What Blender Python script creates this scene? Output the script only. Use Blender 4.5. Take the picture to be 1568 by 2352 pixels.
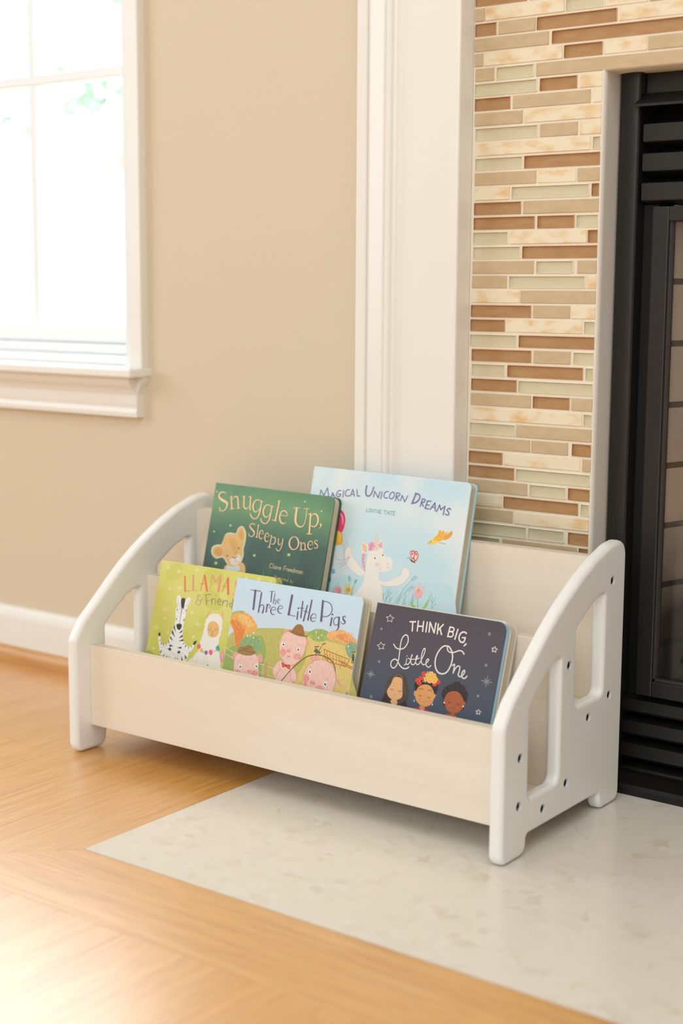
import bpy, bmesh, math, random
from mathutils import Vector, Matrix
from mathutils.geometry import tessellate_polygon

for o in list(bpy.data.objects):
    bpy.data.objects.remove(o, do_unlink=True)
SC = bpy.context.scene
COL = SC.collection
random.seed(7)

# ------------------------------------------------------------------ camera, sky, light, exposure
cam_data = bpy.data.cameras.new('camera')
cam = bpy.data.objects.new('camera', cam_data)
COL.objects.link(cam)
cam_data.sensor_fit = 'VERTICAL'
cam_data.sensor_height = 36.0
cam_data.lens = 3391.25 / 2352 * 36.0
cam_data.clip_start = 0.05
cam_data.clip_end = 200
YAW, PITCH, ROLL = -0.641081, 0.148901, 0.00584914
def cam_matrix():
    c, s = math.cos, math.sin
    rz = Matrix(((c(YAW), -s(YAW), 0), (s(YAW), c(YAW), 0), (0, 0, 1)))
    base = Matrix(((1, 0, 0), (0, 0, -1), (0, 1, 0)))
    rx = Matrix(((1, 0, 0), (0, c(PITCH), -s(PITCH)), (0, s(PITCH), c(PITCH))))
    rr = Matrix(((c(ROLL), -s(ROLL), 0), (s(ROLL), c(ROLL), 0), (0, 0, 1)))
    m = rr @ rx @ base @ rz
    right, up, back = m[0], -m[1], -m[2]
    r = Matrix((right, up, back)).transposed().to_4x4()
    r.translation = Vector((1.2114, -1.1291, 0.64))
    return r
cam.matrix_world = cam_matrix()
cam_data.dof.use_dof = True
cam_data.dof.focus_distance = 1.89
cam_data.dof.aperture_fstop = 2.8
SC.camera = cam

vs = SC.view_settings
vs.view_transform = 'Standard'
vs.look = 'None'
vs.gamma = 1.0
vs.use_curve_mapping = False
vs.exposure = -0.19

world = bpy.data.worlds.new('sky')
SC.world = world
world.use_nodes = True
wn = world.node_tree.nodes
wn['Background'].inputs[0].default_value = (0.84, 0.91, 0.98, 1)
wn['Background'].inputs[1].default_value = 8.4

def area_light(name, loc, target, sx, sy, power, color):
    d = bpy.data.lights.new(name, 'AREA')
    d.shape = 'RECTANGLE'
    d.size, d.size_y = sx, sy
    d.energy = power
    d.color = color
    o = bpy.data.objects.new(name, d)
    COL.objects.link(o)
    o.location = loc
    o.rotation_euler = (Vector(target) - Vector(loc)).to_track_quat('-Z', 'Y').to_euler()
    return o
# daylight of the other windows of the room: left wall, and the glazed doors behind the photographer
area_light('daylight_left_window', (-2.55, -1.1, 1.35), (0.2, -0.6, 0.6), 1.7, 1.7, 42, (0.72, 0.86, 1.0))
area_light('daylight_room_windows', (1.3, -3.9, 1.7), (0.3, 0.4, 0.4), 3.2, 1.9, 92, (0.72, 0.86, 1.0))
area_light('daylight_over_sill', (-0.87, 0.70, 1.25), (-0.2, -0.9, 0.3), 0.85, 1.35, 2, (0.8, 0.9, 1.0))

# added overhead fill that brightens floor and rack; no such lamp is seen
area_light('overhead_fill', (1.2, -0.9, 2.44), (1.2, -0.9, 0.0), 1.7, 1.7, 26, (0.82, 0.92, 1.0))

# ------------------------------------------------------------------ helpers
def lin(h):
    h = h.lstrip('#')
    out = []
    for i in (0, 2, 4):
        c = int(h[i:i + 2], 16) / 255
        out.append(c / 12.92 if c <= 0.04045 else ((c + 0.055) / 1.055) ** 2.4)
    return tuple(out) + (1.0,)

def mat(name, color, rough=0.5, spec=0.5, coat=0.0, noise=None, bump=None, metallic=0.0):
    """noise = (colour2, scale xyz, detail, lo, hi); bump = (scale, strength)"""
    m = bpy.data.materials.new(name)
    m.use_nodes = True
    nt = m.node_tree
    b = nt.nodes['Principled BSDF']
    b.inputs['Base Color'].default_value = lin(color)
    b.inputs['Roughness'].default_value = rough
    b.inputs['Specular IOR Level'].default_value = spec
    b.inputs['Coat Weight'].default_value = coat
    b.inputs['Metallic'].default_value = metallic
    if noise or bump:
        tc = nt.nodes.new('ShaderNodeTexCoord')
    if noise:
        c2, sc, det, lo, hi = noise
        mp = nt.nodes.new('ShaderNodeMapping')
        mp.inputs['Scale'].default_value = sc
        nz = nt.nodes.new('ShaderNodeTexNoise')
        nz.inputs['Scale'].default_value = 1.0
        nz.inputs['Detail'].default_value = det
        rp = nt.nodes.new('ShaderNodeValToRGB')
        rp.color_ramp.elements[0].position = lo
        rp.color_ramp.elements[1].position = hi
        rp.color_ramp.elements[0].color = lin(color)
        rp.color_ramp.elements[1].color = lin(c2)
        nt.links.new(tc.outputs['Object'], mp.inputs[0])
        nt.links.new(mp.outputs[0], nz.inputs['Vector'])
        nt.links.new(nz.outputs['Fac'], rp.inputs[0])
        nt.links.new(rp.outputs[0], b.inputs['Base Color'])
    if bump:
        n2 = nt.nodes.new('ShaderNodeTexNoise')
        n2.inputs['Scale'].default_value = bump[0]
        bp = nt.nodes.new('ShaderNodeBump')
        bp.inputs['Strength'].default_value = bump[1]
        bp.inputs['Distance'].default_value = 0.001
        nt.links.new(tc.outputs['Object'], n2.inputs['Vector'])
        nt.links.new(n2.outputs['Fac'], bp.inputs['Height'])
        nt.links.new(bp.outputs[0], b.inputs['Normal'])
    return m

def link(name, me, m=None, parent=None, smooth=False):
    o = bpy.data.objects.new(name, me)
    COL.objects.link(o)
    if m is not None:
        for x in (m if isinstance(m, (list, tuple)) else [m]):
            me.materials.append(x)
    if parent is not None:
        o.parent = parent
    if smooth:
        for p in me.polygons:
            p.use_smooth = True
    return o

def bm_obj(name, bm, m=None, parent=None, smooth=False):
    bmesh.ops.recalc_face_normals(bm, faces=bm.faces)
    me = bpy.data.meshes.new(name)
    bm.to_mesh(me)
    bm.free()
    return link(name, me, m, parent, smooth)

def add_box(bm, x0, x1, y0, y1, z0, z1, bevel=0.0, seg=2, mi=0):
    r = bmesh.ops.create_cube(bm, size=1.0)
    vs_ = r['verts']
    for v in vs_:
        v.co = Vector(((x0 + x1) / 2 + v.co.x * (x1 - x0), (y0 + y1) / 2 + v.co.y * (y1 - y0), (z0 + z1) / 2 + v.co.z * (z1 - z0)))
    fs = set(f for v in vs_ for f in v.link_faces)
    for f in fs:
        f.material_index = mi
    if bevel > 0:
        es = list(set(e for v in vs_ for e in v.link_edges))
        bmesh.ops.bevel(bm, geom=es, offset=bevel, segments=seg, profile=0.5, affect='EDGES', material=mi)

def box_obj(name, x0, x1, y0, y1, z0, z1, m, parent=None, bevel=0.0, seg=2):
    bm = bmesh.new()
    add_box(bm, x0, x1, y0, y1, z0, z1, bevel, seg)
    return bm_obj(name, bm, m, parent)

def prism(bm, pts, axis, a, b, mi=0):
    """closed 2-D polygon pts extruded along an axis (0 x,1 y,2 z) from a to b"""
    def P(p, t):
        q = list(p)
        q.insert(axis, t)
        return Vector(q)
    va = [bm.verts.new(P(p, a)) for p in pts]
    vb = [bm.verts.new(P(p, b)) for p in pts]
    n = len(pts)
    fs = [bm.faces.new(va), bm.faces.new(vb[::-1])]
    for i in range(n):
        fs.append(bm.faces.new((va[i], va[(i + 1) % n], vb[(i + 1) % n], vb[i])))
    for f in fs:
        f.material_index = mi

def thing(name, label, cat, loc=(0, 0, 0), group=None):
    o = bpy.data.objects.new(name, None)
    o.empty_display_size = 0.05
    COL.objects.link(o)
    o.location = loc
    tag(o, label, cat, group)
    return o

def tag(o, label, cat, group=None):
    o['label'] = label
    o['category'] = cat
    if group:
        o['group'] = group

def structure(o, label=None):
    o['kind'] = 'structure'
    if label:
        o['label'] = label
    return o

def shift(o, loc):
    """put a mesh object's origin at loc without moving it"""
    v = Vector(loc)
    o.data.transform(Matrix.Translation(-v))
    o.location = v

# ------------------------------------------------------------------ materials
M = {}
M['wall'] = mat('beige_wall_paint', '#dccbb0', 0.62, 0.3, bump=(900, 0.04))
M['wall_pale'] = mat('off_white_wall_paint', '#e6e1d8', 0.7, 0.3)
M['ceiling'] = mat('white_ceiling_paint', '#ece8e0', 0.8, 0.2)
M['trim'] = mat('white_trim_paint', '#f1ebe1', 0.32, 0.45, bump=(160, 0.02))
M['sash'] = mat('white_window_paint', '#eeeeec', 0.4, 0.4)
M['rack_white'] = mat('white_lacquered_panel', '#f3efe9', 0.34, 0.5, bump=(220, 0.02))
M['grout'] = mat('cream_grout', '#efe0c8', 0.9, 0.1)
M['black_metal'] = mat('black_fireplace_enamel', '#1d1b19', 0.42, 0.5, bump=(1400, 0.06))
M['black_matte'] = mat('matt_black_steel', '#0d0c0b', 0.6, 0.4)
M['black_shaded'] = mat('shaded_black_steel', '#100e0d', 0.5, 0.4)  # darker copy of the black enamel: shadow near the hearth put into the colour
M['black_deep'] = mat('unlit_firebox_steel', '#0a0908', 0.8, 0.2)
M['bolt'] = mat('black_bolt_steel', '#060505', 0.7, 0.12)
M['bulb_bull'] = mat('ivory_tile_edging', '#e9dfd2', 0.3, 0.5)

def wood_mat(name, c_dark, c_mid, c_light, rough, spec, coords, gscale, along, tone=0.0, plank=False):
    m = bpy.data.materials.new(name)
    m.use_nodes = True
    nt = m.node_tree
    b = nt.nodes['Principled BSDF']
    b.inputs['Roughness'].default_value = rough
    b.inputs['Specular IOR Level'].default_value = spec
    tc = nt.nodes.new('ShaderNodeTexCoord')
    mp = nt.nodes.new('ShaderNodeMapping')
    mp.inputs['Scale'].default_value = tuple(gscale[i] for i in range(3))
    nt.links.new(tc.outputs[coords], mp.inputs[0])
    n1 = nt.nodes.new('ShaderNodeTexNoise')
    n1.inputs['Scale'].default_value = 1.0
    n1.inputs['Detail'].default_value = 6
    n1.inputs['Roughness'].default_value = 0.62
    n1.inputs['Distortion'].default_value = 0.6
    nt.links.new(mp.outputs[0], n1.inputs['Vector'])
    rp = nt.nodes.new('ShaderNodeValToRGB')
    rp.color_ramp.elements[0].position = 0.28
    rp.color_ramp.elements[0].color = lin(c_dark)
    rp.color_ramp.elements[1].position = 0.72
    rp.color_ramp.elements[1].color = lin(c_light)
    e = rp.color_ramp.elements.new(0.46)
    e.color = lin(c_mid)
    nt.links.new(n1.outputs['Fac'], rp.inputs[0])
    out = rp.outputs[0]
    if plank:
        at = nt.nodes.new('ShaderNodeAttribute')
        at.attribute_name = 'tone'
        mx = nt.nodes.new('ShaderNodeMixRGB')
        mx.blend_type = 'MULTIPLY'
        mx.inputs[0].default_value = 1.0
        nt.links.new(out, mx.inputs[1])
        nt.links.new(at.outputs['Color'], mx.inputs[2])
        out = mx.outputs[0]
        # fine dark pores
        m2 = nt.nodes.new('ShaderNodeMapping')
        m2.inputs['Scale'].default_value = (gscale[0] * 9, gscale[1] * 2.2, gscale[2])
        nt.links.new(tc.outputs[coords], m2.inputs[0])
        n2 = nt.nodes.new('ShaderNodeTexNoise')
        n2.inputs['Scale'].default_value = 1.0
        n2.inputs['Detail'].default_value = 3
        nt.links.new(m2.outputs[0], n2.inputs['Vector'])
        r2 = nt.nodes.new('ShaderNodeValToRGB')
        r2.color_ramp.elements[0].position = 0.30
        r2.color_ramp.elements[0].color = (0.72, 0.62, 0.5, 1)
        r2.color_ramp.elements[1].position = 0.5
        r2.color_ramp.elements[1].color = (1, 1, 1, 1)
        nt.links.new(n2.outputs['Fac'], r2.inputs[0])
        m3 = nt.nodes.new('ShaderNodeMixRGB')
        m3.blend_type = 'MULTIPLY'
        m3.inputs[0].default_value = 0.8
        nt.links.new(out, m3.inputs[1])
        nt.links.new(r2.outputs[0], m3.inputs[2])
        out = m3.outputs[0]
        # long cathedral figure of flat-sawn oak
        m4 = nt.nodes.new('ShaderNodeMapping')
        m4.inputs['Scale'].default_value = (1.0, 0.15, 1.0)
        nt.links.new(tc.outputs[coords], m4.inputs[0])
        wv = nt.nodes.new('ShaderNodeTexWave')
        wv.bands_direction = 'X'
        wv.inputs['Scale'].default_value = 16.0
        wv.inputs['Distortion'].default_value = 7.0
        wv.inputs['Detail'].default_value = 2.5
        wv.inputs['Detail Scale'].default_value = 7.0
        nt.links.new(m4.outputs[0], wv.inputs['Vector'])
        r4 = nt.nodes.new('ShaderNodeValToRGB')
        r4.color_ramp.elements[0].position = 0.05
        r4.color_ramp.elements[0].color = (0.80, 0.68, 0.50, 1)
        r4.color_ramp.elements[1].position = 0.5
        r4.color_ramp.elements[1].color = (1, 1, 1, 1)
        nt.links.new(wv.outputs['Fac'], r4.inputs[0])
        m5 = nt.nodes.new('ShaderNodeMixRGB')
        m5.blend_type = 'MULTIPLY'
        m5.inputs[0].default_value = 0.38
        nt.links.new(out, m5.inputs[1])
        nt.links.new(r4.outputs[0], m5.inputs[2])
        out = m5.outputs[0]
    nt.links.new(out, b.inputs['Base Color'])
    return m
M['oak'] = wood_mat('golden_oak_floor', '#da963f', '#e2a44e', '#e8b062', 0.36, 1.0, 'UV', (34, 2.2, 1), 1, plank=True)
M['oak'].node_tree.nodes['Principled BSDF'].inputs['Coat Weight'].default_value = 1.0
M['oak'].node_tree.nodes['Principled BSDF'].inputs['Coat Roughness'].default_value = 0.31
M['oak'].node_tree.nodes['Principled BSDF'].inputs['Coat IOR'].default_value = 1.75
M['oak_shoe'] = wood_mat('golden_oak_moulding', '#bd7f3c', '#cd9350', '#d9a566', 0.35, 0.5, 'Object', (3, 60, 60), 0)
M['birch'] = wood_mat('pale_birch_ply', '#ebd9c1', '#eedec9', '#f0e2ce', 0.45, 0.35, 'Object', (2.2, 40, 42), 0)
M['birch_v'] = wood_mat('pale_birch_ply_shelf', '#ebd9c1', '#eedec9', '#f0e2ce', 0.45, 0.35, 'Object', (2.2, 42, 40), 0)

def ply_edge_mat():
    m = bpy.data.materials.new('plywood_edge_layers')
    m.use_nodes = True
    nt = m.node_tree
    b = nt.nodes['Principled BSDF']
    b.inputs['Roughness'].default_value = 0.55
    tc = nt.nodes.new('ShaderNodeTexCoord')
    wv = nt.nodes.new('ShaderNodeTexWave')
    wv.bands_direction = 'Y'
    wv.inputs['Scale'].default_value = 105
    wv.inputs['Distortion'].default_value = 0.6
    wv.inputs['Detail'].default_value = 1
    rp = nt.nodes.new('ShaderNodeValToRGB')
    rp.color_ramp.elements[0].color = lin('#c9b195')
    rp.color_ramp.elements[1].color = lin('#ecdfcd')
    rp.color_ramp.elements[1].position = 0.55
    nt.links.new(tc.outputs['Object'], wv.inputs['Vector'])
    nt.links.new(wv.outputs['Color'], rp.inputs[0])
    nt.links.new(rp.outputs[0], b.inputs['Base Color'])
    return m
M['ply'] = ply_edge_mat()

def marble_mat():
    m = bpy.data.materials.new('cream_marble')
    m.use_nodes = True
    nt = m.node_tree
    b = nt.nodes['Principled BSDF']
    b.inputs['Roughness'].default_value = 0.2
    b.inputs['Specular IOR Level'].default_value = 0.5
    tc = nt.nodes.new('ShaderNodeTexCoord')
    # warped coordinates, so the fragments are not round
    nz = nt.nodes.new('ShaderNodeTexNoise')
    nz.inputs['Scale'].default_value = 30
    nz.inputs['Detail'].default_value = 4
    nt.links.new(tc.outputs['Object'], nz.inputs['Vector'])
    mxv = nt.nodes.new('ShaderNodeMixRGB')
    mxv.inputs[0].default_value = 0.035
    nt.links.new(tc.outputs['Object'], mxv.inputs[1])
    nt.links.new(nz.outputs['Color'], mxv.inputs[2])
    vo = nt.nodes.new('ShaderNodeTexVoronoi')
    vo.inputs['Scale'].default_value = 66
    nt.links.new(mxv.outputs[0], vo.inputs['Vector'])
    sep = nt.nodes.new('ShaderNodeSeparateColor')
    nt.links.new(vo.outputs['Color'], sep.inputs[0])
    r1 = nt.nodes.new('ShaderNodeValToRGB')
    el = r1.color_ramp.elements
    el[0].position, el[0].color = 0.0, lin('#dccdb6')
    el[1].position, el[1].color = 1.0, lin('#eae2d6')
    for p, c in ((0.1, '#dccfba'), (0.16, '#e3dacb'), (0.55, '#e8dfd2'), (0.8, '#e1d7c8')):
        e = el.new(p)
        e.color = lin(c)
    nt.links.new(sep.outputs[0], r1.inputs[0])
    n3 = nt.nodes.new('ShaderNodeTexNoise')
    n3.inputs['Scale'].default_value = 16
    n3.inputs['Detail'].default_value = 8
    n3.inputs['Roughness'].default_value = 0.7
    nt.links.new(tc.outputs['Object'], n3.inputs['Vector'])
    r3 = nt.nodes.new('ShaderNodeValToRGB')
    r3.color_ramp.elements[0].position = 0.36
    r3.color_ramp.elements[0].color = (0, 0, 0, 1)
    r3.color_ramp.elements[1].position = 0.58
    r3.color_ramp.elements[1].color = (1, 1, 1, 1)
    nt.links.new(n3.outputs['Fac'], r3.inputs[0])
    mx = nt.nodes.new('ShaderNodeMixRGB')
    nt.links.new(r3.outputs[0], mx.inputs[0])
    nt.links.new(r1.outputs[0], mx.inputs[1])
    mx.inputs[2].default_value = lin('#e7ddcf')
    # small brown veins and chips
    v2 = nt.nodes.new('ShaderNodeTexVoronoi')
    v2.feature = 'DISTANCE_TO_EDGE'
    v2.inputs['Scale'].default_value = 17
    nt.links.new(mxv.outputs[0], v2.inputs['Vector'])
    n4 = nt.nodes.new('ShaderNodeTexNoise')
    n4.inputs['Scale'].default_value = 13
    nt.links.new(tc.outputs['Object'], n4.inputs['Vector'])
    r4 = nt.nodes.new('ShaderNodeValToRGB')
    r4.color_ramp.elements[0].position = 0.0
    r4.color_ramp.elements[0].color = (1, 1, 1, 1)
    r4.color_ramp.elements[1].position = 0.016
    r4.color_ramp.elements[1].color = (0, 0, 0, 1)
    nt.links.new(v2.outputs['Distance'], r4.inputs[0])
    r5 = nt.nodes.new('ShaderNodeValToRGB')
    r5.color_ramp.elements[0].position = 0.58
    r5.color_ramp.elements[0].color = (0, 0, 0, 1)
    r5.color_ramp.elements[1].position = 0.68
    r5.color_ramp.elements[1].color = (0.55, 0.55, 0.55, 1)
    nt.links.new(n4.outputs['Fac'], r5.inputs[0])
    mu = nt.nodes.new('ShaderNodeMath')
    mu.operation = 'MULTIPLY'
    nt.links.new(r4.outputs[0], mu.inputs[0])
    nt.links.new(r5.outputs[0], mu.inputs[1])
    m6 = nt.nodes.new('ShaderNodeMixRGB')
    nt.links.new(mu.outputs[0], m6.inputs[0])
    nt.links.new(mx.outputs[0], m6.inputs[1])
    m6.inputs[2].default_value = lin('#b9986e')
    nt.links.new(m6.outputs[0], b.inputs['Base Color'])
    return m
M['marble'] = marble_mat()

def glass_mat(name, tint, refl, rough=0.0):
    m = bpy.data.materials.new(name)
    m.use_nodes = True
    nt = m.node_tree
    nt.nodes.remove(nt.nodes['Principled BSDF'])
    out = nt.nodes['Material Output']
    tr = nt.nodes.new('ShaderNodeBsdfTransparent')
    tr.inputs[0].default_value = lin(tint)
    gl = nt.nodes.new('ShaderNodeBsdfGlossy')
    gl.inputs['Roughness'].default_value = rough
    fr = nt.nodes.new('ShaderNodeLayerWeight')      # same from both sides of the sheet
    fr.inputs['Blend'].default_value = 0.5
    pw = nt.nodes.new('ShaderNodeMath')
    pw.operation = 'POWER'
    pw.inputs[1].default_value = 5.0
    ad = nt.nodes.new('ShaderNodeMath')
    ad.operation = 'MULTIPLY_ADD'
    ad.inputs[1].default_value = 0.96
    ad.inputs[2].default_value = 0.04
    mu = nt.nodes.new('ShaderNodeMath')
    mu.operation = 'MULTIPLY'
    mu.inputs[1].default_value = refl
    mx = nt.nodes.new('ShaderNodeMixShader')
    nt.links.new(fr.outputs['Facing'], pw.inputs[0])
    nt.links.new(pw.outputs[0], ad.inputs[0])
    nt.links.new(ad.outputs[0], mu.inputs[0])
    nt.links.new(mu.outputs[0], mx.inputs[0])
    nt.links.new(tr.outputs[0], mx.inputs[1])
    nt.links.new(gl.outputs[0], mx.inputs[2])
    nt.links.new(mx.outputs[0], out.inputs[0])
    return m
M['pane'] = glass_mat('clear_window_glass', '#f8fbfa', 1.0)
M['fire_glass'] = glass_mat('fireplace_glass', '#f2efec', 1.2)

def tile_glass(name, c, c2, rough):
    return mat(name, c, rough, 0.4, noise=(c2, (50, 60, 130), 3, 0.35, 0.68))
M['B'] = tile_glass('amber_brown_glass_backing', '#c99a6c', '#d1a67a', 0.5)
M['G'] = mat('frosted_taupe_glass_tile', '#c8ad88', 0.34, 0.5, noise=('#d0b893', (50, 60, 130), 3, 0.35, 0.68))
M['C'] = tile_glass('pale_green_glass_backing', '#efe4c8', '#f2e8d0', 0.5)
M['O'] = mat('honey_onyx_tile', '#f0e0c2', 0.32, 0.5, noise=('#e2b068', (34, 40, 70), 7, 0.47, 0.76))
M['glaze'] = glass_mat('clear_tile_glass', '#f4f2ec', 1.0, 0.04)

# ------------------------------------------------------------------ the room
WY = 0.545                      # face of the window wall
CEIL = 2.5
def wall_box(name, x0, x1, y0, y1, z0, z1, m, label=None):
    return structure(box_obj(name, x0, x1, y0, y1, z0, z1, m), label)

# wall with the window opening (x -1.31..-0.44, z 0.50..1.95) and the chimney breast behind the fireplace
WX0, WX1, WZ0, WZ1 = -1.31, -0.44, 0.5045, 1.95
bm = bmesh.new()
add_box(bm, -2.75, WX0, WY, WY + 0.14, 0, CEIL)
add_box(bm, WX1, 0.004, WY, WY + 0.14, 0, CEIL)
add_box(bm, 0.004, 1.40, WY, WY + 0.14, 1.32, CEIL)
add_box(bm, 1.40, 3.4, WY, WY + 0.14, 0, CEIL)
BY = 0.577                      # recessed chimney breast that carries tile and mantel
add_box(bm, 0.004, 0.3475, BY, WY + 0.14, 0, 1.32)
add_box(bm, 1.105, 1.40, BY, WY + 0.14, 0, 1.32)
add_box(bm, 0.3475, 1.105, BY, WY + 0.14, 0.911, 1.32)
add_box(bm, 0.26, 0.3475, WY + 0.14, 0.95, 0, 1.02)
add_box(bm, 1.105, 1.19, WY + 0.14, 0.95, 0, 1.02)
add_box(bm, 0.3475, 1.105, WY + 0.14, 0.95, 0.911, 1.02)
add_box(bm, 0.3475, 1.105, 0.87, 0.95, 0, 0.911)
add_box(bm, WX0, WX1, WY, WY + 0.14, 0, WZ0)
add_box(bm, WX0, WX1, WY, WY + 0.14, WZ1, CEIL)
structure(bm_obj('wall_back', bm, M['wall']), 'beige painted wall with the window and fireplace')
wall_box('wall_left', -2.85, -2.75, -4.2, WY + 0.14, 0, CEIL, M['wall_pale'])
wall_box('wall_right', 3.4, 3.5, -4.2, WY + 0.14, 0, CEIL, M['wall_pale'])
wall_box('wall_front', -2.85, 3.5, -4.3, -4.2, 0, CEIL, M['wall_pale'])
wall_box('ceiling', -2.85, 3.5, -4.3, WY + 0.14, CEIL, CEIL + 0.08, M['ceiling'])

# ---- oak floor: planks along Y, mitred border boards round the hearth, one mesh
def floor_mesh():
    bm = bmesh.new()
    uvl = bm.loops.layers.uv.new('UVMap')
    tone = bm.loops.layers.float_color.new('tone')
    rnd = random.Random(11)
    G = 0.00022
    def plank(pts, along, t=None):
        k = rnd.uniform(0.955, 1.035) if t is None else t
        warm = rnd.uniform(-0.02, 0.03)
        ou, ov = rnd.uniform(0, 30), rnd.uniform(0, 30)
        cx = sum(p[0] for p in pts) / len(pts)
        cy = sum(p[1] for p in pts) / len(pts)
        q = []
        for x, y in pts:
            dx, dy = cx - x, cy - y
            q.append((x + (G if dx > 0 else -G), y + (G if dy > 0 else -G)))
        top = [bm.verts.new((x, y, 0)) for x, y in q]
        bot = [bm.verts.new((x, y, -0.004)) for x, y in q]
        fs = [bm.faces.new(top)]
        n = len(q)
        for i in range(n):
            fs.append(bm.faces.new((top[i], bot[i], bot[(i + 1) % n], top[(i + 1) % n])))
        for f in fs:
            for l in f.loops:
                x, y = l.vert.co.x, l.vert.co.y
                l[uvl].uv = (x + ou, y + ov) if along == 1 else (y + ou, x + ov)
                l[tone] = (k, k * (1 - warm), k * (1 - 2.2 * warm), 1)
    BW = 0.133
    # border boards, mitred at the corner of the hearth
    plank([(-BW, -BW), (1.9, -BW), (1.9, 0), (0, 0)], 0, 1.0)
    plank([(-BW, -BW), (0, 0), (0, WY), (-BW, WY)], 1, 0.98)
    w = 0.0833
    def strip(x0, x1, ya, yb):
        y = ya - rnd.uniform(0, 0.9)
        while y < yb:
            L = rnd.uniform(1.2, 2.4)
            a, b = max(y, ya), min(y + L, yb)
            if b - a > 0.01:
                plank([(x0, a), (x1, a), (x1, b), (x0, b)], 1)
            y += L
    x = -BW
    while x > -2.75:
        strip(max(x - w, -2.75), x, -4.2, WY)
        x -= w
    x = -BW
    while x < 3.4:
        strip(x, min(x + w, 3.4), -4.2, -BW)
        x += w
    # beyond the border to the right of the hearth
    x = 1.9
    while x < 3.4:
        strip(x, min(x + w, 3.4), -BW, WY)
        x += w
    bot = [bm.verts.new(p) for p in ((-2.75, -4.2, -0.004), (3.4, -4.2, -0.004), (3.4, WY, -0.004), (-2.75, WY, -0.004))]
    f = bm.faces.new(bot)
    for l in f.loops:
        l[uvl].uv = (0, 0)
        l[tone] = (0.35, 0.3, 0.25, 1)
    me = bpy.data.meshes.new('floor')
    bm.normal_update()
    bm.to_mesh(me)
    bm.free()
    return me
structure(link('floor', floor_mesh(), M['oak']), 'golden oak strip floor with a mitred border')

# marble hearth slab, flush with the floor
hs = box_obj('hearth_slab', 0.0008, 1.9, 0.0008, 0.70, -0.02, 0.0004, M['marble'])
tag(hs, 'cream marble hearth slab set flush into the oak floor under the book rack', 'hearth')

# baseboard and oak shoe moulding, left of the mantel
bm = bmesh.new()
prof = [(WY, 0.0), (0.5325, 0.0), (0.5325, 0.078), (0.534, 0.084), (0.538, 0.088), (0.540, 0.094), (WY, 0.0955)]
prism(bm, prof, 0, -2.75, 0.0045)
structure(bm_obj('baseboard_back', bm, M['trim']), 'white baseboard below the window')
bm = bmesh.new()
prof = [(0.5325, 0.0), (0.5325, 0.028)] + [(0.5325 - 0.0165 * math.sin(a) * 0.45 - 0.0, 0.028) for a in ()]
arc = [(0.5325 - 0.013 * math.sin(t * math.pi / 2 / 6), 0.010 + 0.018 * math.cos(t * math.pi / 2 / 6)) for t in range(7)]
prism(bm, [(0.5325, 0.0)] + arc + [(0.5195, 0.0)], 0, -2.75, -0.284)
structure(bm_obj('trim_1', bm, M['oak_shoe']), 'oak shoe moulding along the foot of the baseboard')

# ---- window
win = bpy.data.objects.new('window_1', None)
COL.objects.link(win)
win.location = ((WX0 + WX1) / 2, WY, WZ0)
win['kind'] = 'structure'
win['label'] = 'white sash window with glazing bars, daylight outside'
def wpart(name, bm, m, parent=win):
    o = bm_obj(name, bm, m)
    o.parent = parent
    if parent is win:
        o.matrix_parent_inverse = Matrix.Translation(win.location).inverted()
    return o
bm = bmesh.new()            # casing, right / left / head, thin backband look
for x0, x1 in ((WX1 - 0.001, -0.4165), (WX0 - 0.024, WX0 + 0.001)):
    add_box(bm, x0, x1, 0.5305, WY + 0.002, WZ0 + 0.013, WZ1 + 0.024, 0.002, 2)
add_box(bm, WX0 - 0.024, -0.4165, 0.5305, WY + 0.002, WZ1, WZ1 + 0.024, 0.002, 2)
wpart('casing', bm, M['trim'])
bm = bmesh.new()            # jambs lining the opening
for x0, x1 in ((WX1 - 0.012, WX1 + 0.0), (WX0, WX0 + 0.012)):
    add_box(bm, x0, x1, 0.533, WY + 0.14, WZ0, WZ1)
add_box(bm, WX0, WX1, 0.533, WY + 0.14, WZ1 - 0.012, WZ1)
wpart('jamb', bm, M['sash'])
bm = bmesh.new()            # stool, the inner sill board
add_box(bm, WX0 - 0.035, -0.4095, 0.497, WY + 0.12, WZ0, 0.5185, 0.0035, 3)
wpart('sill', bm, M['trim'])
bm = bmesh.new()            # moulded apron below the stool
ap = [(WY, 0.441), (0.5295, 0.441), (0.5285, 0.448), (0.5305, 0.455), (0.529, 0.462), (0.5285, 0.476), (0.524, 0.484), (0.517, 0.491), (0.5135, 0.497), (0.512, WZ0), (WY, WZ0)]
prism(bm, ap, 0, WX0 - 0.02, -0.4275)
prism(bm, [(-0.4275, 0.441), (-0.4275, WZ0), (-0.412, WZ0), (-0.415, 0.497), (-0.4205, 0.489), (-0.4255, 0.478)], 1, 0.5295, WY)
wpart('apron', bm, M['trim'])
bm = bmesh.new()            # sash: stepped bottom rail, stiles, top rail
SY = 0.600
add_box(bm, WX0 + 0.012, WX1 - 0.012, SY - 0.028, SY + 0.03, 0.5185, 0.534, 0.002)
add_box(bm, WX0 + 0.012, WX1 - 0.012, SY - 0.016, SY + 0.03, 0.534, 0.551, 0.003)
add_box(bm, WX0 + 0.012, WX1 - 0.012, SY - 0.008, SY + 0.028, 0.551, 0.578, 0.004)
for x0, x1 in ((WX0 + 0.012, WX0 + 0.045), (WX1 - 0.030, WX1 - 0.012)):
    add_box(bm, x0, x1, SY - 0.008, SY + 0.028, 0.551, WZ1 - 0.012, 0.003)
add_box(bm, WX0 + 0.012, WX1 - 0.012, SY - 0.008, SY + 0.028, WZ1 - 0.05, WZ1 - 0.012, 0.003)
sash = wpart('sash', bm, M['sash'])
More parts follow.
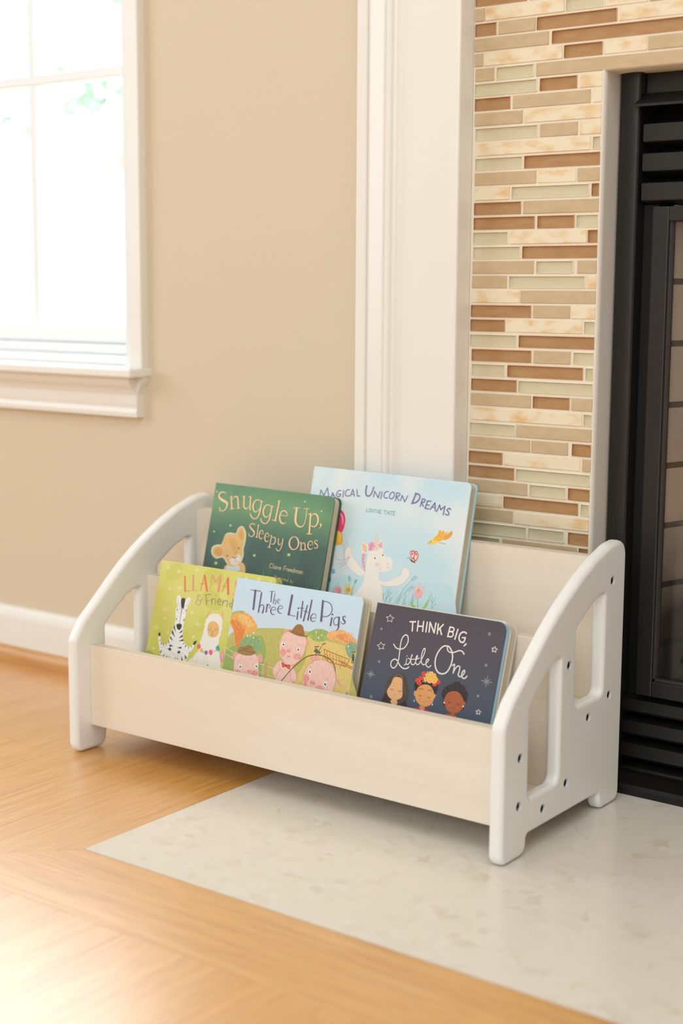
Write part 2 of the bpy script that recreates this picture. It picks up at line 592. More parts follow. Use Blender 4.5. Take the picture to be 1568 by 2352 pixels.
for xc in (-0.727, -1.015):
    bm = bmesh.new()
    add_box(bm, xc - 0.009, xc + 0.009, SY - 0.004, SY + 0.022, 0.575, WZ1 - 0.045, 0.003)
    wpart('glazing_bar', bm, M['sash'])
for zc in (0.983, 1.386):
    bm = bmesh.new()
    add_box(bm, WX0 + 0.04, WX1 - 0.028, SY - 0.0045, SY + 0.0215, zc - 0.009, zc + 0.009, 0.003)
    wpart('glazing_bar', bm, M['sash'])
bm = bmesh.new()
add_box(bm, WX0 + 0.04, WX1 - 0.028, SY + 0.006, SY + 0.010, 0.572, WZ1 - 0.045)
wpart('pane', bm, M['pane'])

# ---- what stands outside the window: lawn, two trees and a shrub
M['lawn'] = mat('lawn_grass', '#a9b98a', 0.9, 0.1, noise=('#c3cfa4', (3, 3, 3), 3, 0.3, 0.7))
M['leaf'] = mat('spring_leaves', '#5e6e56', 0.6, 0.3, noise=('#78866c', (2, 2, 2), 2, 0.3, 0.7))
M['leaf2'] = mat('young_leaves', '#8a8e62', 0.6, 0.3)
M['bark'] = mat('grey_bark', '#9a8c7e', 0.9, 0.1, noise=('#b3a698', (8, 8, 2), 3, 0.3, 0.7))
gd = box_obj('lawn', -30, 12, 0.75, 40, -0.62, -0.6, M['lawn'])
gd['kind'] = 'structure'
gd['label'] = 'lawn outside the window'
def foliage(bm, rnd, c, r, n, size):
    for _ in range(n):
        while True:
            d = Vector((rnd.uniform(-1, 1), rnd.uniform(-1, 1), rnd.uniform(-1, 1)))
            if d.length <= 1:
                break
        p = Vector(c) + Vector((d.x * r[0], d.y * r[1], d.z * r[2]))
        s = size * rnd.uniform(0.6, 1.3)
        mrot = Matrix.Rotation(rnd.uniform(0, 6.28), 3, Vector((rnd.uniform(-1, 1), rnd.uniform(-1, 1), rnd.uniform(-1, 1))).normalized())
        q = [p + mrot @ (Vector(v) * s) for v in ((0, -1, 0), (0.45, -0.2, 0.08), (0.3, 0.5, 0.05), (0, 1, 0), (-0.3, 0.5, 0.05), (-0.45, -0.2, 0.08))]
        bm.faces.new([bm.verts.new(v) for v in q])
def tree(name, label, cat, base, trunk, crowns, m, seed, size):
    rnd = random.Random(seed)
    t = thing(name, label, cat, base)
    bm = bmesh.new()
    for (a, b, r0, r1) in trunk:
        a, b = Vector(a), Vector(b)
        d = (b - a).normalized()
        u = d.orthogonal().normalized()
        w = d.cross(u)
        ra = [bm.verts.new(a + (u * math.cos(i * math.pi / 4) + w * math.sin(i * math.pi / 4)) * r0) for i in range(8)]
        rb = [bm.verts.new(b + (u * math.cos(i * math.pi / 4) + w * math.sin(i * math.pi / 4)) * r1) for i in range(8)]
        for i in range(8):
            bm.faces.new((ra[i], ra[(i + 1) % 8], rb[(i + 1) % 8], rb[i]))
    bm_obj('trunk', bm, M['bark'], t, True)
    bm = bmesh.new()
    for c, r, n in crowns:
        foliage(bm, rnd, c, r, n, size)
    bm_obj('crown', bm, m, t)
    return t
tree('garden_tree', 'pale green leafy tree outside, seen through the upper window panes', 'tree', (-6.9, 6.6, -0.6),
     [((0, 0, 0), (0.1, 0, 1.9), 0.07, 0.05), ((0.1, 0, 1.9), (0.6, 0.2, 2.9), 0.05, 0.02), ((0.1, 0, 1.9), (-0.5, 0, 2.9), 0.05, 0.02)],
     [((0.35, 0, 2.62), (0.45, 0.5, 0.25), 150), ((-0.35, 0.2, 2.75), (0.4, 0.5, 0.2), 110), ((0.55, 0, 3.35), (0.6, 0.5, 0.3), 150), ((-0.8, 0, 2.5), (0.3, 0.4, 0.2), 60), ((-0.2, 0, 3.4), (0.4, 0.4, 0.25), 50)], M['leaf'], 3, 0.07)
tree('garden_sapling', 'slim pale sapling outside, behind the lower right window pane', 'tree', (-4.35, 4.6, -0.6),
     [((0, 0, 0), (0.02, 0, 1.2), 0.012, 0.008), ((0.02, 0, 1.2), (-0.15, 0, 1.95), 0.008, 0.004)],
     [((-0.15, 0, 1.9), (0.14, 0.15, 0.07), 30), ((0.02, 0, 1.82), (0.08, 0.1, 0.08), 14), ((0.24, 0, 1.9), (0.07, 0.1, 0.05), 10)], M['leaf2'], 5, 0.045)
tree('garden_shrub', 'low green shrub outside, behind the bottom of the window', 'shrub', (-5.9, 5.4, -0.6),
     [((0, 0, 0), (0, 0, 0.8), 0.02, 0.015)],
     [((0.0, 0, 1.0), (0.16, 0.25, 0.11), 40), ((0.35, 0, 0.95), (0.14, 0.25, 0.07), 16)], M['leaf'], 9, 0.05)

# ------------------------------------------------------------------ mantel, tile, fireplace
TX0, TX1, TY = 0.182, 0.370, 0.523      # tile field and its face
KF, SH = 1.0188, Vector((-0.0228, 0.0212, -0.0120))  # scaling about the camera position: factor, and the shift that holds that point
def scale_from_camera(bm):
    """fireplace pieces scaled about the camera position, unchanged in view: set back clear of the rack and its books, feet on the hearth"""
    for v in bm.verts:
        v.co = v.co * KF + SH
        v.co.z = max(v.co.z, 0.0006)
mantel = thing('fireplace_mantel', 'white moulded mantel leg between the beige wall and the mosaic tile', 'mantel', (0.085, 0.55, 0))
def mpart(name, bm, m, root, smooth=False):
    scale_from_camera(bm)
    o = bm_obj(name, bm, m, None, smooth)
    o.parent = root
    o.matrix_parent_inverse = Matrix.Translation(root.location).inverted()
    return o
bm = bmesh.new()
prism(bm, [(0.100, WY), (0.100, 0.4915), (0.1795, 0.4915), (0.1822, 0.4925), (0.183, 0.4945), (0.183, WY)], 2, 0, 1.30)
mpart('pilaster', bm, M['trim'], mantel)
bm = bmesh.new()
mprof = [(0.0275, WY), (0.0275, 0.486), (0.029, 0.4845), (0.043, 0.4845), (0.0445, 0.486), (0.0445, 0.489), (0.046, 0.4895), (0.0475, 0.4875),
         (0.071, 0.4835), (0.073, 0.4835), (0.0742, 0.4852), (0.0752, 0.4852), (0.0762, 0.483), (0.0785, 0.4815), (0.082, 0.4815), (0.0842, 0.483),
         (0.0852, 0.4852), (0.088, 0.4852), (0.0905, 0.4862), (0.0935, 0.4885), (0.097, 0.4908), (0.1005, 0.4917), (0.1005, WY)]
prism(bm, mprof, 2, 0, 1.30)
mpart('moulding', bm, M['trim'], mantel)

ROWZ = {2: 0.9843, 9: 0.8559, 16: 0.7259, 23: 0.5963, 30: 0.4625, 37: 0.331}
def row_z(r):
    ks = sorted(ROWZ)
    for a, b in zip(ks, ks[1:]):
        if r <= b or b == ks[-1]:
            return ROWZ[a] + (ROWZ[b] - ROWZ[a]) * (r - a) / (b - a)
TILES = {-7: [('G', 0.1845, 0.2365), ('C', 0.2395, 0.2915), ('G', 0.2945, 0.3795), ('C', 0.3825, 0.4345), ('C', 0.4375, 0.5225), ('G', 0.5255, 0.6105), ('G', 0.6135, 0.6655), ('C', 0.6685, 0.7205), ('B', 0.7235, 0.7755), ('O', 0.7785, 0.8305), ('G', 0.8335, 0.9185), ('C', 0.9215, 1.0285), ('C', 1.0315, 1.0835)],
 -6: [('O', 0.1845, 0.2695), ('B', 0.2725, 0.3575), ('O', 0.3605, 0.4125), ('B', 0.4155, 0.5005), ('O', 0.5035, 0.5555), ('B', 0.5585, 0.6655), ('G', 0.6685, 0.7535), ('B', 0.7565, 0.8415), ('O', 0.8445, 0.9295), ('B', 0.9325, 1.0175), ('B', 1.0205, 1.0725), ('B', 1.0755, 1.087)],
 -5: [('C', 0.1845, 0.2365), ('B', 0.2395, 0.3245), ('C', 0.3275, 0.3795), ('G', 0.3825, 0.4675), ('G', 0.4705, 0.5555), ('C', 0.5585, 0.6435), ('C', 0.6465, 0.7315), ('C', 0.7345, 0.8195), ('B', 0.8225, 0.8745), ('O', 0.8775, 0.9295), ('C', 0.9325, 1.0395), ('B', 1.0425, 1.087)],
 -4: [('G', 0.1845, 0.2695), ('G', 0.2725, 0.3575), ('B', 0.3605, 0.4125), ('B', 0.4155, 0.4675), ('C', 0.4705, 0.5555), ('G', 0.5585, 0.6655), ('B', 0.6685, 0.7755), ('B', 0.7785, 0.8635), ('O', 0.8665, 0.9735), ('C', 0.9765, 1.0285), ('C', 1.0315, 1.087)],
 -3: [('B', 0.1845, 0.2365), ('C', 0.2395, 0.3465), ('C', 0.3495, 0.4565), ('C', 0.4595, 0.5445), ('C', 0.5475, 0.5995), ('O', 0.6025, 0.6875), ('G', 0.6905, 0.7975), ('O', 0.8005, 0.8855), ('G', 0.8885, 0.9735), ('B', 0.9765, 1.0615), ('C', 1.0645, 1.087)],
 -2: [('O', 0.1845, 0.2365), ('B', 0.2395, 0.2915), ('G', 0.2945, 0.3465), ('B', 0.3495, 0.4565), ('C', 0.4595, 0.5115), ('O', 0.5145, 0.5665), ('B', 0.5695, 0.6765), ('C', 0.6795, 0.7315), ('O', 0.7345, 0.8195), ('G', 0.8225, 0.9075), ('C', 0.9105, 0.9625), ('B', 0.9655, 1.0505), ('B', 1.0535, 1.087)],
 -1: [('C', 0.1845, 0.2365), ('G', 0.2395, 0.3465), ('B', 0.3495, 0.4015), ('B', 0.4045, 0.4565), ('G', 0.4595, 0.5115), ('G', 0.5145, 0.5995), ('O', 0.6025, 0.6545), ('B', 0.6575, 0.7095), ('C', 0.7125, 0.7645), ('C', 0.7675, 0.8745), ('C', 0.8775, 0.9295), ('C', 0.9325, 0.9845), ('G', 0.9875, 1.087)],
 0: [('O', 0.1845, 0.2365), ('G', 0.2395, 0.2915), ('C', 0.2945, 0.4015), ('C', 0.4045, 0.4895), ('C', 0.4925, 0.5995), ('G', 0.6025, 0.6545), ('B', 0.6575, 0.7095), ('G', 0.7125, 0.7975), ('O', 0.8005, 0.8855), ('B', 0.8885, 0.9405), ('C', 0.9435, 0.9955), ('C', 0.9985, 1.0505), ('C', 1.0535, 1.087)],
 1: [('B', 0.1845, 0.2586), ('O', 0.2622, 0.3125), ('O', 0.3155, 0.4225), ('C', 0.4255, 0.5325), ('B', 0.5355, 0.5875), ('O', 0.5905, 0.6425), ('C', 0.6455, 0.6975), ('C', 0.7005, 0.7525), ('G', 0.7555, 0.8625), ('O', 0.8655, 0.9175), ('G', 0.9205, 0.9725), ('G', 0.9755, 1.0825)],
 2: [('G', 0.1845, 0.1986), ('O', 0.2001, 0.3107), ('C', 0.3126, 0.3646), ('O', 0.3661, 0.421), ('G', 0.4232, 0.4874), ('C', 0.4904, 0.5974), ('B', 0.6004, 0.6524), ('B', 0.6554, 0.7074), ('G', 0.7104, 0.7624), ('C', 0.7654, 0.8174), ('C', 0.8204, 0.8724), ('G', 0.8754, 0.9604), ('B', 0.9634, 1.0154), ('G', 1.0184, 1.0704), ('G', 1.0734, 1.087)],
 3: [('B', 0.1845, 0.2159), ('G', 0.2186, 0.2713), ('B', 0.2732, 0.3818), ('O', 0.3851, 0.4779), ('B', 0.4809, 0.5659), ('G', 0.5689, 0.6209), ('G', 0.6239, 0.6759), ('B', 0.6789, 0.7639), ('C', 0.7669, 0.8189), ('G', 0.8219, 0.9069), ('O', 0.9099, 0.9619), ('O', 0.9649, 1.0499), ('O', 1.0529, 1.087)],
 4: [('G', 0.1845, 0.2904), ('B', 0.2947, 0.5058), ('C', 0.5088, 0.6158), ('C', 0.6188, 0.6708), ('O', 0.6738, 0.7588), ('B', 0.7618, 0.8688), ('O', 0.8718, 0.9568), ('B', 0.9598, 1.0118), ('B', 1.0148, 1.087)],
 5: [('G', 0.1847, 0.1973), ('O', 0.1989, 0.3096), ('B', 0.3119, 0.3641), ('O', 0.3665, 0.4214), ('G', 0.4232, 0.4898), ('C', 0.4928, 0.5778), ('B', 0.5808, 0.6328), ('C', 0.6358, 0.6878), ('B', 0.6908, 0.7428), ('C', 0.7458, 0.8308), ('G', 0.8338, 0.8858), ('B', 0.8888, 0.9958), ('G', 0.9988, 1.0838)],
 6: [('G', 0.1862, 0.2138), ('C', 0.2173, 0.2709), ('G', 0.2738, 0.5076), ('C', 0.5106, 0.5626), ('B', 0.5656, 0.6176), ('G', 0.6206, 0.6726), ('O', 0.6756, 0.7606), ('O', 0.7636, 0.8486), ('B', 0.8516, 0.9586), ('B', 0.9616, 1.0466), ('B', 1.0496, 1.087)],
 7: [('C', 0.1859, 0.2758), ('B', 0.2793, 0.3313), ('O', 0.3352, 0.3697)],
 8: [('B', 0.1859, 0.2383), ('G', 0.2418, 0.3497), ('O', 0.3535, 0.3695)],
 9: [('G', 0.1863, 0.256), ('O', 0.2584, 0.3691)],
 10: [('C', 0.1878, 0.2784), ('G', 0.2814, 0.3337), ('O', 0.3372, 0.3679)],
 11: [('O', 0.1903, 0.3515), ('C', 0.3544, 0.3676)],
 12: [('C', 0.188, 0.2576), ('B', 0.26, 0.3689)],
 13: [('G', 0.188, 0.2776), ('O', 0.2806, 0.3332), ('G', 0.3355, 0.3695)],
 14: [('O', 0.1884, 0.2396), ('C', 0.2426, 0.3521), ('B', 0.3548, 0.3696)],
 15: [('B', 0.1878, 0.2571), ('G', 0.2601, 0.3693)],
 16: [('B', 0.1876, 0.2772), ('B', 0.2808, 0.333), ('C', 0.3351, 0.3691)],
 17: [('C', 0.1871, 0.2394), ('O', 0.2427, 0.3506), ('B', 0.3519, 0.3678)],
 18: [('C', 0.1876, 0.2576), ('B', 0.26, 0.369)],
 19: [('G', 0.1873, 0.2772), ('C', 0.2808, 0.3334), ('G', 0.3387, 0.3672)],
 20: [('G', 0.1867, 0.2388), ('C', 0.2419, 0.3505), ('O', 0.3528, 0.3678)],
 21: [('O', 0.1867, 0.2574), ('G', 0.2591, 0.3685)],
 22: [('B', 0.1858, 0.2753), ('G', 0.278, 0.3303), ('O', 0.3328, 0.3691)],
 23: [('B', 0.1853, 0.2377), ('O', 0.2398, 0.3475), ('C', 0.3499, 0.3678)],
 24: [('C', 0.1851, 0.2554), ('B', 0.2579, 0.3665)],
 25: [('B', 0.1884, 0.277), ('G', 0.2804, 0.3327), ('C', 0.3365, 0.3673)],
 26: [('C', 0.1888, 0.2392), ('B', 0.2423, 0.3508), ('C', 0.3539, 0.3679)],
 27: [('B', 0.1885, 0.2568), ('C', 0.2591, 0.368)],
 28: [('G', 0.1883, 0.2779), ('B', 0.2806, 0.3334), ('G', 0.3359, 0.3677)],
 29: [('O', 0.1887, 0.3513), ('C', 0.3533, 0.3669)],
 30: [('C', 0.1876, 0.2564), ('G', 0.2579, 0.3666)],
 31: [('G', 0.1874, 0.2781), ('G', 0.2801, 0.3328), ('B', 0.3384, 0.3659)],
 32: [('B', 0.1869, 0.2382), ('O', 0.241, 0.3502), ('G', 0.3537, 0.3665)],
 33: [('B', 0.1871, 0.2562), ('C', 0.2587, 0.3675)],
 34: [('G', 0.1864, 0.2759), ('C', 0.2792, 0.3321), ('B', 0.3345, 0.3666)],
 35: [('O', 0.1859, 0.2382), ('B', 0.2409, 0.3497), ('C', 0.353, 0.3672)],
 36: [('G', 0.1857, 0.2556), ('O', 0.2582, 0.3665)],
 37: [('C', 0.185, 0.2765), ('C', 0.2788, 0.3314), ('B', 0.3364, 0.3672)],
 38: [('C', 0.1853, 0.2374), ('G', 0.2406, 0.3498), ('B', 0.3518, 0.3677)],
 39: [('B', 0.1845, 0.2915), ('B', 0.2945, 0.3465), ('G', 0.3495, 0.363)],
 40: [('C', 0.1845, 0.2365), ('O', 0.2395, 0.2915), ('C', 0.2945, 0.3465), ('C', 0.3495, 0.363)],
 41: [('C', 0.1845, 0.2365), ('B', 0.2395, 0.2915), ('O', 0.2945, 0.3465), ('C', 0.3495, 0.363)],
 42: [('G', 0.1845, 0.2695), ('G', 0.2725, 0.3575)],
 43: [('G', 0.1845, 0.2365), ('B', 0.2395, 0.2915), ('C', 0.2945, 0.3465), ('O', 0.3495, 0.363)],
 44: [('B', 0.1845, 0.2915), ('G', 0.2945, 0.363)],
 45: [('B', 0.1845, 0.2365), ('O', 0.2395, 0.2915), ('B', 0.2945, 0.3465), ('B', 0.3495, 0.363)],
 46: [('C', 0.1845, 0.2365), ('G', 0.2395, 0.3245), ('G', 0.3275, 0.363)],
 47: [('G', 0.1845, 0.2365), ('O', 0.2395, 0.3465), ('B', 0.3495, 0.363)],
 48: [('C', 0.1845, 0.2365), ('G', 0.2395, 0.2915), ('G', 0.2945, 0.3465), ('C', 0.3495, 0.363)],
 49: [('O', 0.1845, 0.2695), ('B', 0.2725, 0.3575)],
 50: [('B', 0.1845, 0.2365), ('C', 0.2395, 0.2915), ('B', 0.2945, 0.3465), ('B', 0.3495, 0.363)],
 51: [('O', 0.1845, 0.2695), ('C', 0.2725, 0.3245), ('G', 0.3275, 0.363)],
 52: [('G', 0.1845, 0.2915), ('B', 0.2945, 0.3465), ('O', 0.3495, 0.363)],
 53: [('B', 0.1845, 0.2365), ('G', 0.2395, 0.2915), ('C', 0.2945, 0.3465), ('B', 0.3495, 0.363)],
 54: [('B', 0.1845, 0.2365), ('C', 0.2395, 0.2915), ('O', 0.2945, 0.363)]}
def tile(bm, x0, x1, y, z0, z1, mi, glass, rnd):
    """round-cornered tile; the glass ones are a clear face over a coloured backing 3 mm down"""
    r = min(rnd.uniform(0.0009, 0.0018), (x1 - x0) * 0.3)
    def ring(inset, yy):
        a, b, c, d, q = x0 + inset, x1 - inset, z0 + inset, z1 - inset, max(r - inset, 0.0002)
        out = []
        for cx, cz, s in ((b - q, c + q, -90), (b - q, d - q, 0), (a + q, d - q, 90), (a + q, c + q, 180)):
            for k in range(4):
                w = math.radians(s + k * 30)
                out.append(bm.verts.new((cx + q * math.cos(w), yy, cz + q * math.sin(w))))
        return out
    def strip(A, B, m):
        n = len(A)
        for i in range(n):
            f = bm.faces.new((A[i], A[(i + 1) % n], B[(i + 1) % n], B[i]))
            f.material_index = m
    back, e0, e1 = ring(0, y + 0.012), ring(0, y + 0.0007), ring(0.0006, y)
    strip(back, e0, mi)
    strip(e0, e1, mi)
    if glass:
        e2, e3 = ring(0.0008, y + 0.00005), ring(0.0008, y + 0.0032)
        strip(e1, e2, mi)
        strip(e2, e3, mi)
        bm.faces.new(e3).material_index = mi
        bm.faces.new(ring(0.0007, y + 0.0001)).material_index = 4
    else:
        bm.faces.new(e1).material_index = mi
def tile_surround():
    root = thing('tile_surround', 'mosaic strip of brown, taupe, green glass and onyx tiles beside the fireplace', 'tiles', (0.258, 0.554, 0))
    bm = bmesh.new()
    add_box(bm, TX0 + 0.0015, TX1 - 0.0035, TY + 0.0036, 0.5449, 0, 0.905)
    add_box(bm, TX0 + 0.0015, 1.10, TY + 0.0036, 0.5449, 0.9035, 1.16)
    for r in sorted(TILES):                 # joints between the rows and between the tiles of a row
        zc, zn = row_z(r), row_z(r + 1)
        xe = 1.10 if r < 6 else TX1 - 0.0035
        add_box(bm, TX0 + 0.0015, xe, TY + 0.0012, TY + 0.006, max(zn + 0.0079, 0), zc - 0.0079)
        xe = 1.10 if r <= 6 else TX1 - 0.0035
        xs = [TX0 + 0.0015]
        for k, x0, x1 in TILES[r]:
            xs += [x0, min(x1, xe)]
        xs.append(xe)
        for a, b in zip(xs[0::2], xs[1::2]):
            if b - a > 0.0002:
                add_box(bm, a, b, TY + 0.0012, TY + 0.006, zc - 0.0079, zc + 0.0079)
    mpart('grout', bm, M['grout'], root)
    rnd = random.Random(5)
    bm = bmesh.new()
    H = 0.0079
    for r, row in TILES.items():
        zc = row_z(r)
        for k, x0, x1 in row:
            if r >= 7:
                x1 = min(x1, TX1 - 0.0045)
            z0, z1 = zc - H, zc + H
            if r == 6:
                pass
            j = rnd.uniform(-0.0003, 0.0003)
            tile(bm, x0, x1, TY + j, z0, z1, 'BGCO'.index(k), k in 'BC', rnd)
    mpart('mosaic', bm, [M['B'], M['G'], M['C'], M['O'], M['glaze']], root)
    # ivory quarter-round edging down the side of the opening, plain lip under the header
    bm = bmesh.new()
    R = 0.008
    pr = [(TX1 - 0.004, 0.5449), (TX1 - 0.004, TY + 0.001)] + [(TX1 - R * 0.5 + R * 0.5 * math.sin(t * math.pi / 12), TY - 0.0005 + R * (1 - math.cos(t * math.pi / 12)) * 0.9) for t in range(7)] + [(TX1, 0.5755), (TX1 - 0.004, 0.5755)]
    prism(bm, pr, 2, 0, 0.9035)
    mpart('edging', bm, M['bulb_bull'], root)
    bm = bmesh.new()
    add_box(bm, TX1 - 0.004, 1.10, TY + 0.0008, 0.5755, 0.9025, 0.9065, 0.0012)
    mpart('lip', bm, M['grout'], root)
tile_surround()

fi = thing('fireplace_insert', 'black metal fireplace insert with louvres and a glass door', 'fireplace', (0.726, 0.585, 0))
def fpart(name, bm, m, parent=None, smooth=False, cam_scaled=True):
    if cam_scaled:
        scale_from_camera(bm)
    o = bm_obj(name, bm, m, None, smooth)
    o.parent = parent or fi
    if parent is None:
        o.matrix_parent_inverse = Matrix.Translation(fi.location).inverted()
    return o
FR = 1.098
bm = bmesh.new()            # outer frame: bowed stiles and a top strip
stile = [(0.3705, 0.600), (0.3705, 0.566)] + [(0.3725 + 0.0255 * t / 8, 0.5605 - 0.0055 * math.sin(math.pi * min(1, t / 8 * 0.62 + 0.06))) for t in range(9)] + [(0.3995, 0.558), (0.4, 0.600)]
prism(bm, stile, 2, 0.0005, 0.9023)
fpart('stile', bm, M['black_metal'])
bm = bmesh.new()
prism(bm, [(2 * 0.735 - x, y) for x, y in stile], 2, 0.0005, 0.9023)
fpart('stile', bm, M['black_metal'])
bm = bmesh.new()
add_box(bm, 0.4, 1.07, 0.572, 0.600, 0.878, 0.9023, 0.001)
fpart('top_panel', bm, M['black_metal'])
bm = bmesh.new()            # sloping hood lip
prism(bm, [(0.580, 0.8785), (0.572, 0.8785), (0.545, 0.8635), (0.545, 0.8605), (0.549, 0.8605), (0.575, 0.872), (0.580, 0.872)], 0, 0.3975, 1.072)
fpart('hood', bm, M['black_metal'])
for zb in (0.8215, 0.7865, 0.7515):
    bm = bmesh.new()
    prism(bm, [(0.5605, zb), (0.5605, zb + 0.0195), (0.563, zb + 0.0205), (0.600, zb + 0.0205), (0.600, zb + 0.0185), (0.5635, zb + 0.0175), (0.5635, zb + 0.002), (0.585, zb - 0.004), (0.585, zb - 0.006), (0.5612, zb - 0.0012)], 0, 0.4035, 1.066)
    fpart('louvre', bm, M['black_metal'])
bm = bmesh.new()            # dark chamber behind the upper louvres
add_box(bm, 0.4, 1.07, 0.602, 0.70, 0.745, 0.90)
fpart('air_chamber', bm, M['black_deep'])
for x0, x1 in ((0.4, 0.4195), (1.0505, 1.07)):      # recess strip between stile and door
    bm = bmesh.new()
    add_box(bm, x0, x1, 0.578, 0.602, 0.1286, 0.746)
    fpart('recess_strip', bm, M['black_matte'])
door = None
bm = bmesh.new()
for x0, x1 in ((0.4195, 0.441), (1.029, 1.0505)):
    add_box(bm, x0, x1, 0.560, 0.585, 0.133, 0.743, 0.0015)
add_box(bm, 0.441, 1.029, 0.560, 0.585, 0.133, 0.1535, 0.0015)
add_box(bm, 0.441, 1.029, 0.560, 0.585, 0.725, 0.743, 0.0015)
door = fpart('door_frame', bm, M['black_metal'])
bm = bmesh.new()
for x0, x1 in ((0.441, 0.4435), (1.0265, 1.029)):
    add_box(bm, x0, x1, 0.5645, 0.575, 0.1535, 0.725)
add_box(bm, 0.441, 1.029, 0.5645, 0.575, 0.1535, 0.156)
scale_from_camera(bm)
b_ = bm_obj('bead', bm, mat('worn_steel_bead', '#4a4543', 0.35, 0.5, metallic=0.3))
b_.parent = door
bm = bmesh.new()
add_box(bm, 0.4435, 1.0265, 0.571, 0.5745, 0.156, 0.725)
scale_from_camera(bm)
g_ = bm_obj('door_glass', bm, M['fire_glass'])
g_.parent = door
def brick_mat():
    m = bpy.data.materials.new('grey_firebrick_panel')
    m.use_nodes = True
    nt = m.node_tree
    b = nt.nodes['Principled BSDF']
    b.inputs['Roughness'].default_value = 0.85
    tc = nt.nodes.new('ShaderNodeTexCoord')
    mp = nt.nodes.new('ShaderNodeMapping')
    mp.inputs['Rotation'].default_value = (0, 0, 0)
    br = nt.nodes.new('ShaderNodeTexBrick')
    br.inputs['Color1'].default_value = lin('#dccfc0')
    br.inputs['Color2'].default_value = lin('#d0c3b5')
    br.inputs['Mortar'].default_value = lin('#5a5048')
    br.inputs['Scale'].default_value = 1.0
    br.inputs['Mortar Size'].default_value = 0.004
    br.inputs['Brick Width'].default_value = 0.22
    br.inputs['Row Height'].default_value = 0.0757
    nt.links.new(tc.outputs['UV'], mp.inputs[0])
    nt.links.new(mp.outputs[0], br.inputs['Vector'])
    # bricks darken towards the bottom, ragged upper edge
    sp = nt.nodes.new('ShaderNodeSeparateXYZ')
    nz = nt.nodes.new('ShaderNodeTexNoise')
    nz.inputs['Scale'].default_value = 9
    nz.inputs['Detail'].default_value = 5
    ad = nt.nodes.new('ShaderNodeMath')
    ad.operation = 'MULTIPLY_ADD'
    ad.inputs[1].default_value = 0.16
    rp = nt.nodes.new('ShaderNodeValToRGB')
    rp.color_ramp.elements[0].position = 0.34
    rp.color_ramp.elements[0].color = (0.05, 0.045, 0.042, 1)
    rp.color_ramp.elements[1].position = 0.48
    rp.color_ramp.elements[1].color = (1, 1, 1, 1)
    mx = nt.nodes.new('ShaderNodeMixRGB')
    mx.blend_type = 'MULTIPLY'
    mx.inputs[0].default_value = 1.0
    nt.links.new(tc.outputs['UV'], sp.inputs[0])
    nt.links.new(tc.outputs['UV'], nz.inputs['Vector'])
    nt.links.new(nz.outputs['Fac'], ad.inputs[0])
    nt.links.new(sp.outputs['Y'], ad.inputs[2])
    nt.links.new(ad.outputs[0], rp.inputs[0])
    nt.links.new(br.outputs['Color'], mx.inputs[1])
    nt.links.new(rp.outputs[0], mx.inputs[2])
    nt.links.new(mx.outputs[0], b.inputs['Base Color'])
    return m
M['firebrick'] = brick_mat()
bm = bmesh.new()
uvl = bm.loops.layers.uv.new('UVMap')
def quad(pts, uvs):
    f = bm.faces.new([bm.verts.new(p) for p in pts])
    for l, u in zip(f.loops, uvs):
        l[uvl].uv = u
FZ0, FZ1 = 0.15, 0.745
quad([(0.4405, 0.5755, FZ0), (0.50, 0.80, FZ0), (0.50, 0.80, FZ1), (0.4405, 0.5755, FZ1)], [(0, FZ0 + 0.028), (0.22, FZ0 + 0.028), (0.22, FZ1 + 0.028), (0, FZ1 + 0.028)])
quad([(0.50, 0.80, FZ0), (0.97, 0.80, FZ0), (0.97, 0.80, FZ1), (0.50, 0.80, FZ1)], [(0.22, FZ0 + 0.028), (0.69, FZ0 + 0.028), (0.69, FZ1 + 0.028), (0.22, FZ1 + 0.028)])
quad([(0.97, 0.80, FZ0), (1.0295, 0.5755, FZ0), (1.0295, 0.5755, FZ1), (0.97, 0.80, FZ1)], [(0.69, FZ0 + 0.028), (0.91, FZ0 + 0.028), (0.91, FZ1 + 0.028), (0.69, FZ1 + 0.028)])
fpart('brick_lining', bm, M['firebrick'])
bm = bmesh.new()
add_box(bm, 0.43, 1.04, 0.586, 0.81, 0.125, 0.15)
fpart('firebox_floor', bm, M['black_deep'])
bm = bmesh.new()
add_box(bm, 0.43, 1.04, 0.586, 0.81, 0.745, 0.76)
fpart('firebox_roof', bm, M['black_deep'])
bm = bmesh.new()            # burner logs, ends only just in view
for i, (x, y, z, a) in enumerate(((0.62, 0.66, 0.185, 0.1), (0.78, 0.70, 0.19, -0.15), (0.70, 0.68, 0.25, 0.3))):
    r = bmesh.ops.create_cone(bm, cap_ends=True, segments=14, radius1=0.035, radius2=0.03, depth=0.3)
    mm = Matrix.Translation((x, y, z)) @ Matrix.Rotation(a, 4, 'Z') @ Matrix.Rotation(math.pi / 2, 4, 'Y')
    bmesh.ops.transform(bm, matrix=mm, verts=r['verts'])
fpart('log', bm, mat('charred_log', '#4b3a2d', 0.9, 0.2, noise=('#6a5442', (30, 30, 30), 4, 0.3, 0.7)))
for z0, z1 in ((0.108, 0.1285), (0.078, 0.0995), (0.047, 0.0695), (0.019, 0.0385)):
    bm = bmesh.new()
    prism(bm, [(0.562, z0 + 0.003), (0.564, z0), (0.600, z0 + 0.004), (0.600, z1), (0.575, z1), (0.566, z1 - 0.004)], 0, 0.4005, 1.0695)
    fpart('lower_louvre', bm, M['black_shaded'])
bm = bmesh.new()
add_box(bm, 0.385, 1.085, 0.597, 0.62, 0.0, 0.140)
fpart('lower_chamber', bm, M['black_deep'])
bm = bmesh.new()
prism(bm, [(0.5545, 0.0006), (0.5545, 0.009), (0.558, 0.0135), (0.584, 0.020), (0.632, 0.020), (0.632, 0.0006)], 0, 0.386, 1.066)
fpart('base_rail', bm, M['black_shaded'], cam_scaled=False)

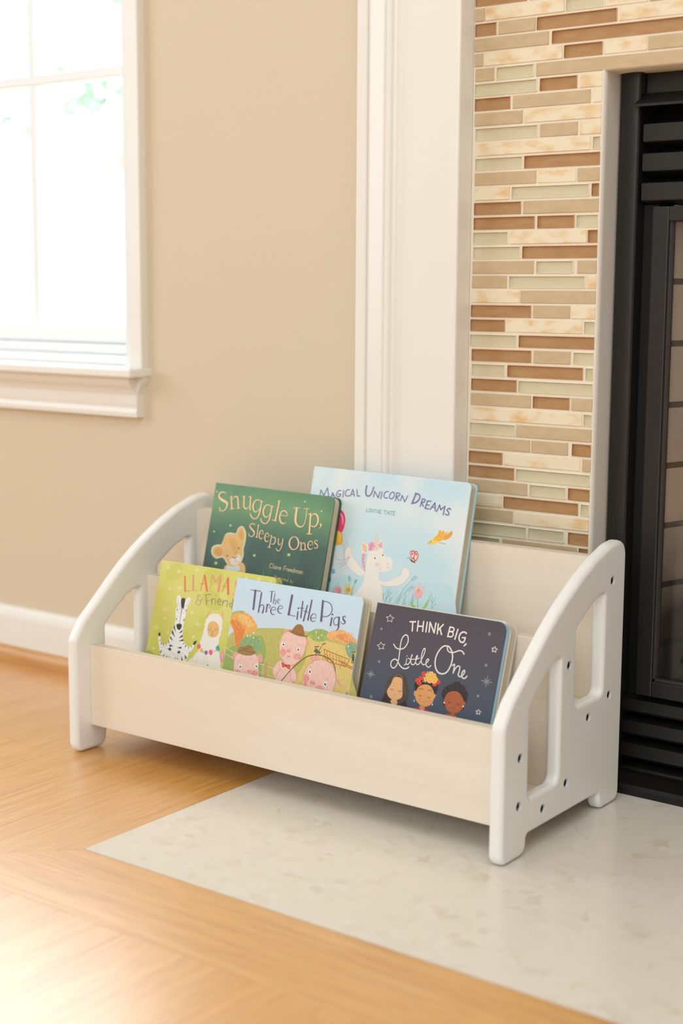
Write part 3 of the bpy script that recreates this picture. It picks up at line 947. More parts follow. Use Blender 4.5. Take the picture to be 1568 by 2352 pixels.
# ------------------------------------------------------------------ book rack
RACK = thing('book_rack', 'low two-tier children\'s book rack with white curved sides and pale birch boards', 'book rack', (0.066, 0.385, 0.0))
def rpart(name, o, parent=None):
    o.name = name
    o.parent = parent or RACK
    if parent is None:
        o.matrix_parent_inverse = Matrix.Translation(RACK.location).inverted()
    return o
BEV = 0.0058
def smooth_closed(pts, n=4):
    out = []
    L = len(pts)
    for i in range(L):
        p0, p1, p2, p3 = (Vector(pts[(i + k) % L]) for k in (-1, 0, 1, 2))
        for s in range(n):
            t = s / n
            out.append(0.5 * ((2 * p1) + (-p0 + p2) * t + (2 * p0 - 5 * p1 + 4 * p2 - p3) * t * t + (-p0 + 3 * p1 - 3 * p2 + p3) * t ** 3))
    return out
def rounded(pts, n=6):
    """polygon of (y, z, radius) corners -> points with arcs"""
    out = []
    L = len(pts)
    for i in range(L):
        p, a, b = Vector(pts[i][:2]), Vector(pts[i - 1][:2]), Vector(pts[(i + 1) % L][:2])
        r = pts[i][2]
        if r <= 0:
            out.append(p)
            continue
        d1, d2 = (a - p).normalized(), (b - p).normalized()
        ang = d1.angle(d2)
        if ang > 3.1:
            out.append(p)
            continue
        t = min(r / math.tan(ang / 2), (a - p).length * 0.49, (b - p).length * 0.49)
        q1, q2 = p + d1 * t, p + d2 * t
        for s in range(n + 1):
            u = s / n
            out.append((1 - u) ** 2 * q1 + 2 * u * (1 - u) * (p * 0.85 + (q1 + q2) * 0.075) + u * u * q2)
    return out
ARC = [(0.2452, 0.160, 0.012), (0.262, 0.184, 0.02), (0.276, 0.196, 0.05), (0.295, 0.2125, 0.06), (0.318, 0.233, 0.06), (0.342, 0.2528, 0.06), (0.369, 0.272, 0.06),
       (0.393, 0.2868, 0.06), (0.419, 0.3015, 0.06), (0.455, 0.3180, 0.06), (0.492, 0.3300, 0.05), (0.5255, 0.3335, 0.014)]
OUT = ARC + [(0.5262, 0.0068, 0.008), (0.4815, 0.0068, 0.008), (0.4815, 0.0295, 0.016), (0.2915, 0.0295, 0.016), (0.2915, 0.0068, 0.008), (0.2452, 0.0068, 0.008)]
HOLE1 = [(0.4815, 0.2815, 0.016), (0.4815, 0.1440, 0.016), (0.4005, 0.1440, 0.014), (0.4005, 0.2475, 0.016), (0.441, 0.2720, 0.05), (0.464, 0.2805, 0.02)]
HOLE2 = [(0.3735, 0.2215, 0.014), (0.3735, 0.0608, 0.016), (0.2930, 0.0608, 0.012), (0.2930, 0.1760, 0.014), (0.3150, 0.1960, 0.05), (0.3410, 0.2150, 0.03), (0.358, 0.2215, 0.01)]
BOLTS = [(0.495, 0.290), (0.3885, 0.205), (0.495, 0.146), (0.441, 0.1295), (0.2775, 0.120), (0.3885, 0.061), (0.2765, 0.0635), (0.333, 0.045)]
def side_panel_mesh(x_out, outward):
    """white panel 18 mm thick with rounded edges, two cut-outs and eight bolt holes"""
    cu = bpy.data.curves.new('panel_outline', 'CURVE')
    cu.dimensions = '2D'
    cu.fill_mode = 'BOTH'
    cu.extrude = 0.009 - BEV
    cu.bevel_depth = BEV
    cu.bevel_resolution = 4
    for poly in (rounded(OUT), rounded(HOLE1), rounded(HOLE2)):
        sp = cu.splines.new('POLY')
        sp.points.add(len(poly) - 1)
        for p, q in zip(sp.points, poly):
            p.co = (q[0], q[1], 0, 1)
        sp.use_cyclic_u = True
    tmp = bpy.data.objects.new('panel_tmp', cu)
    COL.objects.link(tmp)
    dg = bpy.context.evaluated_depsgraph_get()
    me = bpy.data.meshes.new_from_object(tmp.evaluated_get(dg))
    bpy.data.objects.remove(tmp, do_unlink=True)
    bpy.data.curves.remove(cu)
    # curve (x, y, z) -> scene (z, x, y)
    xc = x_out - outward * 0.009
    me.transform(Matrix(((0, 0, 1, xc), (1, 0, 0, 0), (0, 1, 0, 0), (0, 0, 0, 1))))
    bm = bmesh.new()
    bm.from_mesh(me)
    bmesh.ops.remove_doubles(bm, verts=bm.verts, dist=1e-5)
    bmesh.ops.recalc_face_normals(bm, faces=bm.faces)
    bm.to_mesh(me)
    bm.free()
    o = link('side_panel', me)
    bm = bmesh.new()
    for y, z in BOLTS:
        r = bmesh.ops.create_cone(bm, cap_ends=True, segments=28, radius1=0.0058, radius2=0.0058, depth=0.016)
        bmesh.ops.transform(bm, matrix=Matrix.Translation((x_out, y, z)) @ Matrix.Rotation(math.pi / 2, 4, 'Y'), verts=r['verts'])
    cut = bm_obj('cut_tmp', bm)
    md = o.modifiers.new('holes', 'BOOLEAN')
    md.object = cut
    md.operation = 'DIFFERENCE'
    md.solver = 'EXACT'
    bpy.context.view_layer.update()
    dg = bpy.context.evaluated_depsgraph_get()
    me2 = bpy.data.meshes.new_from_object(o.evaluated_get(dg))
    o.modifiers.clear()
    o.data = me2
    bpy.data.objects.remove(cut, do_unlink=True)
    me2.materials.clear()
    me2.materials.append(M['rack_white'])
    bm = bmesh.new()
    bm.from_mesh(me2)
    for f in bm.faces:
        f.smooth = True
    for e in bm.edges:
        if len(e.link_faces) == 2 and e.calc_face_angle(0) > math.radians(32):
            e.smooth = False
    bm.to_mesh(me2)
    bm.free()
    wn_ = o.modifiers.new('even_shading', 'WEIGHTED_NORMAL')
    wn_.keep_sharp = True
    wn_.weight = 80
    return o
XR, XL = 0.4150, -0.2830
for xo, s in ((XR, 1), (XL, -1)):
    pan = rpart('side_panel', side_panel_mesh(xo, s))
    for y, z in BOLTS:
        bm = bmesh.new()
        r = bmesh.ops.create_cone(bm, cap_ends=True, segments=20, radius1=0.0057, radius2=0.0054, depth=0.005)
        bmesh.ops.transform(bm, matrix=Matrix.Translation((xo - s * 0.0052, y, z)) @ Matrix.Rotation(math.pi / 2 * s, 4, 'Y'), verts=r['verts'])
        r = bmesh.ops.create_cone(bm, cap_ends=True, segments=6, radius1=0.0022, radius2=0.0022, depth=0.0012)
        bmesh.ops.transform(bm, matrix=Matrix.Translation((xo - s * 0.0025, y, z)) @ Matrix.Rotation(math.pi / 2 * s, 4, 'Y'), verts=r['verts'])
        b = bm_obj('bolt', bm, M['bolt'])
        rpart('bolt', b, pan)
IX0, IX1 = XL + 0.018, XR - 0.018
def board(name, y0, y1, z0, z1, m):
    bm = bmesh.new()
    add_box(bm, IX0, IX1, y0, y1, z0, z1, 0.0008, 1)
    bm.normal_update()
    for f in bm.faces:
        f.material_index = 1 if (y1 - y0 < z1 - z0 and abs(f.normal.z) > 0.6) else 0
    o = bm_obj(name, bm, [m, M['ply']])
    return rpart(name, o)
board('front_board', 0.2665, 0.2815, 0.0365, 0.1510, M['birch'])
board('middle_board', 0.3810, 0.3960, 0.0375, 0.2330, M['birch'])
board('back_board', 0.4875, 0.5025, 0.1225, 0.3185, M['birch'])
board('lower_shelf', 0.2820, 0.3805, 0.0375, 0.0525, M['birch_v'])
board('upper_shelf', 0.3965, 0.4870, 0.1220, 0.1370, M['birch_v'])

# ------------------------------------------------------------------ books
def ink_mat():
    m = bpy.data.materials.new('printed_ink')
    m.use_nodes = True
    nt = m.node_tree
    b = nt.nodes['Principled BSDF']
    b.inputs['Roughness'].default_value = 0.42
    b.inputs['Specular IOR Level'].default_value = 0.35
    at = nt.nodes.new('ShaderNodeAttribute')
    at.attribute_name = 'ink'
    nt.links.new(at.outputs['Color'], b.inputs['Base Color'])
    return m
M['ink'] = ink_mat()
def ink_tex_mat():
    """printed ink with the mottled crayon look of the illustrations"""
    m = ink_mat()
    m.name = 'printed_crayon_ink'
    nt = m.node_tree
    b = nt.nodes['Principled BSDF']
    at = [n for n in nt.nodes if n.type == 'ATTRIBUTE'][0]
    tc = nt.nodes.new('ShaderNodeTexCoord')
    mp = nt.nodes.new('ShaderNodeMapping')
    mp.inputs['Scale'].default_value = (520, 300, 170)
    nz = nt.nodes.new('ShaderNodeTexNoise')
    nz.inputs['Scale'].default_value = 1
    nz.inputs['Detail'].default_value = 4
    rp = nt.nodes.new('ShaderNodeValToRGB')
    rp.color_ramp.elements[0].position = 0.3
    rp.color_ramp.elements[0].color = (0.80, 0.82, 0.72, 1)
    rp.color_ramp.elements[1].position = 0.7
    rp.color_ramp.elements[1].color = (1.08, 1.06, 1.0, 1)
    mx = nt.nodes.new('ShaderNodeMixRGB')
    mx.blend_type = 'MULTIPLY'
    mx.inputs[0].default_value = 0.75
    nt.links.new(tc.outputs['Object'], mp.inputs[0])
    nt.links.new(mp.outputs[0], nz.inputs['Vector'])
    nt.links.new(nz.outputs['Fac'], rp.inputs[0])
    nt.links.new(at.outputs['Color'], mx.inputs[1])
    nt.links.new(rp.outputs[0], mx.inputs[2])
    nt.links.new(mx.outputs[0], b.inputs['Base Color'])
    return m
M['ink_tex'] = ink_tex_mat()
M['pages'] = mat('cream_page_edges', '#ddd0ba', 0.7, 0.2, noise=('#cbbba2', (8, 900, 8), 2, 0.35, 0.6))
M['pages_w'] = mat('white_page_edges', '#e6dccb', 0.7, 0.2, noise=('#cfc3ae', (8, 420, 8), 2, 0.4, 0.6))

CA, TL, AL = 'cover_artwork', 'title_lettering', 'author_lettering'
ART = {
'snug': [
(CA,'S','#6fa06a','866 951 12.4 853 1006 8.2 844 1042 2.1'),
(CA,'S','#3f7050','539 713 12.4 534 820 8.2 545 894 2.1'),
(CA,'S','#3f7050','883 750 12.4 876 861 8.2 885 936 2.1'),
(CA,'S','#4f8254','989 571 12.4 985 680 8.2 998 755 2.1'),
(CA,'S','#3f7050','1805 990 12.4 1772 1097 8.2 1741 1168 2.1'),
(CA,'S','#3f7050','2119 723 12.4 2079 809 8.2 2035 864 2.1'),
(CA,'S','#5f9460','1626 832 12.4 1599 897 8.2 1569 939 2.1'),
(CA,'S','#477a4c','2090 734 12.4 2099 783 8.2 2119 819 2.1'),
(CA,'S','#3f7050','1017 684 12.4 1019 772 8.2 1036 833 2.1'),
(CA,'S','#6fa06a','1211 751 12.4 1195 816 8.2 1182 858 2.1'),
(CA,'S','#4f8254','972 637 12.4 927 727 8.2 876 785 2.1'),
(CA,'S','#6fa06a','982 760 12.4 981 820 8.2 989 862 2.1'),
(CA,'S','#5f9460','1589 1029 12.4 1580 1109 8.2 1581 1163 2.1'),
(CA,'S','#477a4c','809 790 12.4 780 878 8.2 752 936 2.1'),
(CA,'S','#4f8254','1963 1045 12.4 1961 1113 8.2 1968 1160 2.1'),
(CA,'S','#4f8254','1512 659 12.4 1491 718 8.2 1469 756 2.1'),
(CA,'S','#4f8254','1234 1010 12.4 1232 1130 8.2 1248 1212 2.1'),
(CA,'S','#4f8254','1769 639 12.4 1745 707 8.2 1722 752 2.1'),
(CA,'S','#477a4c','777 687 12.4 776 742 8.2 783 780 2.1'),
(CA,'S','#3f7050','1573 650 12.4 1539 722 8.2 1499 767 2.1'),
(CA,'S','#4f8254','2075 951 12.4 2052 1029 8.2 2031 1080 2.1'),
(CA,'S','#3f7050','1149 651 12.4 1137 731 8.2 1132 785 2.1'),
(CA,'S','#4f8254','894 574 12.4 859 623 8.2 815 653 2.1'),
(CA,'S','#5f9460','806 678 12.4 794 767 8.2 790 827 2.1'),
(CA,'S','#4f8254','1464 902 12.4 1426 984 8.2 1383 1038 2.1'),
(CA,'S','#5f9460','1782 890 12.4 1768 954 8.2 1757 997 2.1'),
(CA,'S','#6fa06a','1153 1006 12.4 1130 1100 8.2 1113 1163 2.1'),
(CA,'S','#5f9460','1198 927 12.4 1159 990 8.2 1111 1029 2.1'),
(CA,'S','#5f9460','886 904 12.4 868 970 8.2 851 1015 2.1'),
(CA,'S','#3f7050','1090 605 12.4 1069 725 8.2 1058 806 2.1'),
(CA,'S','#4f8254','1221 613 12.4 1209 668 8.2 1201 704 2.1'),
(CA,'S','#5f9460','897 595 12.4 867 689 8.2 840 751 2.1'),
(CA,'S','#6fa06a','1844 790 12.4 1827 883 8.2 1816 946 2.1'),
(CA,'S','#6fa06a','1627 940 12.4 1641 996 8.2 1671 1036 2.1'),
(CA,'S','#5f9460','2145 674 12.4 2099 780 8.2 2049 849 2.1'),
(CA,'S','#4f8254','764 538 12.4 764 639 8.2 782 709 2.1'),
(CA,'S','#6fa06a','1283 816 12.4 1294 883 8.2 1320 930 2.1'),
(CA,'S','#4f8254','547 538 12.4 539 607 8.2 538 653 2.1'),
(CA,'S','#6fa06a','1197 671 12.4 1199 762 8.2 1219 824 2.1'),
(CA,'S','#477a4c','1931 997 12.4 1900 1106 8.2 1872 1178 2.1'),
(CA,'S','#477a4c','1787 862 12.4 1773 914 8.2 1761 949 2.1'),
(CA,'S','#477a4c','1629 1011 12.4 1630 1105 8.2 1647 1169 2.1'),
(CA,'S','#477a4c','725 817 12.4 733 891 8.2 758 942 2.1'),
(CA,'S','#477a4c','1050 980 12.4 1034 1042 8.2 1022 1084 2.1'),
(CA,'S','#6fa06a','2103 928 12.4 2107 1005 8.2 2125 1059 2.1'),
(CA,'S','#3f7050','673 554 12.4 657 634 8.2 647 688 2.1'),
(CA,'P','#d9d8b0','328 1546 411 1590 520 1592 550 1669 620 1706 701 1630 721 1500 710 1380 727 1299 685 1154 574 1120 461 1133 351 1218 227 1189 126 1254 127 1353 226 1396 287 1407'),
(CA,'P','#e6b878','436 1123 427 989 664 992 803 1065 722 1194'),
(CA,'P','#e2b574','316 1516 406 1569 527 1576 566 1661 624 1687 678 1621 698 1497 688 1385 701 1303 664 1166 561 1137 466 1155 359 1240 236 1211 154 1264 155 1346 238 1376 298 1392'),
(CA,'P','#d89f58','181 1317 243 1353 314 1333 320 1249 249 1236 188 1261'),
(CA,'P','#d9a25c','574 1595 616 1656 656 1604 670 1522 631 1518 593 1548'),
(CA,'P','#dca862','419 1507 520 1505 582 1428 611 1334 566 1286 504 1363 436 1425'),
(CA,'P','#ead9c4','490 1214 564 1251 636 1302 689 1246 648 1157 571 1133 512 1154'),
(CA,'P','#d8dcd2','453 1111 565 1118 670 1139 694 1065 555 991 448 1020'),
(CA,'p','#3a3024','439 1257 439 1250 436 1244 431 1242 425 1243 420 1247 417 1254 417 1261 420 1267 425 1269 431 1268 436 1263'),
(CA,'p','#3a3024','629 1387 629 1380 626 1375 621 1373 615 1374 610 1378 608 1385 608 1392 610 1397 615 1400 621 1399 626 1394'),
(CA,'S','#6a4a34','534 1247 11.0 579 1243 11.0 605 1274 11.0'),
(CA,'S','#a08468','580 1239 5.5 600 1193 5.5 641 1191 5.5'),
(CA,'p','#9db08a','423 1693 422 1683 414 1676 403 1672 390 1673 380 1679 374 1688 376 1697 383 1705 395 1709 408 1708 418 1702'),
(CA,'p','#e4e0a0','410 1692 410 1687 406 1684 401 1682 395 1682 390 1685 387 1689 388 1694 392 1697 397 1699 403 1699 408 1696'),
(CA,'p','#9db08a','947 1323 945 1312 937 1304 925 1300 911 1301 900 1307 894 1317 896 1327 904 1336 916 1340 930 1339 941 1333'),
(CA,'p','#e4e0a0','933 1321 932 1316 928 1312 923 1310 916 1311 911 1314 908 1318 909 1323 913 1327 919 1329 925 1329 930 1326'),
(CA,'p','#9db08a','1558 1407 1556 1395 1547 1385 1532 1380 1517 1381 1504 1388 1497 1400 1499 1412 1508 1422 1523 1427 1539 1426 1551 1419'),
(CA,'p','#e4e0a0','1542 1405 1541 1399 1537 1395 1530 1392 1522 1393 1516 1396 1513 1402 1514 1408 1519 1412 1525 1415 1533 1414 1539 1411'),
(CA,'p','#9db08a','273 1131 271 1118 261 1107 246 1102 229 1103 215 1111 208 1123 210 1136 220 1146 235 1151 252 1150 266 1143'),
(CA,'p','#e4e0a0','256 1129 255 1123 250 1118 243 1115 235 1116 229 1119 225 1125 226 1131 231 1136 238 1138 246 1138 253 1134'),
(CA,'p','#9db08a','128 1573 127 1565 121 1559 112 1556 102 1557 94 1561 90 1568 91 1576 97 1582 106 1585 116 1584 124 1580'),
(CA,'p','#e4e0a0','118 1572 117 1568 115 1565 110 1564 106 1564 102 1566 100 1570 100 1573 103 1576 107 1577 112 1577 116 1575'),
(CA,'p','#9db08a','1678 2165 1677 2157 1671 2150 1661 2147 1651 2148 1642 2153 1638 2161 1639 2169 1645 2176 1655 2179 1665 2178 1674 2173'),
(CA,'p','#e4e0a0','1668 2164 1667 2160 1664 2157 1660 2156 1655 2156 1651 2159 1649 2162 1649 2166 1652 2169 1657 2171 1662 2170 1666 2168'),
(CA,'p','#9db08a','1986 2062 1985 2053 1979 2047 1970 2044 1960 2045 1951 2050 1947 2057 1948 2066 1954 2072 1964 2075 1974 2074 1982 2069'),
(CA,'p','#e4e0a0','1976 2060 1975 2057 1973 2054 1968 2052 1963 2053 1959 2055 1958 2058 1958 2062 1961 2065 1965 2067 1970 2066 1974 2064'),
(CA,'p','#9db08a','62 2148 61 2140 55 2134 46 2131 36 2132 27 2137 23 2144 24 2152 30 2158 39 2161 49 2160 58 2155'),
(CA,'p','#e4e0a0','51 2147 51 2143 48 2141 44 2139 39 2140 35 2142 33 2145 34 2149 37 2151 41 2153 46 2152 50 2150'),
(TL,'s','#f6cfa2','221 2157 6.3 221 2113 6.3'),
(TL,'S','#f6cfa2','219 2138 8.4 176 2151 14.6 122 2137 20.9 98 2099 27.2 121 2060 31.4 187 2031 37.7 261 2006 33.5 281 1967 27.2 262 1914 18.8 219 1882 13.6 172 1888 10.5 146 1927 7.3'),
(TL,'s','#f6cfa2','136 1933 7.3 165 1863 9.4'),
(TL,'s','#f6cfa2','330 2100 20.9 380 1929 25.1'),
(TL,'s','#f6cfa2','313 2083 6.3 343 2104 14.6'),
(TL,'s','#f6cfa2','345 1921 9.4 421 1938 9.4'),
(TL,'S','#f6cfa2','360 2060 8.4 387 2097 13.6 424 2109 19.9 457 2089 24.1 497 1950 24.1'),
(TL,'s','#f6cfa2','465 1940 9.4 530 1955 9.4'),
(TL,'S','#f6cfa2','568 2124 23.0 592 1996 24.1 620 1960 19.9 655 1960 14.6 692 1996 8.4'),
(TL,'s','#f6cfa2','688 2135 23.0 713 1953 23.0'),
(TL,'s','#f6cfa2','543 2122 9.4 587 2127 9.4'),
(TL,'s','#f6cfa2','654 2128 9.4 704 2128 9.4'),
(TL,'s','#f6cfa2','704 1954 10.5 739 1947 6.3'),
(TL,'R','#f6cfa2','862 2099 14.6 807 2098 15.7 767 2059 24.1 759 2003 27.2 784 1948 22.0 822 1928 14.6 865 1951 10.5 895 2006 9.4 902 2073 9.4'),
(TL,'S','#f6cfa2','902 2076 20.9 898 1942 25.1 881 1874 19.9 841 1834 14.6 785 1839 15.7 745 1872 18.8 730 1901 10.5'),
(TL,'s','#f6cfa2','897 2097 12.6 928 2078 8.4'),
(TL,'R','#f6cfa2','1059 2046 14.6 1010 2050 15.7 970 2011 24.1 960 1948 27.2 984 1895 22.0 1025 1875 14.6 1068 1903 10.5 1095 1957 9.4 1102 2022 9.4'),
(TL,'S','#f6cfa2','1101 2027 20.9 1095 1888 25.1 1077 1824 19.9 1037 1786 14.6 981 1790 15.7 944 1824 18.8 934 1855 10.5'),
(TL,'s','#f6cfa2','1099 2048 12.6 1127 2027 8.4'),
(TL,'s','#f6cfa2','1216 2122 23.0 1198 1851 25.1'),
(TL,'s','#f6cfa2','1189 2119 10.5 1236 2128 8.4'),
(TL,'s','#f6cfa2','1144 1851 10.5 1219 1842 10.5'),
(TL,'S','#f6cfa2','1268 1936 8.4 1393 1932 8.4 1374 1981 16.7 1326 1999 15.7 1283 1977 18.8 1266 1917 26.1 1280 1860 26.1 1321 1824 20.9 1361 1823 12.6 1393 1848 7.3'),
(TL,'S','#f6cfa2','1541 2056 35.6 1547 1915 36.6 1568 1849 31.4 1624 1810 22.0 1682 1816 15.7 1716 1860 12.6 1724 1944 12.6 1718 2067 12.6'),
(TL,'s','#f6cfa2','1482 2055 9.4 1599 2068 9.4'),
(TL,'s','#f6cfa2','1659 2065 9.4 1756 2071 9.4'),
(TL,'s','#f6cfa2','1796 2004 27.2 1823 1734 28.2'),
(TL,'s','#f6cfa2','1756 1992 9.4 1800 2011 12.6'),
(TL,'s','#f6cfa2','1780 1726 10.5 1868 1731 10.5'),
(TL,'S','#f6cfa2','1809 1972 8.4 1847 2010 14.6 1895 2004 23.0 1933 1956 29.3 1936 1889 26.1 1900 1839 16.7 1844 1841 11.5 1816 1855 8.4'),
(TL,'S','#f6cfa2','1992 1880 27.2 2006 1861 18.8 1982 1821 5.2'),
(TL,'S','#f6cfa2','846 1745 5.2 815 1759 11.5 771 1750 13.6 762 1713 18.8 812 1675 24.1 855 1643 23.0 855 1600 15.7 818 1577 11.5 777 1588 9.4 758 1615 5.2'),
(TL,'s','#f6cfa2','847 1767 6.3 848 1728 5.2'),
(TL,'s','#f6cfa2','753 1626 6.3 768 1580 6.3'),
(TL,'s','#f6cfa2','912 1751 16.7 915 1580 16.7'),
(TL,'s','#f6cfa2','893 1751 8.4 924 1747 6.3'),
(TL,'s','#f6cfa2','893 1579 8.4 935 1576 8.4'),
(TL,'S','#f6cfa2','952 1638 5.2 1022 1637 6.3 1005 1673 11.5 978 1685 11.5 955 1657 15.7 952 1611 17.8 974 1574 15.7 1007 1567 10.5 1033 1587 5.2'),
(TL,'S','#f6cfa2','1061 1609 5.2 1131 1609 6.3 1114 1645 11.5 1087 1657 11.5 1064 1629 15.7 1061 1583 17.8 1082 1546 15.7 1115 1539 10.5 1141 1559 5.2'),
(TL,'s','#f6cfa2','1177 1629 15.7 1168 1467 16.7'),
(TL,'s','#f6cfa2','1153 1633 8.4 1185 1627 7.3'),
(TL,'s','#f6cfa2','1137 1469 8.4 1191 1461 8.4'),
(TL,'S','#f6cfa2','1191 1599 6.3 1224 1615 11.5 1253 1592 17.8 1255 1550 17.8 1229 1515 12.6 1191 1518 6.3'),
(TL,'S','#f6cfa2','1307 1606 15.7 1315 1541 15.7 1336 1517 11.5 1367 1549 6.3'),
(TL,'S','#f6cfa2','1386 1608 16.7 1383 1518 15.7 1368 1458 12.6 1340 1433 11.5 1308 1445 12.6 1293 1467 8.4'),
(TL,'R','#f6cfa2','1575 1660 10.5 1527 1634 17.8 1508 1580 24.1 1522 1524 24.1 1570 1487 15.7 1616 1488 11.5 1656 1518 17.8 1669 1572 24.1 1647 1627 22.0 1608 1657 13.6'),
(TL,'s','#f6cfa2','1708 1596 15.7 1729 1496 16.7'),
(TL,'s','#f6cfa2','1689 1589 7.3 1717 1599 7.3'),
(TL,'s','#f6cfa2','1704 1491 8.4 1760 1500 8.4'),
(TL,'S','#f6cfa2','1725 1571 6.3 1752 1597 11.5 1780 1577 16.7 1798 1506 16.7'),
(TL,'s','#f6cfa2','1776 1501 8.4 1829 1511 8.4'),
(TL,'S','#f6cfa2','1839 1576 5.2 1911 1590 6.3 1895 1625 11.5 1863 1635 11.5 1838 1608 15.7 1833 1566 17.8 1853 1532 15.7 1888 1523 11.5 1921 1544 5.2'),
(TL,'S','#f6cfa2','1985 1643 6.3 1959 1656 8.4 1936 1640 12.6 1951 1616 15.7 1987 1599 15.7 2003 1570 13.6 1980 1547 9.4 1950 1558 6.3'),
(TL,'s','#f6cfa2','1983 1663 5.2 1983 1638 5.2'),
(TL,'s','#f6cfa2','1949 1562 5.2 1957 1540 5.2'),
(AL,'S','#dcc8a0','1268 1236 8.9 1249 1246 8.9 1228 1228 8.9 1227 1203 8.9 1246 1184 8.9 1268 1193 8.9'),
(AL,'s','#dcc8a0','1290 1245 8.9 1287 1183 8.9'),
(AL,'S','#dcc8a0','1334 1213 8.9 1317 1216 8.9 1307 1198 8.9 1316 1182 8.9 1332 1191 8.9 1335 1210 8.9'),
(AL,'s','#dcc8a0','1336 1216 8.9 1334 1182 8.9'),
(AL,'s','#dcc8a0','1354 1215 8.9 1353 1181 8.9'),
(AL,'s','#dcc8a0','1355 1230 8.9 1355 1231 8.9'),
(AL,'s','#dcc8a0','1373 1215 8.9 1371 1181 8.9'),
(AL,'S','#dcc8a0','1372 1203 8.9 1382 1213 8.9 1392 1211 8.9'),
(AL,'S','#dcc8a0','1402 1199 8.9 1430 1199 8.9 1425 1212 8.9 1412 1213 8.9 1402 1199 8.9 1409 1182 8.9 1428 1184 8.9'),
(AL,'s','#dcc8a0','1483 1240 8.9 1480 1178 8.9'),
(AL,'s','#dcc8a0','1483 1240 8.9 1517 1239 8.9'),
(AL,'s','#dcc8a0','1482 1210 8.9 1508 1210 8.9'),
(AL,'s','#dcc8a0','1527 1211 8.9 1526 1177 8.9'),
(AL,'S','#dcc8a0','1527 1199 8.9 1536 1209 8.9 1546 1208 8.9'),
(AL,'S','#dcc8a0','1556 1195 8.9 1584 1195 8.9 1578 1208 8.9 1566 1209 8.9 1556 1195 8.9 1563 1178 8.9 1582 1181 8.9'),
(AL,'S','#dcc8a0','1596 1194 8.9 1624 1194 8.9 1619 1207 8.9 1606 1208 8.9 1596 1194 8.9 1603 1177 8.9 1622 1180 8.9'),
(AL,'S','#dcc8a0','1665 1201 8.9 1648 1208 8.9 1637 1191 8.9 1647 1174 8.9 1663 1181 8.9'),
(AL,'s','#dcc8a0','1667 1235 8.9 1664 1174 8.9'),
(AL,'s','#dcc8a0','1684 1207 8.9 1682 1173 8.9'),
(AL,'S','#dcc8a0','1683 1198 8.9 1695 1207 8.9 1707 1200 8.9 1705 1173 8.9'),
(AL,'S','#dcc8a0','1707 1197 8.9 1718 1206 8.9 1730 1200 8.9 1729 1172 8.9'),
(AL,'S','#dcc8a0','1771 1202 8.9 1755 1205 8.9 1745 1187 8.9 1753 1172 8.9 1769 1180 8.9 1772 1199 8.9'),
(AL,'s','#dcc8a0','1773 1205 8.9 1772 1171 8.9'),
(AL,'s','#dcc8a0','1789 1204 8.9 1788 1171 8.9'),
(AL,'S','#dcc8a0','1789 1195 8.9 1803 1205 8.9 1815 1196 8.9 1814 1170 8.9'),
(AL,'s','#c8bf98','1341 1092 6.2 1336 1055 6.2'),
(AL,'s','#c8bf98','1358 1091 6.2 1353 1053 6.2'),
(AL,'s','#c8bf98','1374 1090 6.2 1369 1052 6.2'),
(AL,'S','#c8bf98','1387 1072 6.2 1385 1057 6.2 1393 1051 6.2 1404 1055 6.2'),
(AL,'s','#c8bf98','1407 1070 6.2 1404 1050 6.2'),
(AL,'S','#c8bf98','1435 1066 6.2 1424 1069 6.2 1418 1065 6.2 1426 1059 6.2 1433 1053 6.2 1423 1048 6.2 1414 1052 6.2'),
(AL,'S','#c8bf98','1450 1077 6.2 1446 1050 6.2 1455 1048 6.2'),
(AL,'s','#c8bf98','1441 1068 6.2 1457 1067 6.2'),
(AL,'s','#c8bf98','1465 1066 6.2 1463 1045 6.2'),
(AL,'S','#c8bf98','1464 1059 6.2 1472 1064 6.2 1479 1063 6.2'),
(AL,'S','#c8bf98','1506 1061 6.2 1494 1064 6.2 1486 1053 6.2 1491 1043 6.2 1503 1048 6.2 1507 1059 6.2'),
(AL,'s','#c8bf98','1508 1063 6.2 1505 1042 6.2'),
(AL,'S','#c8bf98','1525 1071 6.2 1521 1044 6.2 1530 1042 6.2'),
(AL,'s','#c8bf98','1516 1062 6.2 1532 1061 6.2'),
(AL,'S','#c8bf98','1538 1051 6.2 1559 1051 6.2 1555 1058 6.2 1546 1060 6.2 1538 1051 6.2 1542 1041 6.2 1556 1042 6.2'),
(AL,'S','#c8bf98','1589 1053 6.2 1577 1058 6.2 1568 1048 6.2 1574 1037 6.2 1587 1041 6.2'),
(AL,'s','#c8bf98','1592 1074 6.2 1587 1036 6.2'),
(AL,'s','#c8bf98','1631 1071 6.2 1626 1034 6.2'),
(AL,'S','#c8bf98','1628 1049 6.2 1640 1054 6.2 1648 1043 6.2 1637 1033 6.2 1626 1037 6.2'),
(AL,'s','#c8bf98','1658 1052 6.2 1667 1031 6.2'),
(AL,'S','#c8bf98','1681 1050 6.2 1667 1031 6.2 1656 1020 6.2'),
],
'magic': [
(CA,'P','#cbe2e6','531 1024 835 1191 978 1201 1138 1105 1135 773 1110 686 564 607'),
(CA,'P','#cae2e6','1335 1132 1682 1137 1968 1232 2289 1259 2504 1208 2546 736 1433 569'),
(CA,'S','#8fbfb6','1952 842 8.1 1984 900 5.7 2069 965 2.4'),
(CA,'S','#8cb8c0','1832 791 8.1 1828 874 5.7 1839 959 2.4'),
(CA,'S','#b8d4b8','1559 763 8.1 1561 825 5.7 1578 890 2.4'),
(CA,'S','#8fbfb6','1934 952 8.1 1920 1070 5.7 1914 1189 2.4'),
(CA,'S','#8cb8c0','1444 871 8.1 1454 962 5.7 1499 1058 2.4'),
(CA,'S','#a9cfc0','1713 961 8.1 1742 1032 5.7 1823 1110 2.4'),
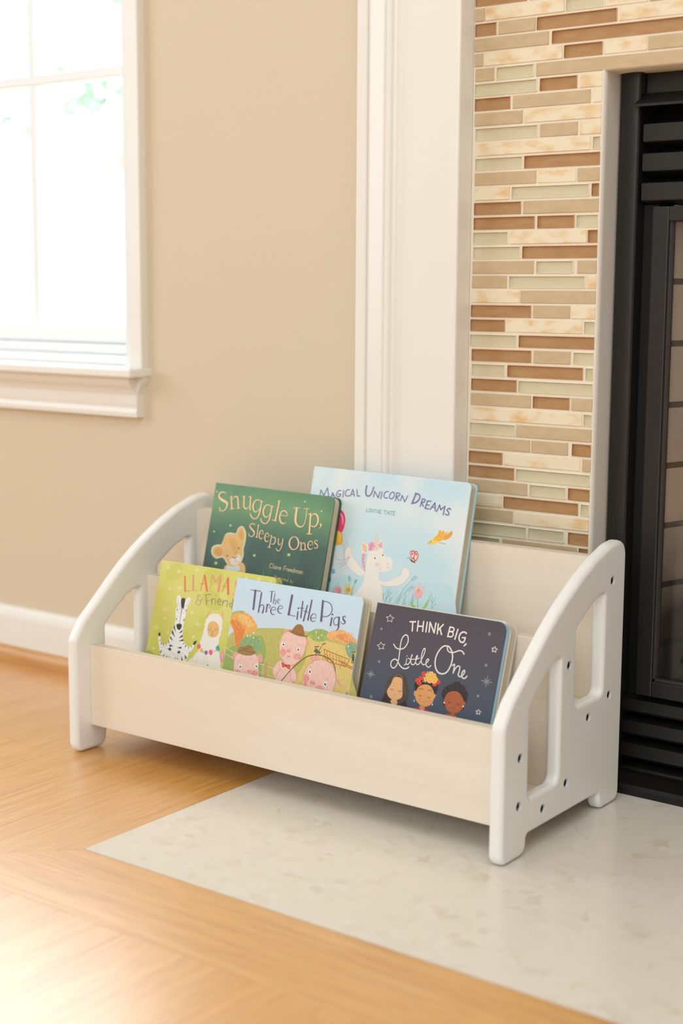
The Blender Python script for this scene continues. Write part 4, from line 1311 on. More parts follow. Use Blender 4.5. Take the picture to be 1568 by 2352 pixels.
(CA,'S','#9cc6c4','1569 918 8.1 1556 1029 5.7 1551 1141 2.4'),
(CA,'S','#8cb8c0','1794 920 8.1 1799 1037 5.7 1836 1157 2.4'),
(CA,'S','#b8d4b8','1639 776 8.1 1652 885 5.7 1705 999 2.4'),
(CA,'S','#a9cfc0','1666 916 8.1 1696 1013 5.7 1786 1118 2.4'),
(CA,'S','#8fbfb6','1510 931 8.1 1539 995 5.7 1619 1066 2.4'),
(CA,'S','#8cb8c0','1630 759 8.1 1657 827 5.7 1735 901 2.4'),
(CA,'S','#a9cfc0','1941 993 8.1 1967 1092 5.7 2048 1199 2.4'),
(CA,'S','#9cc6c4','1820 921 8.1 1814 991 5.7 1818 1062 2.4'),
(CA,'S','#9cc6c4','1761 819 8.1 1772 876 5.7 1809 936 2.4'),
(CA,'S','#9cc6c4','1543 825 8.1 1558 913 5.7 1611 1006 2.4'),
(CA,'S','#8fbfb6','1904 793 8.1 1926 853 5.7 1990 919 2.4'),
(CA,'S','#b8d4b8','1817 810 8.1 1848 885 5.7 1936 969 2.4'),
(CA,'S','#a9cfc0','1946 958 8.1 1946 1043 5.7 1966 1130 2.4'),
(CA,'S','#b8d4b8','1575 887 8.1 1606 986 5.7 1697 1094 2.4'),
(CA,'S','#8cb8c0','1759 771 8.1 1770 845 5.7 1812 922 2.4'),
(CA,'S','#8cb8c0','1444 900 8.1 1463 992 5.7 1527 1090 2.4'),
(CA,'S','#8cb8c0','1920 918 8.1 1914 995 5.7 1917 1072 2.4'),
(CA,'S','#8cb8c0','1505 733 8.1 1528 859 5.7 1608 992 2.4'),
(CA,'S','#b8d4b8','1922 808 8.1 1930 913 5.7 1970 1022 2.4'),
(CA,'S','#a9cfc0','1972 844 8.1 1977 904 5.7 2002 967 2.4'),
(CA,'S','#8cb8c0','1508 939 8.1 1524 1020 5.7 1580 1106 2.4'),
(CA,'S','#8fbfb6','1782 777 8.1 1797 847 5.7 1848 922 2.4'),
(CA,'S','#a9cfc0','1871 955 8.1 1860 1071 5.7 1861 1190 2.4'),
(CA,'S','#8fbfb6','1502 729 8.1 1532 804 5.7 1618 886 2.4'),
(CA,'S','#9cc6c4','1876 857 8.1 1897 978 5.7 1972 1107 2.4'),
(CA,'S','#8cb8c0','1779 835 8.1 1790 938 5.7 1838 1047 2.4'),
(CA,'S','#b8d4b8','1676 925 8.1 1691 998 5.7 1740 1076 2.4'),
(CA,'S','#a9cfc0','1560 763 8.1 1570 833 5.7 1609 906 2.4'),
(CA,'S','#9cc6c4','1938 937 8.1 1948 1016 5.7 1987 1098 2.4'),
(CA,'S','#9cc6c4','1616 815 8.1 1642 890 5.7 1718 972 2.4'),
(CA,'S','#b4cc9c','659 733 13.0 641 852 9.8 627 973 2.4'),
(CA,'S','#8fbcae','804 778 13.0 818 855 9.8 866 938 2.4'),
(CA,'S','#8fbcae','721 867 13.0 705 965 9.8 691 1064 2.4'),
(CA,'S','#8fbcae','877 752 13.0 882 837 9.8 912 926 2.4'),
(CA,'S','#b0c890','840 908 13.0 825 1014 9.8 816 1120 2.4'),
(CA,'S','#b4cc9c','940 841 13.0 944 963 9.8 983 1090 2.4'),
(CA,'S','#b4cc9c','1002 773 13.0 1000 898 9.8 1025 1027 2.4'),
(CA,'S','#b4cc9c','858 820 13.0 843 951 9.8 838 1084 2.4'),
(CA,'S','#9cc0a8','643 880 13.0 652 981 9.8 697 1088 2.4'),
(CA,'S','#9cc0a8','598 756 13.0 601 844 9.8 627 935 2.4'),
(CA,'S','#b4cc9c','888 900 13.0 891 1033 9.8 930 1170 2.4'),
(CA,'S','#b4cc9c','599 840 13.0 616 925 9.8 676 1016 2.4'),
(CA,'S','#b0c890','585 750 13.0 575 827 9.8 570 905 2.4'),
(CA,'S','#b4cc9c','948 875 13.0 951 966 9.8 976 1059 2.4'),
(CA,'S','#b0c890','655 798 13.0 657 866 9.8 679 937 2.4'),
(CA,'S','#b0c890','829 861 13.0 837 940 9.8 875 1023 2.4'),
(CA,'P','#d8d3d6','992 1588 988 1665 1043 1659 1101 1618 1117 1522 1058 1501 1005 1529'),
(CA,'P','#d8d3d6','1102 1225 1021 1188 883 1247 785 1310 732 1421 728 1517 769 1563 824 1556 841 1485 884 1440 956 1382 1054 1294 1115 1268'),
(CA,'P','#d8d3d6','1363 1172 1485 1191 1596 1238 1687 1305 1698 1355 1744 1406 1816 1371 1833 1304 1805 1253 1738 1177 1638 1131 1479 1110 1392 1124'),
(CA,'P','#f6ecdf','992 1586 990 1657 1042 1651 1094 1615 1110 1525 1057 1507 1012 1530'),
(CA,'P','#f2c8a4','1004 1588 1000 1641 1046 1630 1082 1597 1089 1531 1056 1523 1016 1556'),
(CA,'P','#f6ecdf','1258 1659 1310 1723 1341 1661 1338 1603 1273 1603'),
(CA,'P','#f0b8b4','1273 1651 1308 1702 1329 1655 1311 1614 1276 1616'),
(CA,'P','#f6ecdf','1106 1226 1019 1198 886 1256 792 1319 743 1422 737 1514 771 1556 819 1549 835 1484 874 1438 946 1380 1044 1293 1109 1268'),
(CA,'P','#f6ecdf','1369 1169 1486 1185 1597 1232 1693 1302 1704 1352 1745 1398 1809 1366 1825 1303 1798 1258 1733 1185 1633 1138 1478 1118 1395 1131'),
(CA,'P','#f6ecdf','1110 1525 1162 1548 1258 1572 1338 1607 1365 1548 1411 1504 1480 1506 1526 1469 1544 1405 1521 1337 1464 1309 1348 1286 1346 1215 1389 1139 1430 1045 1463 902 1483 773 1419 649 1084 599 995 753 987 918 1049 1027 1098 1100 1113 1185 1103 1242 1110 1351 1113 1468'),
(CA,'P','#f3d8c4','1185 1576 1191 1668 1208 1819 1249 1700 1264 1585'),
(CA,'S','#eab8a8','1197 1762 5.7 1227 1780 5.7'),
(CA,'S','#eab8a8','1196 1727 5.7 1233 1746 5.7'),
(CA,'S','#eab8a8','1195 1692 5.7 1239 1712 5.7'),
(CA,'S','#eab8a8','1194 1657 5.7 1245 1678 5.7'),
(CA,'S','#eab8a8','1193 1622 5.7 1251 1644 5.7'),
(CA,'S','#eab8a8','1192 1587 5.7 1257 1609 5.7'),
(CA,'p','#f2a8bc','1162 1631 1161 1617 1152 1605 1137 1600 1122 1602 1109 1611 1103 1624 1104 1639 1113 1650 1127 1656 1143 1654 1156 1645'),
(CA,'p','#f2a8bc','1186 1655 1185 1641 1176 1631 1163 1626 1149 1627 1137 1636 1131 1648 1132 1662 1141 1673 1154 1678 1169 1676 1180 1668'),
(CA,'p','#f2a8bc','1188 1593 1186 1577 1176 1563 1160 1557 1142 1559 1128 1570 1121 1585 1122 1601 1133 1615 1149 1621 1166 1619 1181 1608'),
(CA,'p','#f2a8bc','1215 1625 1214 1613 1206 1603 1193 1598 1180 1600 1169 1607 1163 1619 1165 1632 1173 1642 1185 1646 1198 1645 1209 1637'),
(CA,'p','#f2a8bc','1153 1580 1152 1570 1145 1561 1135 1557 1123 1559 1114 1565 1109 1575 1110 1586 1117 1594 1127 1598 1139 1597 1148 1590'),
(CA,'p','#f2a8bc','1301 1648 1300 1638 1294 1630 1284 1627 1274 1628 1265 1634 1261 1643 1262 1653 1268 1660 1278 1664 1288 1663 1296 1657'),
(CA,'p','#f2a8bc','1336 1631 1334 1621 1328 1612 1317 1608 1306 1610 1297 1616 1292 1626 1293 1637 1300 1645 1310 1649 1322 1648 1331 1641'),
(CA,'p','#e88aa6','1160 1610 1159 1603 1155 1597 1148 1594 1141 1595 1135 1600 1132 1607 1133 1615 1137 1621 1143 1623 1151 1622 1157 1617'),
(CA,'p','#e88aa6','1180 1642 1179 1634 1175 1628 1168 1625 1161 1627 1155 1631 1152 1638 1152 1646 1157 1652 1163 1655 1170 1654 1176 1649'),
(CA,'p','#e88aa6','1161 1573 1161 1566 1156 1560 1150 1557 1143 1558 1137 1563 1133 1570 1134 1577 1138 1583 1145 1586 1152 1585 1158 1580'),
(CA,'S','#ee9db4','1050 1477 48.8 1052 1410 42.3 1078 1339 35.8 1107 1267 14.6'),
(CA,'p','#f6bccc','1065 1453 1065 1446 1061 1440 1055 1437 1048 1438 1042 1443 1039 1450 1040 1458 1044 1464 1050 1467 1057 1465 1062 1461'),
(CA,'p','#f6bccc','1078 1405 1077 1397 1073 1392 1067 1389 1060 1390 1055 1395 1052 1402 1052 1409 1056 1415 1062 1418 1069 1417 1074 1412'),
(CA,'p','#f6bccc','1090 1357 1089 1349 1085 1343 1079 1340 1072 1342 1067 1346 1064 1353 1064 1361 1068 1367 1074 1370 1081 1369 1087 1364'),
(CA,'p','#f6bccc','1102 1308 1101 1301 1098 1295 1091 1292 1085 1293 1079 1298 1076 1305 1076 1313 1080 1318 1086 1321 1093 1320 1099 1315'),
(CA,'p','#3c3632','1248 1463 1248 1456 1246 1452 1241 1449 1237 1450 1233 1455 1230 1460 1231 1467 1233 1472 1237 1474 1242 1473 1246 1469'),
(CA,'p','#3c3632','1368 1518 1368 1512 1366 1507 1361 1505 1357 1506 1353 1510 1351 1516 1351 1522 1353 1527 1357 1529 1362 1528 1366 1524'),
(CA,'S','#8a7a78','1455 1407 4.9 1461 1418 4.9 1462 1424 4.9'),
(CA,'S','#8a7a78','1346 1346 4.9 1347 1327 4.9 1356 1311 4.9'),
(CA,'p','#f4d6cc','1336 1388 1332 1374 1318 1362 1296 1356 1273 1357 1255 1364 1247 1376 1251 1390 1265 1402 1287 1408 1310 1407 1328 1400'),
(CA,'p','#f2dccf','1497 1367 1495 1357 1486 1350 1473 1346 1459 1346 1448 1351 1443 1360 1445 1369 1454 1377 1467 1381 1481 1380 1492 1375'),
(CA,'S','#b9a8b4','659 1745 4.9 715 1663 4.9 769 1568 4.9'),
(CA,'S','#b9a8b4','663 1623 4.9 705 1578 4.9 737 1543 4.9'),
(CA,'S','#b9a8b4','651 1597 4.9 688 1555 4.9 716 1516 4.9'),
(CA,'S','#c8b0c8','599 1379 5.7 680 1366 5.7 759 1391 5.7 818 1436 5.7'),
(CA,'S','#c4b4d0','644 1305 5.7 731 1341 5.7 819 1432 5.7'),
(CA,'S','#c8a0b8','690 1260 5.7 723 1298 5.7 783 1339 5.7 823 1424 5.7'),
(CA,'S','#b9a8b4','720 1520 4.1 715 1461 4.1 737 1405 4.1'),
(CA,'P','#f0b23c','440 1767 559 1780 628 1763 662 1594 485 1573'),
(CA,'P','#f6c860','560 1746 619 1736 636 1612 594 1624'),
(CA,'P','#e84874','462 1880 440 2005 526 2052 610 2022 660 1935 661 1834 642 1756 612 1744 543 1778'),
(CA,'P','#f49ab0','556 2000 607 1980 636 1907 625 1847 600 1928'),
(CA,'P','#f2d070','877 987 927 996 961 979 926 972'),
(CA,'P','#f2d070','877 987 922 963 941 920 905 945'),
(CA,'P','#f2d070','877 987 896 941 891 893 871 938'),
(CA,'P','#f2d070','877 987 861 940 834 909 840 954'),
(CA,'P','#f2d070','877 987 834 961 797 962 826 985'),
(CA,'P','#f2d070','877 987 826 995 797 1026 835 1017'),
(CA,'P','#f2d070','877 987 842 1024 835 1072 864 1035'),
(CA,'P','#f2d070','877 987 874 1036 892 1078 899 1031'),
(CA,'P','#f2d070','877 987 908 1025 941 1041 923 1005'),
(CA,'p','#e8a840','913 990 911 973 900 959 883 953 864 954 848 965 841 980 843 997 854 1011 871 1018 890 1016 906 1006'),
(CA,'p','#d98a30','898 986 897 979 891 972 883 969 874 970 867 975 863 982 864 989 870 996 878 999 887 998 894 993'),
(CA,'P','#f0b0b0','642 930 659 983 712 1011 763 988 770 930 743 893 670 892'),
(CA,'P','#e89aa0','693 970 731 988 756 937 718 915'),
(CA,'p','#7fb4d0','614 1204 613 1187 604 1174 590 1167 573 1170 560 1180 553 1196 554 1213 563 1227 578 1233 594 1231 607 1220'),
(CA,'p','#9cc8dc','586 1213 585 1205 581 1198 574 1195 567 1196 560 1201 557 1209 557 1218 561 1225 568 1228 576 1227 582 1221'),
(CA,'p','#4a88b0','560 1092 560 1071 554 1054 543 1047 529 1051 518 1065 511 1085 510 1106 517 1123 528 1130 541 1126 553 1112'),
(CA,'P','#8fc4bc','847 1125 853 1180 896 1140 874 1091'),
(CA,'P','#8cc0b4','956 1123 1003 1146 995 1103 963 1082'),
(CA,'S','#9cc4ac','873 1095 6.5 876 1020 6.5 866 902 6.5'),
(CA,'S','#9cc4ac','976 1096 6.5 939 1012 6.5 937 911 6.5'),
(CA,'S','#90bcc0','1934 1317 5.7 1861 1234 5.7 1771 1133 5.7 1729 1037 5.7 1692 910 5.7'),
(CA,'S','#90bcc0','1900 1174 5.7 1818 1090 5.7 1745 999 5.7 1696 886 5.7'),
(CA,'S','#88b8b0','1855 1270 5.7 1892 1254 5.7 1893 1232 5.7'),
(CA,'S','#88b8b0','1880 1293 5.7 1917 1278 5.7 1918 1255 5.7'),
(CA,'S','#88b8b0','1907 1309 5.7 1943 1294 5.7 1944 1271 5.7'),
(CA,'S','#88b8b0','1830 1128 5.7 1867 1113 5.7 1868 1091 5.7'),
(CA,'S','#88b8b0','1856 1152 5.7 1892 1137 5.7 1893 1114 5.7'),
(CA,'S','#88b8b0','1877 1171 5.7 1913 1156 5.7 1914 1133 5.7'),
(CA,'P','#f6c8cc','2004 1126 2066 1134 2106 1108 2061 1099'),
(CA,'P','#f6c8cc','2004 1126 2050 1085 2058 1035 2019 1067'),
(CA,'P','#f6c8cc','2004 1126 2000 1066 1968 1029 1966 1079'),
(CA,'P','#f6c8cc','2004 1126 1953 1092 1906 1097 1942 1126'),
(CA,'P','#f6c8cc','2004 1126 1944 1144 1917 1186 1965 1173'),
(CA,'P','#f6c8cc','2004 1126 1981 1181 1994 1230 2017 1183'),
(CA,'P','#f6c8cc','2004 1126 2035 1177 2078 1195 2060 1151'),
(CA,'P','#f3b8bc','1953 1111 2009 1149 2073 1090 2020 1030 1948 1035'),
(CA,'p','#f0a868','2025 1133 2024 1121 2017 1111 2007 1106 1996 1108 1987 1116 1982 1127 1983 1139 1989 1149 1999 1154 2011 1152 2020 1144'),
(CA,'S','#9cc080','2003 1027 9.3 2031 881 9.3 2058 704 9.3'),
(CA,'P','#a8cc78','2022 864 1914 970 1910 939 1951 854 2037 776'),
(CA,'P','#b0d080','2055 824 2171 1036 2166 960 2105 846'),
(CA,'S','#84b4b0','2237 910 6.2 2235 1030 6.2 2191 1129 6.2'),
(CA,'S','#84b4b0','2231 969 6.2 2279 1081 6.2'),
(CA,'S','#84b4b0','2231 999 6.2 2173 1081 6.2'),
(CA,'S','#84b4b0','2238 926 6.2 2293 1001 6.2'),
(CA,'S','#84b4b0','1498 881 6.2 1516 990 6.2 1525 1099 6.2'),
(CA,'S','#84b4b0','1513 959 6.2 1581 1045 6.2'),
(CA,'S','#84b4b0','1472 923 6.2 1445 1027 6.2'),
(CA,'P','#f2d468','2048 1764 2068 1804 2118 1825 2184 1855 2261 1871 2292 1845 2212 1798 2130 1754 2075 1745'),
(CA,'P','#f4bc50','2118 1825 2169 1891 2194 1954 2225 1927 2248 1952 2279 1921 2311 1944 2302 1891 2243 1824 2193 1804'),
(CA,'P','#f2a848','2262 1864 2317 1908 2378 1959 2390 1909 2351 1859 2286 1829'),
(CA,'S','#e09030','2205 1940 4.6 2186 1848 4.6'),
(CA,'S','#e09030','2250 1938 4.6 2230 1845 4.6'),
(CA,'p','#d8a090','2051 1780 2039 1744 2073 1757'),
(CA,'p','#3c3028','2088 1784 2088 1780 2085 1777 2082 1776 2078 1776 2075 1779 2074 1782 2074 1786 2076 1789 2080 1790 2083 1790 2086 1787'),
(CA,'S','#a89094','2214 1784 6.2 2320 1782 6.2'),
(CA,'P','#8a5038','1792 1522 1825 1488 1881 1477 1885 1489 1840 1508'),
(CA,'P','#d86868','1819 1525 1782 1604 1809 1635 1856 1628 1862 1538'),
(CA,'P','#f6d8cc','1822 1540 1797 1598 1815 1620 1844 1611 1849 1551'),
(CA,'P','#d86868','1854 1529 1857 1621 1890 1635 1923 1583 1909 1525 1878 1494'),
(CA,'P','#f8ded0','1865 1538 1871 1612 1893 1617 1909 1577 1891 1523'),
(CA,'p','#d84c58','1831 1592 1831 1580 1829 1572 1824 1568 1818 1570 1813 1578 1810 1589 1809 1600 1812 1609 1816 1613 1822 1610 1828 1603'),
(CA,'p','#d84c58','1896 1595 1896 1584 1893 1576 1888 1573 1883 1575 1877 1582 1874 1592 1874 1603 1877 1611 1881 1614 1887 1612 1892 1605'),
(CA,'p','#5a3a30','1853 1549 1852 1546 1850 1543 1847 1542 1843 1542 1840 1544 1839 1547 1839 1550 1841 1553 1845 1554 1848 1554 1851 1552'),
(CA,'S','#6a5a54','1792 1522 3.9 1763 1533 3.9 1740 1508 3.9'),
(CA,'S','#6a5a54','1791 1526 3.9 1773 1548 3.9'),
(TL,'s','#8279a8','172 2210 12.3 174 2287 12.3 238 2216 12.3 284 2326 12.3 325 2210 12.3'),
(TL,'s','#8279a8','369 2204 12.3 381 2269 12.3 440 2204 12.3'),
(TL,'s','#8279a8','376 2230 9.9 417 2231 9.9'),
(TL,'S','#8279a8','522 2310 12.3 481 2306 12.3 452 2263 12.3 468 2226 12.3 510 2230 12.3 525 2263 12.3'),
(TL,'s','#8279a8','525 2263 12.3 484 2258 12.3'),
(TL,'s','#8279a8','565 2318 12.3 566 2223 12.3'),
(TL,'S','#8279a8','663 2336 12.3 618 2327 12.3 599 2283 12.3 622 2245 12.3 670 2256 12.3'),
(TL,'s','#8279a8','687 2248 12.3 716 2345 12.3 759 2255 12.3'),
(TL,'s','#8279a8','697 2276 9.9 743 2281 9.9'),
(TL,'s','#8279a8','784 2352 12.3 806 2262 12.3 848 2268 12.3'),
(TL,'S','#8279a8','936 2415 22.2 935 2335 21.0 959 2284 19.7 1007 2289 18.5 1038 2338 17.3 1056 2411 16.0'),
(TL,'s','#8279a8','1074 2279 12.3 1081 2355 12.3 1151 2274 12.3 1170 2360 12.3'),
(TL,'s','#8279a8','1204 2361 12.3 1195 2266 12.3'),
(TL,'S','#8279a8','1304 2373 12.3 1261 2364 12.3 1239 2317 12.3 1260 2283 12.3 1304 2288 12.3'),
(TL,'R','#8279a8','1375 2373 12.3 1339 2345 12.3 1333 2295 12.3 1369 2279 12.3 1402 2312 12.3 1403 2355 12.3'),
(TL,'s','#8279a8','1436 2259 12.3 1440 2367 12.3'),
(TL,'S','#8279a8','1440 2367 12.3 1488 2366 12.3 1486 2336 12.3 1440 2315 12.3'),
(TL,'s','#8279a8','1444 2316 12.3 1493 2270 12.3'),
(TL,'s','#8279a8','1516 2270 12.3 1533 2343 12.3 1587 2262 12.3 1620 2348 12.3'),
(TL,'s','#8279a8','1706 2254 19.7 1746 2388 19.7'),
(TL,'S','#8279a8','1734 2390 18.5 1794 2381 18.5 1816 2340 18.5 1775 2278 18.5 1702 2251 18.5'),
(TL,'s','#8279a8','1840 2224 14.8 1858 2326 14.8'),
(TL,'S','#8279a8','1858 2326 14.8 1900 2325 14.8 1896 2293 14.8 1852 2279 14.8'),
(TL,'s','#8279a8','1855 2279 14.8 1893 2229 14.8'),
(TL,'s','#8279a8','1998 2309 14.8 1943 2310 14.8 1922 2210 14.8 1978 2206 14.8'),
(TL,'s','#8279a8','1934 2258 13.3 1984 2256 13.3'),
(TL,'s','#8279a8','2001 2204 14.8 2062 2297 14.8 2082 2193 14.8'),
(TL,'s','#8279a8','2025 2235 11.8 2071 2234 11.8'),
(TL,'s','#8279a8','2105 2184 14.8 2138 2276 14.8 2164 2215 14.8 2224 2268 14.8 2212 2153 14.8'),
(TL,'S','#8279a8','2317 2233 16.0 2288 2246 16.0 2262 2219 16.0 2295 2191 16.0 2291 2159 16.0 2245 2166 16.0'),
(AL,'s','#86b8b0','988 2120 6.2 989 2069 6.2 1024 2070 6.2'),
(AL,'R','#86b8b0','1045 2115 6.2 1034 2091 6.2 1047 2070 6.2 1064 2078 6.2 1067 2102 6.2'),
(AL,'S','#86b8b0','1081 2116 6.2 1081 2086 6.2 1095 2072 6.2 1110 2089 6.2 1115 2115 6.2'),
(AL,'s','#86b8b0','1142 2118 6.2 1141 2073 6.2'),
(AL,'S','#86b8b0','1184 2113 6.2 1166 2108 6.2 1172 2093 6.2 1186 2083 6.2 1169 2069 6.2'),
(AL,'s','#86b8b0','1231 2119 6.2 1204 2119 6.2 1205 2069 6.2 1237 2069 6.2'),
(AL,'s','#86b8b0','1205 2094 6.2 1228 2093 6.2'),
(AL,'s','#86b8b0','1270 2113 6.2 1322 2114 6.2'),
(AL,'s','#86b8b0','1296 2112 6.2 1296 2064 6.2'),
(AL,'s','#86b8b0','1329 2064 6.2 1351 2114 6.2 1376 2064 6.2'),
(AL,'s','#86b8b0','1337 2083 6.2 1367 2083 6.2'),
(AL,'s','#86b8b0','1373 2115 6.2 1424 2116 6.2'),
(AL,'s','#86b8b0','1397 2114 6.2 1400 2065 6.2'),
(AL,'s','#86b8b0','1464 2122 6.2 1433 2122 6.2 1431 2066 6.2 1465 2066 6.2'),
(AL,'s','#86b8b0','1430 2094 6.2 1460 2094 6.2'),
],
'llama': [
(CA,'p','#cfcb60','181 1846 124 1902 126 1983 185 2057 278 2097 371 2087 427 2031 426 1951 368 1877 274 1837'),
(CA,'p','#cfcb60','1028 1279 949 1218 866 1197 811 1224 805 1290 851 1368 931 1430 1014 1450 1068 1422 1074 1357'),
(CA,'p','#cfcb60','992 1880 883 1917 826 1981 842 2046 926 2089 1044 2091 1152 2054 1208 1991 1192 1926 1110 1884'),
(CA,'p','#dbd67c','1180 1637 1147 1724 1175 1798 1251 1830 1347 1809 1426 1742 1458 1655 1431 1582 1355 1550 1259 1571'),
(CA,'p','#d9d274','589 1681 519 1660 442 1675 388 1721 377 1780 415 1830 486 1851 563 1835 616 1789 626 1730'),
(CA,'p','#dbd67c','1210 934 1183 858 1137 814 1088 817 1056 867 1053 944 1080 1020 1127 1065 1175 1061 1207 1011'),
(CA,'p','#d9d274','1626 1616 1577 1659 1571 1721 1610 1777 1681 1806 1754 1797 1803 1754 1808 1693 1769 1637 1699 1608'),
(CA,'p','#d9d274','1471 873 1396 945 1387 1026 1446 1084 1550 1098 1660 1062 1734 991 1743 911 1685 853 1582 838'),
(CA,'p','#d9d274','1327 1722 1316 1789 1347 1840 1408 1858 1475 1834 1524 1779 1535 1713 1504 1661 1444 1643 1376 1667'),
(CA,'p','#dbd67c','1223 1605 1206 1663 1225 1710 1274 1728 1334 1709 1382 1662 1399 1604 1380 1557 1331 1539 1271 1557'),
(CA,'p','#dbd67c','1968 1277 1951 1339 1987 1400 2061 1436 2103 1433 2103 1394 2103 1332 2103 1272 2103 1236 2030 1238'),
(CA,'p','#dbd67c','1456 1379 1369 1406 1318 1470 1325 1546 1386 1605 1478 1624 1565 1597 1614 1533 1608 1458 1548 1399'),
(CA,'p','#cfcb60','976 1562 881 1631 853 1713 903 1777 1012 1797 1137 1767 1231 1698 1258 1617 1209 1554 1101 1532'),
(CA,'p','#dbd67c','6 1748 6 1812 6 1871 6 1904 7 1898 85 1855 131 1791 128 1732 77 1700 6 1706'),
(CA,'P','#a9b25c','6 797 247 770 751 767 1480 764 2103 866 2103 696 6 312'),
(CA,'s','#efe9bc','159 2009 6.5 201 2007 3.9'),
(CA,'s','#efe9bc','156 2005 6.5 176 1989 3.9'),
(CA,'s','#efe9bc','151 2003 6.5 149 1972 3.9'),
(CA,'s','#efe9bc','145 2005 6.5 125 1991 3.9'),
(CA,'s','#efe9bc','143 2009 6.5 100 2010 3.9'),
(CA,'s','#efe9bc','146 2013 6.5 126 2029 3.9'),
(CA,'s','#efe9bc','151 2014 6.5 153 2046 3.9'),
(CA,'s','#efe9bc','157 2013 6.5 177 2027 3.9'),
(CA,'s','#efe9bc','375 1987 6.5 432 1985 3.9'),
(CA,'s','#efe9bc','372 1981 6.5 398 1960 3.9'),
(CA,'s','#efe9bc','364 1979 6.5 363 1937 3.9'),
(CA,'s','#efe9bc','357 1982 6.5 329 1962 3.9'),
(CA,'s','#efe9bc','355 1987 6.5 297 1989 3.9'),
(CA,'s','#efe9bc','358 1992 6.5 331 2014 3.9'),
(CA,'s','#efe9bc','365 1994 6.5 367 2037 3.9'),
(CA,'s','#efe9bc','372 1992 6.5 400 2011 3.9'),
(CA,'s','#efe9bc','701 2043 6.5 733 2042 3.9'),
(CA,'s','#efe9bc','699 2040 6.5 714 2028 3.9'),
(CA,'s','#efe9bc','695 2039 6.5 694 2015 3.9'),
(CA,'s','#efe9bc','691 2040 6.5 675 2029 3.9'),
(CA,'s','#efe9bc','689 2044 6.5 657 2045 3.9'),
(CA,'s','#efe9bc','691 2047 6.5 676 2059 3.9'),
(CA,'s','#efe9bc','695 2048 6.5 696 2072 3.9'),
(CA,'s','#efe9bc','699 2046 6.5 715 2057 3.9'),
(CA,'s','#efe9bc','438 1757 6.5 501 1755 3.9'),
(CA,'s','#efe9bc','434 1751 6.5 463 1728 3.9'),
(CA,'s','#efe9bc','426 1748 6.5 424 1701 3.9'),
(CA,'s','#efe9bc','418 1751 6.5 387 1729 3.9'),
(CA,'s','#efe9bc','415 1757 6.5 352 1759 3.9'),
(CA,'s','#efe9bc','419 1763 6.5 390 1786 3.9'),
(CA,'s','#efe9bc','427 1765 6.5 429 1812 3.9'),
(CA,'s','#efe9bc','435 1762 6.5 466 1784 3.9'),
(CA,'s','#efe9bc','250 1723 6.5 280 1722 3.9'),
(CA,'s','#efe9bc','248 1720 6.5 262 1709 3.9'),
(CA,'s','#efe9bc','244 1719 6.5 243 1697 3.9'),
(CA,'s','#efe9bc','240 1720 6.5 226 1710 3.9'),
(CA,'s','#efe9bc','239 1723 6.5 208 1724 3.9'),
(CA,'s','#efe9bc','241 1726 6.5 227 1737 3.9'),
(CA,'s','#efe9bc','245 1727 6.5 245 1750 3.9'),
(CA,'s','#efe9bc','248 1726 6.5 263 1736 3.9'),
(CA,'s','#efe9bc','236 1424 6.5 312 1423 3.9'),
(CA,'s','#efe9bc','232 1417 6.5 267 1390 3.9'),
(CA,'s','#efe9bc','222 1414 6.5 220 1358 3.9'),
(CA,'s','#efe9bc','213 1417 6.5 175 1391 3.9'),
(CA,'s','#efe9bc','209 1424 6.5 133 1425 3.9'),
(CA,'s','#efe9bc','213 1431 6.5 178 1459 3.9'),
(CA,'s','#efe9bc','223 1434 6.5 225 1490 3.9'),
(CA,'s','#efe9bc','232 1431 6.5 269 1457 3.9'),
(CA,'s','#efe9bc','736 1454 6.5 787 1454 3.9'),
(CA,'s','#efe9bc','734 1450 6.5 757 1432 3.9'),
(CA,'s','#efe9bc','727 1448 6.5 726 1410 3.9'),
(CA,'s','#efe9bc','721 1450 6.5 696 1432 3.9'),
(CA,'s','#efe9bc','719 1455 6.5 668 1456 3.9'),
(CA,'s','#efe9bc','721 1459 6.5 698 1478 3.9'),
(CA,'s','#efe9bc','728 1461 6.5 729 1499 3.9'),
(CA,'s','#efe9bc','734 1459 6.5 759 1477 3.9'),
(CA,'s','#efe9bc','255 1307 6.5 285 1306 3.9'),
(CA,'s','#efe9bc','253 1304 6.5 267 1293 3.9'),
(CA,'s','#efe9bc','250 1303 6.5 249 1280 3.9'),
(CA,'s','#efe9bc','246 1304 6.5 231 1294 3.9'),
(CA,'s','#efe9bc','244 1307 6.5 214 1307 3.9'),
(CA,'s','#efe9bc','246 1310 6.5 232 1321 3.9'),
(CA,'s','#efe9bc','250 1311 6.5 251 1333 3.9'),
(CA,'s','#efe9bc','254 1310 6.5 268 1320 3.9'),
(CA,'s','#efe9bc','878 1309 6.5 945 1309 3.9'),
(CA,'s','#efe9bc','874 1303 6.5 905 1279 3.9'),
(CA,'s','#efe9bc','866 1301 6.5 864 1250 3.9'),
(CA,'s','#efe9bc','857 1303 6.5 824 1280 3.9'),
(CA,'s','#efe9bc','854 1310 6.5 786 1311 3.9'),
(CA,'s','#efe9bc','858 1316 6.5 827 1341 3.9'),
(CA,'s','#efe9bc','866 1319 6.5 869 1369 3.9'),
(CA,'s','#efe9bc','875 1316 6.5 908 1340 3.9'),
(CA,'s','#efe9bc','132 1161 6.5 184 1161 3.9'),
(CA,'s','#efe9bc','129 1156 6.5 153 1138 3.9'),
(CA,'s','#efe9bc','122 1155 6.5 121 1116 3.9'),
(CA,'s','#efe9bc','116 1157 6.5 91 1139 3.9'),
(CA,'s','#efe9bc','114 1161 6.5 61 1162 3.9'),
(CA,'s','#efe9bc','116 1166 6.5 92 1185 3.9'),
(CA,'s','#efe9bc','123 1168 6.5 125 1206 3.9'),
